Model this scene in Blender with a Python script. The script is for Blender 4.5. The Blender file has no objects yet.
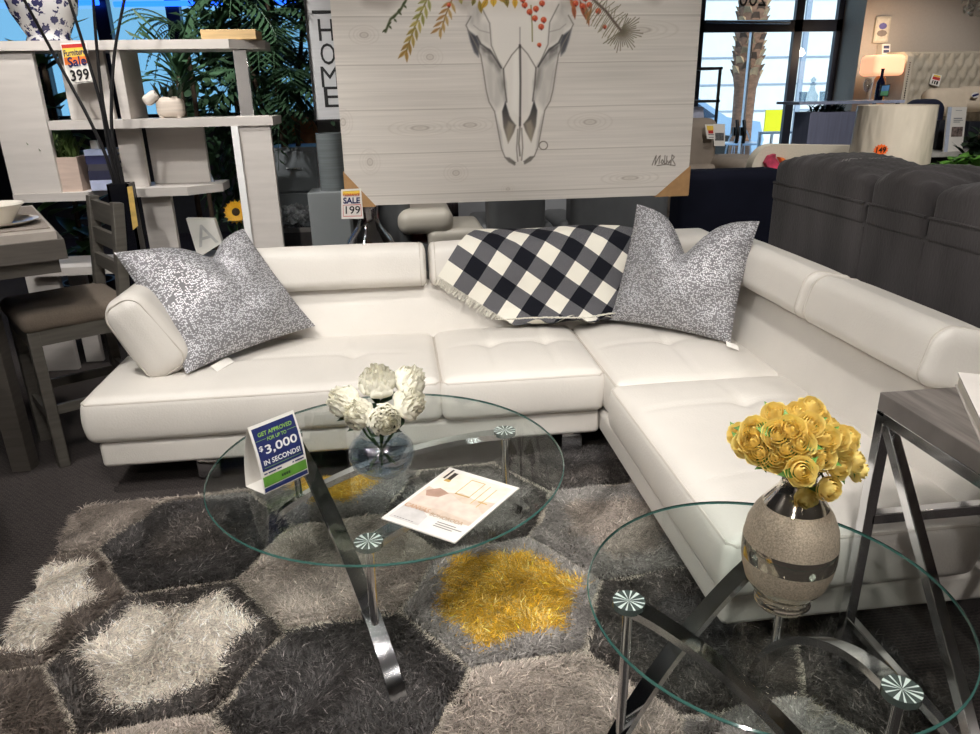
import bpy, bmesh, math, random
import numpy as np
from mathutils import Vector, Matrix
random.seed(7); RNG = np.random.default_rng(7)
PI = math.pi
scene = bpy.context.scene
COL = scene.collection

# ------------------------------------------------------------------ camera model (980 x 734)
F_PX, CAM_H = 735.0, 1.5
def _cam():
    n = np.array([(525-490)/F_PX, (2330-367)/F_PX, 1.0]); n /= np.linalg.norm(n)
    up = -n; zc = np.array([0, 0, 1.0])
    fw = zc-(zc@up)*up; fw /= np.linalg.norm(fw)
    rt = np.cross(fw, up)
    if rt[0] < 0: rt = -rt
    a = math.radians(6.9)
    return np.stack([math.cos(a)*rt+math.sin(a)*fw, math.cos(a)*fw-math.sin(a)*rt, up])
CR = _cam()
def at(px, py, x=None, y=None, z=None):
    """world point seen at a pixel of the photograph, on the plane x=, y= or z="""
    d = CR@np.array([(px-490)/F_PX, (py-367)/F_PX, 1.0])
    o = np.array([0, 0, CAM_H])
    t = x/d[0] if x is not None else (y/d[1] if y is not None else (z-CAM_H)/d[2])
    return o+t*d

# ------------------------------------------------------------------ materials
def lin(c):
    out = []
    for v in c:
        v = v/255.0
        out.append(v/12.92 if v <= 0.04045 else ((v+0.055)/1.055)**2.4)
    return out
MATS = {}
def pm(name, rgb, rough=0.5, metal=0.0, nscale=30, namt=0.12, bump=0.0, coat=0.0, stretch=(1,1,1), bscale=None, emit=None, estr=0, spec=0.5, detail=4, sheen=0.0):
    """principled material with a noise-varied colour and bump"""
    m = bpy.data.materials.new(name); m.use_nodes = True
    nt = m.node_tree; N = nt.nodes; L = nt.links
    b = N['Principled BSDF']; c = lin(rgb)
    tc = N.new('ShaderNodeTexCoord'); mp = N.new('ShaderNodeMapping'); mp.inputs['Scale'].default_value = stretch
    L.new(tc.outputs['Object'], mp.inputs['Vector'])
    no = N.new('ShaderNodeTexNoise'); no.inputs['Scale'].default_value = nscale; no.inputs['Detail'].default_value = detail
    L.new(mp.outputs[0], no.inputs['Vector'])
    cr = N.new('ShaderNodeValToRGB')
    cr.color_ramp.elements[0].position = 0.3; cr.color_ramp.elements[1].position = 0.7
    cr.color_ramp.elements[0].color = [max(0, v*(1-namt)) for v in c]+[1]
    cr.color_ramp.elements[1].color = [min(1, v*(1+namt)) for v in c]+[1]
    L.new(no.outputs['Fac'], cr.inputs[0]); L.new(cr.outputs[0], b.inputs['Base Color'])
    b.inputs['Roughness'].default_value = rough; b.inputs['Metallic'].default_value = metal
    b.inputs['Coat Weight'].default_value = coat; b.inputs['Coat Roughness'].default_value = 0.08
    b.inputs['Specular IOR Level'].default_value = spec
    if sheen: b.inputs['Sheen Weight'].default_value = sheen
    if bump:
        nb = N.new('ShaderNodeTexNoise'); nb.inputs['Scale'].default_value = bscale or nscale*3
        L.new(mp.outputs[0], nb.inputs['Vector'])
        bp = N.new('ShaderNodeBump'); bp.inputs['Strength'].default_value = bump; bp.inputs['Distance'].default_value = 0.01
        L.new(nb.outputs['Fac'], bp.inputs['Height']); L.new(bp.outputs[0], b.inputs['Normal'])
    if emit:
        b.inputs['Emission Color'].default_value = lin(emit)+[1]; b.inputs['Emission Strength'].default_value = estr
    MATS[name] = m
    return m
def vcol_mat(name, rough=0.8, metal=0.0, bump=0.0, spec=0.5, sheen=0.0):
    """material whose colour is the mesh's own 'Col' attribute, slightly varied"""
    m = bpy.data.materials.new(name); m.use_nodes = True
    nt = m.node_tree; N = nt.nodes; L = nt.links; b = N['Principled BSDF']
    a = N.new('ShaderNodeAttribute'); a.attribute_name = 'Col'
    L.new(a.outputs['Color'], b.inputs['Base Color'])
    b.inputs['Roughness'].default_value = rough; b.inputs['Metallic'].default_value = metal
    b.inputs['Specular IOR Level'].default_value = spec
    b.inputs['Sheen Weight'].default_value = sheen
    if bump:
        no = N.new('ShaderNodeTexNoise'); no.inputs['Scale'].default_value = 400
        bp = N.new('ShaderNodeBump'); bp.inputs['Strength'].default_value = bump; bp.inputs['Distance'].default_value = 0.003
        L.new(no.outputs['Fac'], bp.inputs['Height']); L.new(bp.outputs[0], b.inputs['Normal'])
    return m
def thin_glass(name, tint=(0.93, 0.97, 0.95), ior=1.5, rough=0.0, extra=0.0):
    """clear pane: fresnel mix of a transparent and a glossy lobe"""
    m = bpy.data.materials.new(name); m.use_nodes = True
    nt = m.node_tree; N = nt.nodes; L = nt.links
    N.remove(N['Principled BSDF'])
    tr = N.new('ShaderNodeBsdfTransparent'); tr.inputs[0].default_value = (*tint, 1)
    gl = N.new('ShaderNodeBsdfGlossy'); gl.inputs['Roughness'].default_value = rough; gl.inputs[0].default_value = (1, 1, 1, 1)
    ge = N.new('ShaderNodeNewGeometry'); dt = N.new('ShaderNodeVectorMath'); dt.operation = 'DOT_PRODUCT'
    L.new(ge.outputs['Incoming'], dt.inputs[0]); L.new(ge.outputs['Normal'], dt.inputs[1])
    def mth(op, a, b=None):
        q = N.new('ShaderNodeMath'); q.operation = op
        for i, v in enumerate((a, b)):
            if v is None: continue
            if isinstance(v, (int, float)): q.inputs[i].default_value = v
            else: L.new(v, q.inputs[i])
        return q.outputs[0]
    f0 = ((ior-1)/(ior+1))**2+extra
    k = mth('POWER', mth('SUBTRACT', 1.0, mth('ABSOLUTE', dt.outputs['Value'])), 5.0)
    fr = mth('ADD', mth('MULTIPLY', k, 1-f0), f0)
    mx = N.new('ShaderNodeMixShader'); L.new(fr, mx.inputs[0])
    L.new(tr.outputs[0], mx.inputs[1]); L.new(gl.outputs[0], mx.inputs[2])
    L.new(mx.outputs[0], N['Material Output'].inputs[0])
    return m

# ------------------------------------------------------------------ mesh building
class MB:
    def __init__(s): s.V = []; s.F = []; s.M = []; s.n = 0; s.C = []; s.UV = []; s.hasC = False; s.hasUV = False
    def add(s, V, F, mi=0, col=None, uv=None):
        V = np.asarray(V, float).reshape(-1, 3)
        s.V.append(V); o = s.n
        for f in F: s.F.append([i+o for i in f])
        if isinstance(mi, (list, tuple, np.ndarray)): s.M.extend(int(q) for q in mi)
        else: s.M.extend([mi]*len(F))
        s.n += len(V)
        if col is not None:
            s.hasC = True; c = np.asarray(col, float)
            s.C.append(np.tile(c, (len(V), 1)) if c.ndim == 1 else c)
        else: s.C.append(np.ones((len(V), 3)))
        if uv is not None: s.hasUV = True; s.UV.append(np.asarray(uv, float))
        else: s.UV.append(np.zeros((len(V), 2)))
        return s
    def box(s, x0, x1, y0, y1, z0, z1, mi=0, bev=0.0, M=None):
        bm = bmesh.new(); bmesh.ops.create_cube(bm, size=1)
        for v in bm.verts: v.co = Vector(((x0+x1)/2+v.co.x*(x1-x0), (y0+y1)/2+v.co.y*(y1-y0), (z0+z1)/2+v.co.z*(z1-z0)))
        if bev: bmesh.ops.bevel(bm, geom=bm.edges[:], offset=bev, segments=2, affect='EDGES', profile=0.5)
        return s._bm(bm, mi, M)
    def _bm(s, bm, mi=0, M=None):
        bm.verts.index_update()
        V = np.array([v.co[:] for v in bm.verts])
        if M is not None: V = xf(M, V)
        F = [[v.index for v in f.verts] for f in bm.faces]; bm.free()
        return s.add(V, F, mi)
    def bar(s, a, b, w, t, mi=0, up=(0, 0, 1), bev=0.0):
        """rectangular bar from a to b; w across (perpendicular to up), t along up"""
        a = Vector(a); b = Vector(b); d = (b-a); L = d.length; d.normalize(); u = Vector(up)
        x = d.cross(u)
        if x.length < 1e-4: x = d.cross(Vector((1, 0, 0)))
        x.normalize(); u = x.cross(d)
        M = Matrix((( *x, 0), (*u, 0), (*d, 0), (0, 0, 0, 1))).transposed(); M.translation = a
        return s.box(-w/2, w/2, -t/2, t/2, 0, L, mi, bev, M)
    def tube(s, path, r, seg=10, mi=0, cap=True, closed=False):
        P = np.asarray(path, float); n = len(P); R = np.full(n, r) if np.isscalar(r) else np.asarray(r, float)
        T = np.zeros_like(P)
        for i in range(n):
            if closed: T[i] = P[(i+1) % n]-P[i-1]
            else: T[i] = P[min(i+1, n-1)]-P[max(i-1, 0)]
        T /= np.maximum(np.linalg.norm(T, axis=1, keepdims=True), 1e-9)
        u = np.cross(T[0], [0, 0, 1.0])
        if np.linalg.norm(u) < 1e-3: u = np.cross(T[0], [1.0, 0, 0])
        u /= np.linalg.norm(u); V = []
        an = np.arange(seg)*2*PI/seg
        for i in range(n):
            u = u-(u@T[i])*T[i]; u /= np.linalg.norm(u); w = np.cross(T[i], u)
            V.append(P[i]+R[i]*(np.cos(an)[:, None]*u+np.sin(an)[:, None]*w))
        V = np.concatenate(V); F = []
        for i in range(n if closed else n-1):
            j = (i+1) % n
            for k in range(seg): F.append([i*seg+k, i*seg+(k+1) % seg, j*seg+(k+1) % seg, j*seg+k])
        if cap and not closed: F.append(list(range(seg))[::-1]); F.append([(n-1)*seg+k for k in range(seg)])
        return s.add(V, F, mi)
    def lathe(s, prof, c=(0, 0, 0), seg=32, mi=0, M=None, cap=False):
        """profile of (r,z[,material])"""
        an = np.arange(seg)*2*PI/seg; V = []; F = []; Mi = []
        for p in prof: V.append(np.stack([c[0]+p[0]*np.cos(an), c[1]+p[0]*np.sin(an), np.full(seg, c[2]+p[1])], 1))
        for i in range(len(prof)-1):
            for k in range(seg):
                F.append([i*seg+k, i*seg+(k+1) % seg, (i+1)*seg+(k+1) % seg, (i+1)*seg+k])
                Mi.append(prof[i][2] if len(prof[i]) > 2 else mi)
        if cap:
            F.append(list(range(seg))[::-1]); Mi.append(mi); F.append([(len(prof)-1)*seg+k for k in range(seg)]); Mi.append(mi)
        V = np.concatenate(V)
        if M is not None: V = xf(M, V)
        return s.add(V, F, Mi)
    def prism(s, pts, ext, mi=0):
        """closed solid: polygon (3-D points) swept by vector ext"""
        P = np.asarray(pts, float); n = len(P); e = np.asarray(ext, float)
        V = np.concatenate([P, P+e]); F = [list(range(n))[::-1], [n+i for i in range(n)]]
        for i in range(n): j = (i+1) % n; F.append([i, j, n+j, n+i])
        return s.add(V, F, mi)
    def grid(s, A, mi=0, closed=False, col=None, uv=None, flip=False):
        A = np.asarray(A, float); nu, nv = A.shape[:2]; F = []
        for i in range(nu if closed else nu-1):
            j = (i+1) % nu
            for k in range(nv-1):
                f = [i*nv+k, j*nv+k, j*nv+k+1, i*nv+k+1]; F.append(f[::-1] if flip else f)
        return s.add(A.reshape(-1, 3), F, mi, None if col is None else np.asarray(col).reshape(-1, 3), None if uv is None else np.asarray(uv).reshape(-1, 2))
    def ball(s, c, r, mi=0, sub=2):
        bm = bmesh.new(); bmesh.ops.create_icosphere(bm, subdivisions=sub, radius=1)
        r = np.array([r]*3 if np.isscalar(r) else r)
        for v in bm.verts: v.co = Vector((c[0]+v.co.x*r[0], c[1]+v.co.y*r[1], c[2]+v.co.z*r[2]))
        return s._bm(bm, mi)
    def text(s, body, o, ux, uy, h, mi=0, w=None, bold=0.0, lift=0.0008):
        """lettering centred at o; ux/uy unit vectors; h cap height; w fits the width"""
        V, Fs = text_geo(body, bold)
        hh = np.ptp(V[:, 1]) if len(body) else 1; sy = h/0.7 if hh == 0 else h/hh
        sx = (w/np.ptp(V[:, 0])) if w else sy
        cx = (V[:, 0].max()+V[:, 0].min())/2; cy = (V[:, 1].max()+V[:, 1].min())/2
        ux = np.array(ux, float); ux /= np.linalg.norm(ux); uy = np.array(uy, float); uy /= np.linalg.norm(uy)
        nrm = np.cross(ux, uy)
        W = np.array(o, float)+(V[:, :1]-cx)*sx*ux+(V[:, 1:2]-cy)*sy*uy+nrm*lift
        return s.add(W, Fs, mi)
    def quad(s, a, b, c, d, mi=0): return s.add([a, b, c, d], [[0, 1, 2, 3]], mi)
    def build(s, name, mats, parent=None, smooth=30, loc=None, pre=None):
        V = np.concatenate(s.V); 
        if parent is not None: off = np.array(parent['_w'])
        elif loc is not None: off = np.array(loc)
        else:
            off = np.array([(V[:, 0].min()+V[:, 0].max())/2, (V[:, 1].min()+V[:, 1].max())/2, V[:, 2].min()])
        me = bpy.data.meshes.new(name); me.from_pydata((V-off).tolist(), [], s.F)
        if not isinstance(mats, (list, tuple)): mats = [mats]
        for m in mats: me.materials.append(m)
        if len(mats) > 1: me.polygons.foreach_set('material_index', s.M)
        if s.hasC:
            ca = me.color_attributes.new('Col', 'FLOAT_COLOR', 'POINT'); c = np.concatenate(s.C)
            ca.data.foreach_set('color', np.concatenate([c, np.ones((len(c), 1))], 1).astype(np.float32).ravel())
        if s.hasUV:
            uv = np.concatenate(s.UV); ul = me.uv_layers.new(name='UVMap')
            li = np.zeros(len(me.loops), dtype=np.int32); me.loops.foreach_get('vertex_index', li)
            ul.data.foreach_set('uv', uv[li].astype(np.float32).ravel())
        me.update()
        if smooth:
            me.polygons.foreach_set('use_smooth', [True]*len(me.polygons)); me.set_sharp_from_angle(angle=math.radians(smooth))
        o = bpy.data.objects.new(name, me); COL.objects.link(o)
        if parent is not None:
            o.parent = parent; o['_w'] = [float(q) for q in off]
        else: o.location = off; o['_w'] = [float(q) for q in off]
        return o
_TG = {}
def text_geo(body, bold=0.0):
    k = (body, bold)
    if k in _TG: return _TG[k]
    cu = bpy.data.curves.new('t', 'FONT'); cu.body = body; cu.offset = bold; cu.resolution_u = 3
    o = bpy.data.objects.new('t', cu); COL.objects.link(o)
    dg = bpy.context.evaluated_depsgraph_get(); me = o.evaluated_get(dg).to_mesh()
    V = np.array([v.co[:] for v in me.vertices]); Fs = [list(p.vertices) for p in me.polygons]
    o.evaluated_get(dg).to_mesh_clear(); bpy.data.objects.remove(o); bpy.data.curves.remove(cu)
    _TG[k] = (V, Fs); return V, Fs
def xf(M, V):
    M = np.array(M); return V@M[:3, :3].T+M[:3, 3]
def rot(ax, deg, c=(0, 0, 0)):
    return Matrix.Translation(Vector(c))@Matrix.Rotation(math.radians(deg), 4, ax)@Matrix.Translation(-Vector(c))
def softbox(h, r, n=(16, 16, 6), rim=4, deform=None):
    """rounded box, half sizes h, edge radius r -> verts, faces, centred on the origin"""
    def axis(hh, rr, k):
        a = np.tan(np.linspace(0, 1, rim+1)*PI/4)  # rim offsets
        left = -(hh-rr)-rr*a[::-1]; mid = np.linspace(-(hh-rr), hh-rr, k+1)[1:-1]
        return np.concatenate([left, mid, -left[::-1]])
    A = [axis(h[i], r, n[i]) for i in range(3)]
    P = []; F = []; o = 0
    for ax in range(3):
        i, j = [(1, 2), (2, 0), (0, 1)][ax]
        for sg in (-1, 1):
            U, W = np.meshgrid(A[i], A[j], indexing='ij'); p = np.zeros(U.shape+(3,)); p[..., i] = U; p[..., j] = W; p[..., ax] = sg*h[ax]
            nu, nv = U.shape; P.append(p.reshape(-1, 3))
            for a in range(nu-1):
                for b in range(nv-1):
                    f = [o+a*nv+b, o+(a+1)*nv+b, o+(a+1)*nv+b+1, o+a*nv+b+1]; F.append(f if sg > 0 else f[::-1])
            o += nu*nv
    P = np.concatenate(P); inner = np.array(h)-r
    q = np.clip(P, -inner, inner); d = P-q; L = np.linalg.norm(d, axis=1, keepdims=True)
    P = q+r*d/np.maximum(L, 1e-9)
    key = np.round(P, 6); _, idx, inv = np.unique(key, axis=0, return_index=True, return_inverse=True); inv = inv.ravel()
    P = P[idx]; F = [[int(inv[k]) for k in f] for f in F]
    if deform is not None: P = deform(P)
    return P, F
def mbsoft(h, r, c=(0, 0, 0), n=(16, 16, 6), deform=None, M=None, rim=4, mb=None, mi=0):
    P, F = softbox(h, r, n, rim, deform)
    if M is not None: P = xf(M, P)
    return (mb or MB()).add(P+np.array(c), F, mi)
def pts(*a): return [tuple(float(q) for q in p) for p in a]

# ------------------------------------------------------------------ things
def tag(o, label=None, cat=None, group=None, kind=None):
    if label: o['label'] = label
    if cat: o['category'] = cat
    if group: o['group'] = group
    if kind: o['kind'] = kind
    return o
def thing(name, label, cat, loc, group=None):
    o = bpy.data.objects.new(name, None); COL.objects.link(o); o.location = [float(q) for q in loc]; o.empty_display_size = 0.1
    o['_w'] = [float(q) for q in loc]
    return tag(o, label, cat, group)
def dup(root, loc=None, rot_=None, scale=None, label=None, group=None):
    r = root.copy(); COL.objects.link(r)
    if loc is not None: r.location = loc
    if rot_ is not None: r.rotation_euler = rot_
    if scale is not None: r.scale = (scale,)*3
    if label: r['label'] = label
    if group: r['group'] = group
    for ch in list(root.children):
        c = ch.copy(); COL.objects.link(c); c.parent = r
        for g in list(ch.children):
            d = g.copy(); COL.objects.link(d); d.parent = c
    return r
def struct(o, kind='structure'):
    o['kind'] = kind; return o
# ------------------------------------------------------------------ render settings
sc = scene
sc.view_settings.view_transform = 'Standard'; sc.view_settings.look = 'None'; sc.view_settings.gamma = 1.0
sc.view_settings.use_curve_mapping = False; sc.view_settings.exposure = 0.0
sc.cycles.max_bounces = 10; sc.cycles.transparent_max_bounces = 24; sc.cycles.glossy_bounces = 6
sc.cycles.transmission_bounces = 8; sc.cycles.diffuse_bounces = 4; sc.cycles.caustics_refractive = False
sc.cycles.caustics_reflective = False; sc.cycles.sample_clamp_indirect = 6; sc.cycles.use_denoising = True
cam = bpy.data.cameras.new('camera'); co = bpy.data.objects.new('camera', cam); COL.objects.link(co)
cam.sensor_width = 36; cam.lens = F_PX*36/980; cam.clip_start = 0.05; cam.clip_end = 200
Mx = Matrix.Identity(4)
for i in range(3):
    Mx[i][0] = CR[i, 0]; Mx[i][1] = -CR[i, 1]; Mx[i][2] = -CR[i, 2]
Mx.translation = (0, 0, CAM_H); co.matrix_world = Mx; sc.camera = co

# ------------------------------------------------------------------ common materials
leather = pm('white_leather', (213, 208, 201), 0.42, nscale=6, namt=0.03, bump=0.12, bscale=140, spec=0.45)
chrome = pm('chrome', (222, 223, 226), 0.10, 1.0, nscale=3, namt=0.03)
dark_chrome = pm('polished_steel', (150, 150, 155), 0.12, 1.0, nscale=3, namt=0.05)
glass_clear = thin_glass('table_glass', (0.92, 0.95, 0.94), ior=1.42)
glass_edge = pm('glass_edge_green', (56, 92, 86), 0.1, nscale=10, namt=0.15, spec=0.8)
white_board = pm('whitewashed_board', (196, 190, 185), 0.45, nscale=4, namt=0.06, stretch=(1, 1, 8), bump=0.05)
white_paper = pm('white_paper', (226, 222, 216), 0.6, nscale=20, namt=0.02)
black = pm('black', (16, 16, 18), 0.5, nscale=20, namt=0.2)
navy_ink = pm('navy_ink', (24, 30, 84), 0.5, nscale=40, namt=0.05)
red_ink = pm('red_ink', (190, 50, 44), 0.5, nscale=40, namt=0.05)
orange_ink = pm('orange_ink', (232, 120, 50), 0.5, nscale=40, namt=0.05)
yellow_ink = pm('yellow_ink', (236, 200, 80), 0.5, nscale=40, namt=0.05)
white_ink = pm('white_ink', (235, 235, 235), 0.5, nscale=40, namt=0.03)
cardboard = pm('cardboard', (168, 130, 88), 0.8, nscale=30, namt=0.1, bump=0.1)
grey_wood = pm('grey_brown_wood', (80, 75, 70), 0.5, nscale=5, namt=0.2, stretch=(1, 1, 12), bump=0.08)
leaf_green = pm('leaf_green', (38, 58, 40), 0.45, nscale=8, namt=0.45, spec=0.4)
leaf_bright = pm('bright_leaf_green', (84, 132, 52), 0.45, nscale=12, namt=0.35)
stem_green = pm('stem_green', (52, 84, 40), 0.5, nscale=15, namt=0.25)
bark = pm('brown_bark', (74, 60, 48), 0.85, nscale=12, namt=0.3, bump=0.4)

# ------------------------------------------------------------------ floor, ceiling, walls
def carpet_mat():
    m = pm('charcoal_carpet', (66, 62, 61), 0.95, nscale=260, namt=0.5, bump=0.6, bscale=500, spec=0.1)
    nt = m.node_tree; N = nt.nodes; L = nt.links; b = N['Principled BSDF']
    src = b.inputs['Base Color'].links[0].from_socket
    tc = N.new('ShaderNodeTexCoord')
    br = N.new('ShaderNodeTexBrick'); br.inputs['Scale'].default_value = 22; br.inputs['Mortar Size'].default_value = 0.05; br.inputs['Mortar Smooth'].default_value = 0.6
    br.inputs['Color1'].default_value = (0.75, 0.75, 0.78, 1); br.inputs['Color2'].default_value = (1, 1, 1, 1); br.inputs['Mortar'].default_value = (1.5, 1.42, 1.35, 1)
    L.new(tc.outputs['Object'], br.inputs['Vector'])
    mx = N.new('ShaderNodeMix'); mx.data_type = 'RGBA'; mx.blend_type = 'MULTIPLY'; mx.inputs[0].default_value = 1.0
    L.new(src, mx.inputs[6]); L.new(br.outputs['Color'], mx.inputs[7]); L.new(mx.outputs[2], b.inputs['Base Color'])
    return m
struct(MB().box(-5.2, 9.2, -3.2, 9.2, -0.1, 0).build('floor', carpet_mat(), smooth=0, loc=(0, 0, 0)))
ceil_m = pm('grey_ceiling', (128, 126, 124), 0.9, nscale=3, namt=0.1)
struct(MB().box(-5.2, 9.2, -3.2, 9.2, 3.4, 3.5).build('ceiling', ceil_m, smooth=0))
wall_m = pm('beige_wall_paint', (166, 156, 146), 0.85, nscale=40, namt=0.03, bump=0.05)
dark_wall = pm('dark_wall_paint', (52, 54, 60), 0.85, nscale=20, namt=0.08)
greige = pm('greige_wall_paint', (176, 170, 164), 0.85, nscale=20, namt=0.05)
struct(MB().box(-5.2, -5.1, -3.2, 9.2, 0, 3.4).build('wall_left', dark_wall, smooth=0))
struct(MB().box(9.1, 9.2, -3.2, 9.2, 0, 3.4).build('wall_right', wall_m, smooth=0))
struct(MB().box(-5.2, 9.2, -3.2, -3.1, 0, 3.4).build('wall_front', greige, smooth=0))
YW = 9.05
xj = at(845, 0, y=YW)[0]; xd = at(693, 20, y=YW)[0]
struct(MB().box(xj, 9.2, 8.6, 8.75, 0, 3.4).box(xj, xj+0.12, 8.75, 9.2, 0, 3.4).build('wall_back_right', wall_m, smooth=0))
struct(MB().box(-5.2, xd-0.05, YW, YW+0.12, 0, 1.25).box(-0.75, xd-0.05, YW, YW+0.12, 1.25, 3.4).box(-5.2, -0.75, YW, YW+0.12, 2.9, 3.4).build('wall_back_left', dark_wall, smooth=0))
# grey partition behind the canvas
part_m = pm('pale_partition', (150, 152, 156), 0.7, nscale=6, namt=0.05)
struct(MB().box(-0.62, 2.2, 6.6, 6.7, 0, 3.4).build('wall_partition', part_m, smooth=0))

# ------------------------------------------------------------------ windows and doors at the back
frame_m = pm('dark_window_frame', (34, 38, 52), 0.35, 0.3, nscale=8, namt=0.15)
pane_m = thin_glass('window_pane', (0.88, 0.95, 0.98))
pane_blue = thin_glass('tinted_window_pane', (0.46, 0.66, 0.78))
def vx(px, py=60): return at(px, py, y=YW)[0]
def vz(py, px=770): return at(px, py, y=YW)[2]
# left window with a blue light strip
wl = MB()
for px in (-40, 34, 105, 176): 
    x = vx(px, 30); wl.box(x-0.07, x+0.07, YW-0.03, YW+0.09, 1.25, 2.9)
wl.box(-5.1, -0.75, YW-0.03, YW+0.09, 2.56, 2.68).box(-5.1, -0.75, YW-0.03, YW+0.09, 1.25, 1.33).box(-5.1, -0.75, YW-0.03, YW+0.09, 2.82, 2.9)
w1 = struct(wl.build('window_1', frame_m, smooth=0))
struct(MB().box(-5.08, -0.77, YW+0.03, YW+0.04, 1.3, 2.85).build('window_pane', pane_blue, parent=w1, smooth=0))
neon = pm('blue_neon', (40, 90, 255), 0.4, emit=(30, 90, 255), estr=4.0)
ns = MB()
for a, b in ((-5.0, -3.95), (-3.75, -2.95), (-2.8, -0.9)): ns.tube(pts((a, YW-0.12, 2.42), (b, YW-0.12, 2.44)), 0.028, 8)
for x in (-4.6, -3.2, -1.5): ns.box(x-0.01, x+0.01, YW-0.12, YW-0.02, 2.42, 2.44)
tag(ns.build('neon_tube', neon), 'glowing blue light tube running along the top left window', 'light')
# door and side light
dm = MB()
z1, z0 = vz(20), vz(32)
def post(pxa, pxb, py, zt=3.4):
    a, b = vx(pxa, py), vx(pxb, py); dm.box(a, b, YW-0.02, YW+0.04, 0, zt)
post(693, 704, 20); post(790, 798, 60); post(838, 846, 10)
dm.box(vx(693, 20), vx(846, 10), YW-0.02, YW+0.04, z0, z1)
dm.box(vx(693, 20), vx(846, 10), YW-0.06, YW+0.08, 0, 0.25)
dm.box(vx(693, 20), vx(846, 10), YW-0.06, YW+0.08, 3.2, 3.4)
d1 = struct(dm.build('door_1', frame_m, smooth=0))
xa, xb, xc = vx(704, 20), vx(793, 60), vx(846, 10)
struct(MB().box(xa, xb, YW, YW+0.012, 0.25, 3.2).box(xb, xc, YW, YW+0.012, 0.25, 3.2).build('glass', pane_m, parent=d1, smooth=0))
sx = vx(747, 80)
struct(MB().box(sx-0.012, sx+0.012, YW-0.03, YW+0.03, 0.25, z0).build('meeting_stile', pm('pale_metal', (190, 200, 215), 0.3, 0.6), parent=d1, smooth=0))
hb = MB()
for px in (737, 744):
    a = at(px, 120, y=YW-0.07); b = at(px-1, 143, y=YW-0.07); m = (a+b)/2
    hb.tube([a, a*0.6+b*0.4+np.array([0, -0.03, 0]), b*0.6+a*0.4+np.array([0, -0.03, 0]), b], 0.022, 8); hb.box(m[0]-0.03, m[0]+0.03, YW-0.06, YW-0.0, m[2]-0.05, m[2]+0.05)
struct(hb.build('handle', black, parent=d1))
cl = MB(); a = at(706, 21.5, y=YW-0.09); b = at(790, 22.5, y=YW-0.09); cl.tube([a, b], 0.018, 8, 0)
struct(cl.build('closer_rail', dark_chrome, parent=d1))
nt_ = MB(); o = at(753, 2, y=YW-0.005); nt_.text('200', o+np.array([0, 0, 0.04]), (-1, 0, 0), (0, 0, 1), 0.17, w=0.34)
struct(nt_.build('number_lettering', black, parent=d1, smooth=0))

# ------------------------------------------------------------------ outdoors
struct(MB().box(-30, 40, 9.2, 60, -0.12, -0.02).build('pavement', pm('pale_concrete', (200, 200, 198), 0.9, nscale=2, namt=0.05), smooth=0))
fac = pm('white_stucco', (236, 236, 234), 0.9, nscale=5, namt=0.03)
fm = MB().box(3.2, 30, 18, 19, -0.02, 9)
gl_ = pm('groove_grey', (160, 168, 182), 0.9)
for zz in (0.95, 1.55, 2.15, 2.75, 3.4, 4.1): fm.box(3.2, 30, 17.97, 18.0, zz, zz+0.03, 1)
for x in (7.2, 9.8, 12.5): fm.box(x, x+0.12, 17.95, 18.0, 0, 9, 1)
struct(fm.build('wall_building_outside', [fac, gl_], smooth=0))
# palm trunk
px0 = at(748, 60, y=12.5)[0]
pl = thing('palm_tree', 'palm tree trunk with cut frond stubs outside the glass door', 'tree', (px0, 12.5, -0.02))
tk = MB(); prof = [(0.20, 0), (0.18, 0.4), (0.17, 1.0), (0.18, 1.5), (0.21, 1.65), (0.23, 2.3), (0.22, 3.2), (0.2, 4.6)]
tk.lathe([(r, z) for r, z in prof], (px0, 12.5, -0.02), 20, cap=True); tk.build('trunk', pm('palm_bark', (142, 104, 82), 0.9, nscale=9, namt=0.35, bump=0.6, stretch=(1, 1, 3)), parent=pl)
st = MB()
for k in range(150):
    z = 1.62+2.6*k/150; an = k*2.39996; r = 0.215
    c = np.array([px0+r*math.cos(an), 12.5+r*math.sin(an), z]); d = np.array([math.cos(an), math.sin(an), 0.0])
    t = np.array([-math.sin(an), math.cos(an), 0])
    tip = c+d*0.06+np.array([0, 0, 0.15]); st.add([c-t*0.09-d*.03, c+t*0.09-d*.03, tip+t*0.04, tip-t*0.04, c-t*0.07-d*.1+[0, 0, .1], c+t*0.07-d*.1+[0, 0, .1]], [[0, 1, 2, 3], [0, 3, 4], [1, 5, 2], [3, 2, 5, 4], [0, 4, 5, 1]], k % 2)
st.build('frond_stubs', [pm('cut_frond_tan', (188, 156, 122), 0.9, nscale=6, namt=0.35), pm('frond_brown', (108, 82, 66), 0.9, nscale=6, namt=0.3)], parent=pl)
# yellow notice
a = at(766, 110, y=13.6); b = at(783, 131, y=13.6)
ys = thing('notice_board', 'bright yellow notice standing on a post outside the glass door', 'sign', ((a[0]+b[0])/2, 13.6, -0.02))
MB().box(a[0], b[0], 13.59, 13.62, b[2], a[2]).build('panel', pm('yellow_plastic', (244, 232, 20), 0.5, nscale=4, namt=0.04), parent=ys, smooth=0)
MB().box((a[0]+b[0])/2-0.02, (a[0]+b[0])/2+0.02, 13.62, 13.66, -0.02, b[2]+0.1).build('post', dark_chrome, parent=ys, smooth=0)
# bench rail outside
a = at(760, 133, y=10.1); b = at(790, 133, y=10.1)
rl = MB().tube([(a[0], 10.1, -0.02), (a[0], 10.1, a[2]), (b[0]+0.3, 10.1, a[2]), (b[0]+0.3, 10.1, -0.02)], 0.03, 8)
tag(rl.build('bike_rail', pm('galvanised_steel', (170, 180, 195), 0.4, 0.7)), 'low metal hoop rail outside below the yellow notice', 'rail')
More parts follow.
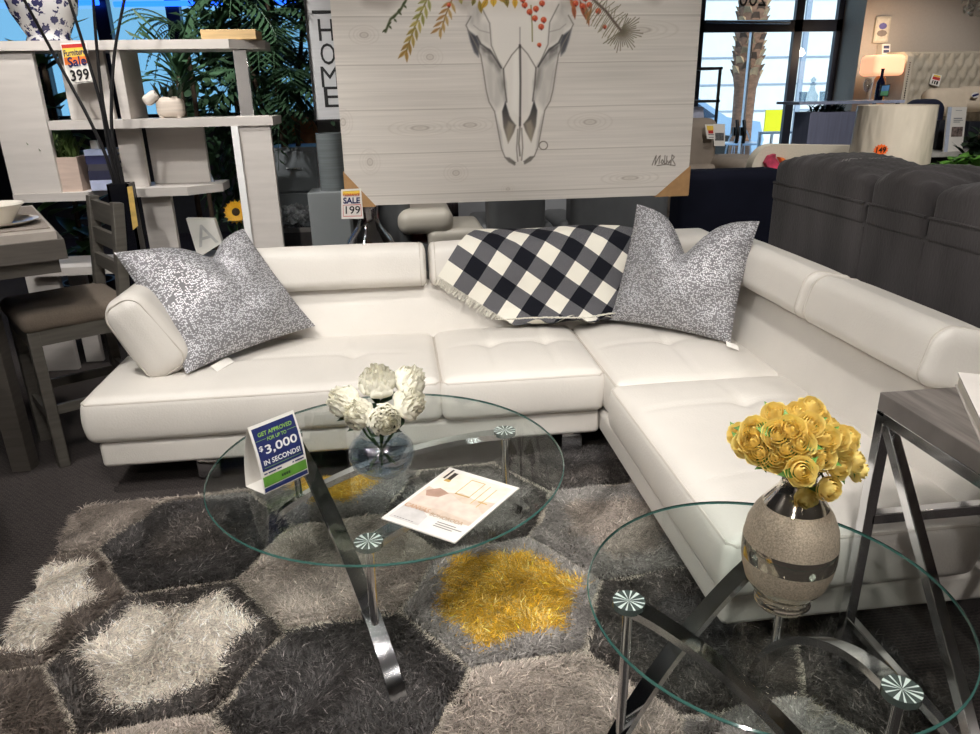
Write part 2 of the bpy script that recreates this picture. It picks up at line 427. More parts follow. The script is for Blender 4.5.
# parked car seen low left of the palm
cx = at(690, 150, y=15.5)[0]-.9
car = thing('car', 'pale blue car parked outside, seen left of the palm trunk', 'car', (cx, 15.5, -0.02))
cp = [(-2.1, .25), (-2.15, .6), (-1.9, .8), (-1.2, .88), (-.7, 1.32), (.6, 1.36), (1.3, .95), (2.0, .85), (2.12, .5), (2.05, .25)]
MB().prism([(cx+x, 14.7, z) for x, z in cp], (0, 1.6, 0)).build('body', pm('blue_car_paint', (150, 180, 214), 0.25, nscale=3, namt=0.04, coat=0.6), parent=car)
MB().prism([(cx+x, 14.69, z) for x, z in [(-1.05, .9), (-.62, 1.26), (.55, 1.29), (1.1, .95)]], (0, 1.62, 0)).build('side_windows', pm('car_window', (60, 76, 98), 0.1), parent=car)
for sx_ in (-1.3, 1.3):
    wm = Matrix.Translation((cx+sx_, 14.75, 0.3))@Matrix.Rotation(PI/2, 4, 'X')
    MB().lathe([(0, -.1), (0.3, -.1), (0.32, 0), (0.3, .1), (0, .1)], (0, 0, 0), 20, M=wm).build('wheel', black, parent=car)
# two bistro chairs outdoors
galv = pm('silver_metal', (176, 188, 206), 0.3, 0.9, nscale=8, namt=0.08)
def bistro(cx, cy, ang, label):
    t = thing('bistro_chair', label, 'chair', (cx, cy, -0.02), 'metal chairs outside the door')
    R_ = rot('Z', ang, (cx, cy, 0)); 
    def q(*p): return xf(R_, np.array([(cx+a, cy+b, c) for a, b, c in p]))
    sm = MB(); an = np.arange(20)*2*PI/20
    V = q(*[(0.2*math.cos(a), 0.2*math.sin(a), 0.45) for a in an]); sm.prism(V, (0, 0, 0.025)); sm.build('seat', galv, parent=t)
    for sx_ in (-1, 1):
        MB().tube(q((sx_*.15, -.15, .45), (sx_*.2, -.2, -.02)), 0.012, 6).build('leg', galv, parent=t)
        MB().tube(q((sx_*.15, .15, .45), (sx_*.19, .21, -.02)), 0.012, 6).build('leg', galv, parent=t)
    bb = MB().tube(q(*[(0.2*math.cos(a), .17+.03*math.sin(a), .45+.46*math.sin(a)) for a in np.linspace(0, PI, 16)]), 0.012, 6)
    bb.tube(q(*[(0.1*math.cos(a), .17+.03*math.sin(a), .45+.4*math.sin(a)) for a in np.linspace(0, PI, 14)]), 0.008, 6)
    for k in range(-1, 2): bb.tube(q((k*.06, .17, .45), (k*.06, .19, .86)), 0.006, 5)
    bb.build('backrest', galv, parent=t)
p = at(722, 150, y=10.3); bistro(p[0]-.12, 10.3, 60, 'silver wire-backed bistro chair outside, left of the door pulls')
p = at(761, 150, y=10.4); bistro(p[0]+.10, 11.45, -40, 'silver wire-backed bistro chair outside, right of the door pulls')
p = at(741, 140, y=10.9)
bt = thing('bistro_table', 'round silver table outside between the two wire-backed chairs', 'table', (p[0], 10.9, -0.02))
MB().lathe([(0, .72), (.26, .72), (.27, .735), (.26, .75), (0, .75)], (p[0], 10.9, -0.02), 24).build('table_top', galv, parent=bt)
MB().tube([(p[0], 10.9, 0), (p[0], 10.9, .71)], 0.03, 8).lathe([(0, .02), (.22, 0.0), (.2, .03), (0, .06)], (p[0], 10.9, -0.02), 20).build('pedestal', galv, parent=bt)

# ------------------------------------------------------------------ daylight and lamps
w = bpy.data.worlds.new('World'); sc.world = w; w.use_nodes = True
nt = w.node_tree; bg = nt.nodes['Background']
gr = nt.nodes.new('ShaderNodeTexGradient'); tcw = nt.nodes.new('ShaderNodeTexCoord'); mpw = nt.nodes.new('ShaderNodeMapping')
mpw.inputs['Rotation'].default_value = (0, PI/2, 0)
rp = nt.nodes.new('ShaderNodeValToRGB'); rp.color_ramp.elements[0].color = (0.72, 0.88, 1, 1); rp.color_ramp.elements[1].color = (0.42, 0.68, 1, 1)
nt.links.new(tcw.outputs['Generated'], mpw.inputs[0]); nt.links.new(mpw.outputs[0], gr.inputs[0]); nt.links.new(gr.outputs[0], rp.inputs[0]); nt.links.new(rp.outputs[0], bg.inputs[0])
bg.inputs[1].default_value = 1.5
sun = bpy.data.lights.new('sun', 'SUN'); sun.energy = 3.6; sun.angle = 0.01; sun.color = (1, 0.96, 0.9)
so = bpy.data.objects.new('sun', sun); COL.objects.link(so); so.rotation_euler = (math.radians(48), 0, math.radians(15))
lamp_face = pm('lamp_face', (255, 244, 226), 0.5, emit=(255, 240, 220), estr=18.0)
can_m = pm('lamp_can', (24, 24, 26), 0.4, 0.5)
lamp_proto = [None]
def spot(x, y, tx, ty, watts, cone=75, blend=0.6, z=3.2, colr=(1, 0.965, 0.92), size=0.07, tz=0.4):
    l = bpy.data.lights.new('spot', 'SPOT'); l.energy = watts; l.spot_size = math.radians(cone); l.spot_blend = blend; l.shadow_soft_size = size; l.color = colr
    o = bpy.data.objects.new('spot', l); COL.objects.link(o)
    d = Vector((tx-x, ty-y, tz-z)).normalized()
    o.location = Vector((x, y, z))+d*0.02; q = d.to_track_quat('-Z', 'Y'); o.rotation_euler = q.to_euler()
    if lamp_proto[0] is None:
        r = thing('track_lamp', 'unseen black ceiling track spotlight above the showroom', 'lamp', (0, 0, 0), 'ceiling track spotlights')
        MB().lathe([(0.0, 0.16), (0.07, 0.16), (0.078, 0.0), (0.072, 0.0), (0.07, 0.03), (0, 0.03)], (0, 0, 0), 20).build('lamp_can', can_m, parent=r)
        MB().lathe([(0.0, 0.028), (0.068, 0.028)], (0, 0, 0), 20).build('bulb', lamp_face, parent=r)
        MB().box(-0.012, 0.012, -0.012, 0.012, 0.12, 0.2).build('arm', can_m, parent=r)
        lamp_proto[0] = r; u = r
    else: u = dup(lamp_proto[0])
    u.location = (x, y, z-0.0); u.rotation_euler = (-d).to_track_quat('Z', 'Y').to_euler()
    return o
SPOTS = [  # x, y, target x, target y, power; some added to brighten dim areas
    (-0.4, 1.1, -0.4, 3.1, 62), (0.7, 0.7, 0.8, 3.0, 60), (1.1, 0.2, 1.3, 2.2, 50), (-0.5, 0.5, -0.6, 1.7, 150),
    (0.6, 0.3, 0.7, 1.3, 95), (0.7, 2.1, 0.7, 3.9, 80), (-1.6, 2.2, -1.5, 4.3, 170), (-2.1, 1.2, -1.7, 2.8, 30),
    (2.6, 2.4, 2.4, 3.4, 40), (3.0, 2.8, 3.1, 4.9, 170), (5.6, 6.0, 6.0, 8.4, 200), (4.2, 5.6, 4.4, 7.4, 110),
    (0.7, 4.4, 0.8, 5.3, 110), (-1.4, 3.6, -1.2, 5.6, 200), (-1.0, -1.4, -0.6, 0.4, 140), (2.4, -1.0, 2.4, 0.6, 140), (-3.4, -0.6, -3.4, 0.6, 120),
    (0.7, -1.8, 0.7, -3.0, 330), (-2.6, -1.8, -2.6, -3.0, 330), (4.4, -1.8, 4.4, -3.0, 330), (5.5, 1.5, 5.5, 2.6, 120), (-3.6, 3.2, -4.6, 4.0, 80), (2.6, 5.0, 2.6, 6.6, 80)]  # first three wash the wall behind the camera, added for chrome reflections
for s_ in SPOTS: spot(*s_)
spot(-2.3, 1.5, 1.5, 2.4, 190, cone=46, tz=0.6)
spot(0.25, -0.1, 0.75, 1.12, 75, cone=34, tz=0.9)  # unseen narrow spot added to brighten the roses
spot(2.2, 2.2, 3.0, 4.7, 150, cone=26, tz=1.25)  # extra spot out of view, added to lift the wrapped drum shade
spot(-1.6, 0.2, -0.2, 2.1, 70, cone=44, tz=0.5)
# ------------------------------------------------------------------ white sectional sofa
def seam(d, w=0.010): return np.exp(-(d/w)**2)
def seat_deform(h, puff, lines_x=(), lines_y=(), buttons=(), slope=0.0):
    def f(P):
        x, y, z = P[:, 0], P[:, 1], P[:, 2]
        t = np.clip((z/h[2]+0.2)/1.2, 0, 1)
        b = puff*np.clip(1-(x/h[0])**4, 0, 1)*np.clip(1-(y/h[1])**4, 0, 1)
        for lx in lines_x: b = b-0.006*seam(x-lx, 0.014)*np.clip(1-(y/h[1])**8, 0, 1)
        for ly in lines_y: b = b-0.006*seam(y-ly, 0.014)*np.clip(1-(x/h[0])**8, 0, 1)
        for bx_, by_ in buttons: b = b-0.020*np.exp(-(((x-bx_)**2+(y-by_)**2)/0.045**2))
        Q = P.copy(); Q[:, 2] += b*t+slope*y*t
        bul = 0.012*np.clip(1-(z/h[2])**2, 0, 1)   # sides bulge slightly
        Q[:, 0] += np.sign(x)*bul*(np.abs(x) > h[0]*0.93); Q[:, 1] += np.sign(y)*bul*(np.abs(y) > h[1]*0.93)
        return Q
    return f
sofa = thing('sectional_sofa', 'white leather corner sectional sofa with adjustable headrests and tufted seats', 'sofa', (0.2, 3.1, 0))
piping_m = pm('white_piping', (196, 189, 180), 0.5, nscale=20, namt=0.04)
SZ = 0.425
def seat(x0, x1, y0, y1, z0=0.235, z1=SZ, puff=0.022, **k):
    h = ((x1-x0)/2, (y1-y0)/2, (z1-z0)/2); c = ((x0+x1)/2, (y0+y1)/2, (z0+z1)/2)
    n = (max(8, int(h[0]*2/0.02)), max(8, int(h[1]*2/0.02)), 6)
    o = mbsoft(h, 0.035, c, n, seat_deform(h, puff, **k)).build('seat_cushion', leather, parent=sofa, smooth=60)
    zt = z1-0.008; r = 0.006
    loop = [(x0+.02, y0+0.002, zt-.012), (x1-.02, y0+0.002, zt-.012), (x1-.002, y0+.02, zt-.012), (x1-.002, y1-.02, zt-.012), (x1-.02, y1, zt-.012), (x0+.02, y1, zt-.012), (x0+.002, y1-.02, zt-.012), (x0+.002, y0+.02, zt-.012)]
    MB().tube(loop, r, 6, closed=True).build('piping', piping_m, parent=o)
    return o
# left run: two tufted cushions; the outer one tapers at the end
XL, XM = -1.245, 0.135
seat(XL, XM-0.004, 2.745, 3.40, lines_x=(-.33, .33), lines_y=(.0,), buttons=((-.33, 0), (.33, 0)))
seat(XM+0.004, 0.805, 2.735, 3.40, lines_x=(-.1, .15), lines_y=(.02,), buttons=((-.1, .02), (.15, .02)), puff=0.03)
# corner and chaise
seat(0.812, 1.50, 2.585, 3.38, lines_x=(0.0,), lines_y=(.0,), buttons=((0, 0),), puff=0.03)
seat(0.785, 1.50, 1.50, 2.578, lines_x=(.05,), lines_y=(-.25, .25), buttons=((.05, -.25), (.05, .25)), puff=0.03)
def base(x0, x1, y0, y1, tap=0.0):
    h = ((x1-x0)/2, (y1-y0)/2, 0.055); c = ((x0+x1)/2, (y0+y1)/2, 0.180)
    def f(P):
        Q = P.copy(); t = np.clip((0.055-P[:, 2])/0.11, 0, 1); Q[:, 0] *= 1-tap*t; Q[:, 1] *= 1-tap*t; return Q
    return mbsoft(h, 0.022, c, (10, 10, 3), f).build('base', leather, parent=sofa, smooth=60)
base(XL+0.025, 0.80, 2.765, 3.66); base(0.80, 1.76, 1.52, 3.66, 0.012)
# chaise side skirt reaches lower, tucked in
def back(ax, a0, a1, yb0, name='backrest'):
    """upholstered back; slopes away from the seat"""
    L = (a1-a0)/2; h = (L, 0.10, 0.215)
    def f(P):
        Q = P.copy(); Q[:, 1] += (P[:, 2]+0.2)*0.30; Q[:, 1] -= 0.012*np.clip(1-(P[:, 0]/L)**6, 0, 1)*np.clip(1-(P[:, 2]/0.2)**2, 0, 1)*(P[:, 1] < 0)
        return Q
    P_, F_ = softbox(h, 0.04, (30, 5, 12), 4, f)
    c = np.array([(a0+a1)/2, yb0+0.10, 0.455])
    P_ = P_+c
    if ax == 'y': P_ = np.stack([P_[:, 1], P_[:, 0], P_[:, 2]], 1); F_ = [q[::-1] for q in F_]
    return MB().add(P_, F_).build(name, leather, parent=sofa, smooth=60)
back('x', -0.80, 1.62, 3.315); back('y', 1.56, 3.62, 1.445)
# outer back panels
MB().box(-0.80, 1.76, 3.58, 3.665, 0.235, 0.64, bev=0.02).build('back_panel', leather, parent=sofa)
MB().box(1.70, 1.765, 1.56, 3.66, 0.235, 0.64, bev=0.02).build('back_panel', leather, parent=sofa)
def headrest(ax, a0, a1, y0, z0=0.650, dz=0.178, dy=0.20, lean=11):
    L = (a1-a0)/2; h = (L, dy/2, dz/2)
    def f(P):
        Q = P.copy(); ax_ = np.abs(P[:, 0]); inn = L-.048; Q[:, 0] = np.sign(P[:, 0])*np.where(ax_ > inn, L-.022+(ax_-inn)*.4, ax_*(L-.022)/inn); t = P[:, 2]/h[2]; Q[:, 1] *= np.where(P[:, 2] > 0, 1-0.18*t*t, 1.0)
        Q[:, 2] += 0.010*np.clip(1-(P[:, 0]/L)**6, 0, 1)*(P[:, 2] > 0)
        a = math.radians(lean); y = Q[:, 1].copy(); z = Q[:, 2].copy(); Q[:, 1] = y*math.cos(a)+z*math.sin(a); Q[:, 2] = -y*math.sin(a)+z*math.cos(a)
        return Q
    P_, F_ = softbox(h, 0.048, (24, 4, 6), 6, f)
    c = np.array([(a0+a1)/2, y0+dy/2+0.01, z0+dz/2+0.005]); P_ = P_+c
    # piping round the two ends
    pl_ = []
    for sgn in (-1, 1):
        ring = []
        for k in range(48):
            a = 2*PI*(k+.5)/48; sy, sz = math.cos(a), math.sin(a)
            ring.append((sgn*(L-0.056), np.sign(sy)*(dy/2-.048)+.0487*sy, np.sign(sz)*(dz/2-.048)+.0487*sz))
        R_ = f(np.array(ring)); pl_.append(R_+c)
    if ax == 'y':
        P_ = np.stack([P_[:, 1], P_[:, 0], P_[:, 2]], 1); F_ = [q[::-1] for q in F_]; pl_ = [np.stack([q[:, 1], q[:, 0], q[:, 2]], 1) for q in pl_]
    o = MB().add(P_, F_).build('headrest', leather, parent=sofa, smooth=60)
    for q in pl_: MB().tube(q, 0.0028, 6, closed=True).build('piping', piping_m, parent=o)
headrest('x', -0.76, 0.122, 3.36, z0=.632, dz=.196); headrest('x', 0.130, 0.98, 3.36, z0=.632, dz=.196); 
headrest('y', 1.80, 2.495, 1.475, dy=.22); headrest('y', 2.503, 3.32, 1.475, dy=.22)
# corner piece of the back
mbsoft((0.28, 0.14, 0.09), 0.05, (1.30, 3.54, 0.735), (8, 6, 4)).build('headrest', leather, parent=sofa, smooth=60)
# tilting side bolster at the left end
Mb = Matrix.Translation((-1.026, 2.905+0.23, 0.605))@Matrix.Rotation(math.radians(-29), 4, 'Y')
def bol(P):
    Q = P.copy(); t = P[:, 2]/0.18; Q[:, 0] *= 1-0.10*t; Q[:, 0] += 0.015*np.clip(1-t*t, 0, 1)*np.sign(P[:, 0])*(abs(P[:, 0]) > 0.05); return Q
ar = mbsoft((0.092, 0.23, 0.185), 0.070, (0, 0, 0), (5, 12, 10), bol, M=Mb, rim=6).build('armrest', leather, parent=sofa, smooth=60)
ring = []
for k in range(48):
    a = 2*PI*(k+.5)/48; c_, s_ = math.cos(a), math.sin(a); ring.append((np.sign(c_)*(.092-.07)+.051*c_, -0.2115, np.sign(s_)*(.185-.07)+.051*s_))
MB().tube(xf(Mb, bol(np.array(ring))), 0.0028, 6, closed=True).build('piping', piping_m, parent=ar)
# legs
for x, y in ((0.69, 2.82), (-0.84, 2.86), (-1.02, 3.55), (0.86, 1.62), (1.62, 1.62), (1.62, 3.5), (0.69, 3.5)):
    MB().box(x-0.045, x+0.045, y-0.02, y+0.02, 0.013, 0.128, bev=0.004).build('leg', chrome, parent=sofa)

# ------------------------------------------------------------------ sequin pillows
def sequin_mat():
    m = bpy.data.materials.new('silver_sequin_fabric'); m.use_nodes = True; nt = m.node_tree; N = nt.nodes; L = nt.links; b = N['Principled BSDF']
    tc = N.new('ShaderNodeTexCoord'); mp = N.new('ShaderNodeMapping'); mp.inputs['Scale'].default_value = (74, 104, 1); L.new(tc.outputs['UV'], mp.inputs[0])
    vo = N.new('ShaderNodeTexVoronoi'); vo.voronoi_dimensions = '2D'; vo.inputs['Scale'].default_value = 1; vo.inputs['Randomness'].default_value = 0.75; L.new(mp.outputs[0], vo.inputs['Vector'])
    sep = N.new('ShaderNodeSeparateColor'); L.new(vo.outputs['Color'], sep.inputs[0])
    lt = N.new('ShaderNodeMath'); lt.operation = 'LESS_THAN'; lt.inputs[1].default_value = 0.42; L.new(vo.outputs['Distance'], lt.inputs[0])
    gt = N.new('ShaderNodeMath'); gt.operation = 'GREATER_THAN'; gt.inputs[1].default_value = 0.42; L.new(sep.outputs[0], gt.inputs[0])
    mu = N.new('ShaderNodeMath'); mu.operation = 'MULTIPLY'; L.new(lt.outputs[0], mu.inputs[0]); L.new(gt.outputs[0], mu.inputs[1])
    mx = N.new('ShaderNodeMix'); mx.data_type = 'RGBA'; mx.inputs[6].default_value = (*lin((122, 121, 124)), 1); mx.inputs[7].default_value = (*lin((205, 205, 209)), 1); L.new(mu.outputs[0], mx.inputs[0])
    L.new(mx.outputs[2], b.inputs['Base Color']); 
    mm = N.new('ShaderNodeMath'); mm.operation = 'MULTIPLY'; mm.inputs[1].default_value = 0.45; L.new(mu.outputs[0], mm.inputs[0]); L.new(mm.outputs[0], b.inputs['Metallic'])
    rr = N.new('ShaderNodeMapRange'); rr.inputs[3].default_value = 0.8; rr.inputs[4].default_value = 0.50; L.new(mu.outputs[0], rr.inputs[0]); L.new(rr.outputs[0], b.inputs['Roughness'])
    # every sequin is tilted its own way
    nb = N.new('ShaderNodeBump'); nb.inputs['Strength'].default_value = 0.5; nb.inputs['Distance'].default_value = 0.004
    L.new(sep.outputs[1], nb.inputs['Height']); L.new(nb.outputs[0], b.inputs['Normal'])
    return m
sequin = sequin_mat()
def pillow(name, TL, TR, BL, BR, label, thick=0.085, chop=0.0, chop_u=0.0, chop_w=.3, sag=0.06, wrinkle=0.006, tagpos=None, pinch=0.08, seed=1):
    TL, TR, BL, BR = [np.array(q, float) for q in (TL, TR, BL, BR)]
    n = np.cross(TR-TL+BR-BL, TL-BL+TR-BR); n /= np.linalg.norm(n)
    if n[1] > 0: n = -n
    N_ = 56; u = np.linspace(-1, 1, N_); U, V = np.meshgrid(u, u, indexing='ij')
    def S(U, V):
        pu = U*(1-pinch*(1-V**2)*np.abs(U)**3); pv = V*(1-pinch*(1-U**2)*np.abs(V)**3)
        a = (1+pu)/2; b = (1+pv)/2
        return (BL[None, None]*(1-a)[..., None]*(1-b)[..., None]+BR*(a*(1-b))[..., None]+TL*((1-a)*b)[..., None]+TR*(a*b)[..., None])
    P = S(U, V); updir = (TL+TR-BL-BR); updir = updir/np.linalg.norm(updir)
    b01 = (1+V)/2
    P = P-updir*(chop*np.exp(-(np.abs(U-chop_u)/chop_w)**1.35)*b01**3)[..., None]
    r = np.random.default_rng(seed)
    t = thick*np.clip(1-U**2, 0, 1)**0.55*np.clip(1-V**2, 0, 1)**0.55
    wr = wrinkle*(np.sin(5*U+3*V+r.random()*6)+np.sin(9*V-4*U+r.random()*6)*0.6+0.8*np.sin(13*U*V+r.random()*6))*np.clip(1-U**4, 0, 1)*np.clip(1-V**4, 0, 1)
    crease = 0.55*np.exp(-((U-chop_u)/0.16)**2)*np.clip(b01, 0, 1)**2.5 if chop else 0
    front = P+n*(t*(1-crease)+wr)[..., None]; bk = P-n*(t*0.7*(1-crease))[..., None]
    uv = np.stack([(U+1)/2, (V+1)/2], -1)
    m = MB().grid(front, uv=uv).grid(bk, uv=uv, flip=True)
    o = m.build(name, sequin, smooth=80)
    edge = [front[i, 0] for i in range(N_)]+[front[-1, j] for j in range(N_)]+[front[i, -1] for i in range(N_)][::-1]+[front[0, j] for j in range(N_)][::-1]
    return o, n, P
o, n_, P_ = pillow('throw_pillow', (-1.17, 3.18, 0.905), (-0.68, 3.37, 0.955), (-0.885, 2.91, 0.452), (-0.405, 3.31, 0.505), '', chop=0.10, chop_u=0.25, thick=0.11, seed=3, pinch=0.05)
tag(o, 'silver sequined grey throw pillow leaning on the left side bolster', 'pillow', 'sequined throw pillows on the sofa')
bl = P_[14, 0]; tg = MB(); a_ = at(217, 372, z=SZ+0.020); b_ = at(234, 362, z=SZ+0.026)
tg.prism([a_, b_, b_+np.array([-.03, .03, .015]), a_+np.array([-.03, .03, .015])], (0, 0, 0.0015)); tg.build('care_label', white_paper, parent=o, smooth=0)
o, n_, P_ = pillow('throw_pillow', (1.11, 3.36, 1.0), (1.56, 3.04, 0.955), (0.975, 3.27, 0.470), (1.40, 2.87, 0.46), '', chop=0.19, chop_w=.30, chop_u=0.0, thick=0.11, seed=8, pinch=.05)
tag(o, 'silver sequined grey throw pillow with a deep top dent in the sofa corner', 'pillow', 'sequined throw pillows on the sofa')
a_ = at(726, 341, y=2.835); tg = MB(); tg.prism([a_, a_+np.array([.04, -.035, -.012]), a_+np.array([.04, -.045, -.03]), a_+np.array([0, -.01, -.018])], (0.001, 0.0015, 0)); tg.build('care_label', white_paper, parent=o, smooth=0)

# ------------------------------------------------------------------ buffalo check throw over the headrest
def throw():
    # profile (y, z) along the path: behind, over the headrest top, down its front, down the backrest, out on the seat
    prof = [(3.66, 0.69), (3.655, 0.77), (3.62, 0.835), (3.56, 0.862), (3.50, 0.870), (3.44, 0.862), (3.39, 0.835), (3.362, 0.79), (3.345, 0.74), (3.335, 0.69), (3.332, 0.65), (3.328, 0.61), (3.312, 0.54), (3.292, 0.49), (3.275, 0.462), (3.235, 0.462), (3.17, 0.464), (3.11, 0.464)]
    prof = np.array(prof); d = np.concatenate([[0], np.cumsum(np.linalg.norm(np.diff(prof, axis=0), axis=1))])
    nrm = np.gradient(prof, axis=0); nrm = np.stack([-nrm[:, 1], nrm[:, 0]], 1)
    def pos(x, l, lift):
        l2 = np.clip(l, 0, d[-1]); y = np.interp(l2, d, prof[:, 0]); z = np.interp(l2, d, prof[:, 1])
        ny = -np.interp(l2, d, nrm[:, 0]); nz = -np.interp(l2, d, nrm[:, 1]); k = np.sqrt(ny**2+nz**2)+1e-9
        ny, nz = -ny/k, -nz/k
        return np.stack([x, y+ny*lift*np.sign(-1), z+nz*lift*-1], -1)
    # cloth axes in (x, path) space
    def inv(px, py, guess=None):
        best = None
        for k in range(len(prof)*12):
            l = d[-1]*k/(len(prof)*12); y = np.interp(l, d, prof[:, 0]); z = np.interp(l, d, prof[:, 1])
            q = at(px, py, y=y); e = abs(q[2]-z)
            if best is None or e < best[0]: best = (e, q[0], l)
        return np.array(best[1:])
    A = inv(438, 276); B = inv(478, 302.5); C = inv(474, 227); D = inv(606, 290)
    ea = (B-A)/np.linalg.norm(B-A); eb = np.array([ea[1], -ea[0]])
    n1, n2 = 96, 96; W1, W2 = 0.84, 0.74
    a = np.linspace(0, W1, n1); b = np.linspace(-0.0, W2, n2); Aa, Bb = np.meshgrid(a, b, indexing='ij')
    X = A[0]+Aa*ea[0]+Bb*eb[0]; L_ = A[1]+Aa*ea[1]+Bb*eb[1]
    lift = 0.010+0.004*np.sin(11*Aa+5*Bb)+0.003*np.sin(17*Bb-6*Aa)
    fold = np.clip((L_-(d[14]-0.02))/0.12, 0, 1)
    # past the seat crease the cloth bunches up
    L2 = np.where(L_ > d[14], d[14]+(L_-d[14])*0.30, L_)
    lift = lift+fold*(0.020+0.018*np.sin(34*X))
    L2 = np.where(L2 < 0.02, 0.02+(L2-0.02)*0.1, L2)
    Pt = pos(X, L2, lift)
    uv = np.stack([Aa, Bb], -1)
    m = MB().grid(Pt, uv=uv); m.grid(Pt+np.array([0, 0.004, -0.003]), uv=uv, flip=True)
    # fringe on the two near edges
    fr = MB(); r = np.random.default_rng(2)
    def fringe(aa, bb, da, db):
        x = A[0]+aa*ea[0]+bb*eb[0]; l = A[1]+aa*ea[1]+bb*eb[1]
        pa = []
        for s_ in (0, .5, 1):
            q = np.array([aa+da*s_, bb+db*s_]); x = A[0]+q[0]*ea[0]+q[1]*eb[0]; l = A[1]+q[0]*ea[1]+q[1]*eb[1]
            if l > d[14]: l = d[14]+(l-d[14])*0.30
            pa.append(pos(np.array(x), np.array(l), 0.014+0.006*r.random()+ (0.03 if l > d[13] else 0)))
        fr.tube(pa, 0.0021, 4)
    for k in range(150):
        t = k/149; fringe(W1*t, 0.0, r.normal(0, .006), -0.030-.016*r.random())
    for k in range(110):
        t = k/109; fringe(W1, W2*t, 0.022+.012*r.random(), r.normal(0, .006))
    mt = bpy.data.materials.new('buffalo_check_cloth'); mt.use_nodes = True; nt = mt.node_tree; N = nt.nodes; L = nt.links; bsdf = N['Principled BSDF']
    tc = N.new('ShaderNodeTexCoord'); sp = N.new('ShaderNodeSeparateXYZ'); L.new(tc.outputs['UV'], sp.inputs[0])
    CH = 0.083
    def stripe(sock, off):
        ad = N.new('ShaderNodeMath'); ad.operation = 'ADD'; ad.inputs[1].default_value = off+10*CH; L.new(sock, ad.inputs[0])
        dv = N.new('ShaderNodeMath'); dv.operation = 'DIVIDE'; dv.inputs[1].default_value = 2*CH; L.new(ad.outputs[0], dv.inputs[0])
        fr_ = N.new('ShaderNodeMath'); fr_.operation = 'FRACT'; L.new(dv.outputs[0], fr_.inputs[0])
        g = N.new('ShaderNodeMath'); g.operation = 'LESS_THAN'; g.inputs[1].default_value = 0.5; L.new(fr_.outputs[0], g.inputs[0]); return g
    g1 = stripe(sp.outputs[0], 0.0); g2 = stripe(sp.outputs[1], 0.0)
    su = N.new('ShaderNodeMath'); su.operation = 'ADD'; L.new(g1.outputs[0], su.inputs[0]); L.new(g2.outputs[0], su.inputs[1])
    # mid tone squares are a fine mix of black and white yarn
    no = N.new('ShaderNodeTexNoise'); no.inputs['Scale'].default_value = 420; L.new(tc.outputs['UV'], no.inputs['Vector'])
    nm = N.new('ShaderNodeMath'); nm.operation = 'MULTIPLY_ADD'; nm.inputs[1].default_value = 0.5; nm.inputs[2].default_value = -0.25; L.new(no.outputs['Fac'], nm.inputs[0])
    hf = N.new('ShaderNodeMath'); hf.operation = 'DIVIDE'; hf.inputs[1].default_value = 2; L.new(su.outputs[0], hf.inputs[0])
    ad = N.new('ShaderNodeMath'); ad.operation = 'ADD'; L.new(hf.outputs[0], ad.inputs[0]); L.new(nm.outputs[0], ad.inputs[1])
    rp = N.new('ShaderNodeValToRGB'); e = rp.color_ramp.elements; e[0].position = 0.1; e[0].color = (*lin((22, 23, 30)), 1); e[1].position = 0.95; e[1].color = (*lin((228, 224, 212)), 1)
    k = rp.color_ramp.elements.new(0.5); k.color = (*lin((84, 84, 90)), 1)
    L.new(ad.outputs[0], rp.inputs[0]); L.new(rp.outputs[0], bsdf.inputs['Base Color']); bsdf.inputs['Roughness'].default_value = 0.9; bsdf.inputs['Specular IOR Level'].default_value = 0.15
    bp = N.new('ShaderNodeBump'); bp.inputs['Strength'].default_value = 0.5; bp.inputs['Distance'].default_value = 0.002; L.new(no.outputs['Fac'], bp.inputs['Height']); L.new(bp.outputs[0], bsdf.inputs['Normal'])
    o = m.build('throw_blanket', mt, smooth=60)
    tag(o, 'black and white buffalo check throw blanket draped over the sofa headrest', 'blanket')
    fr.build('fringe', pm('cream_yarn', (206, 202, 190), 0.9, nscale=300, namt=0.4), parent=o, smooth=0)
throw()
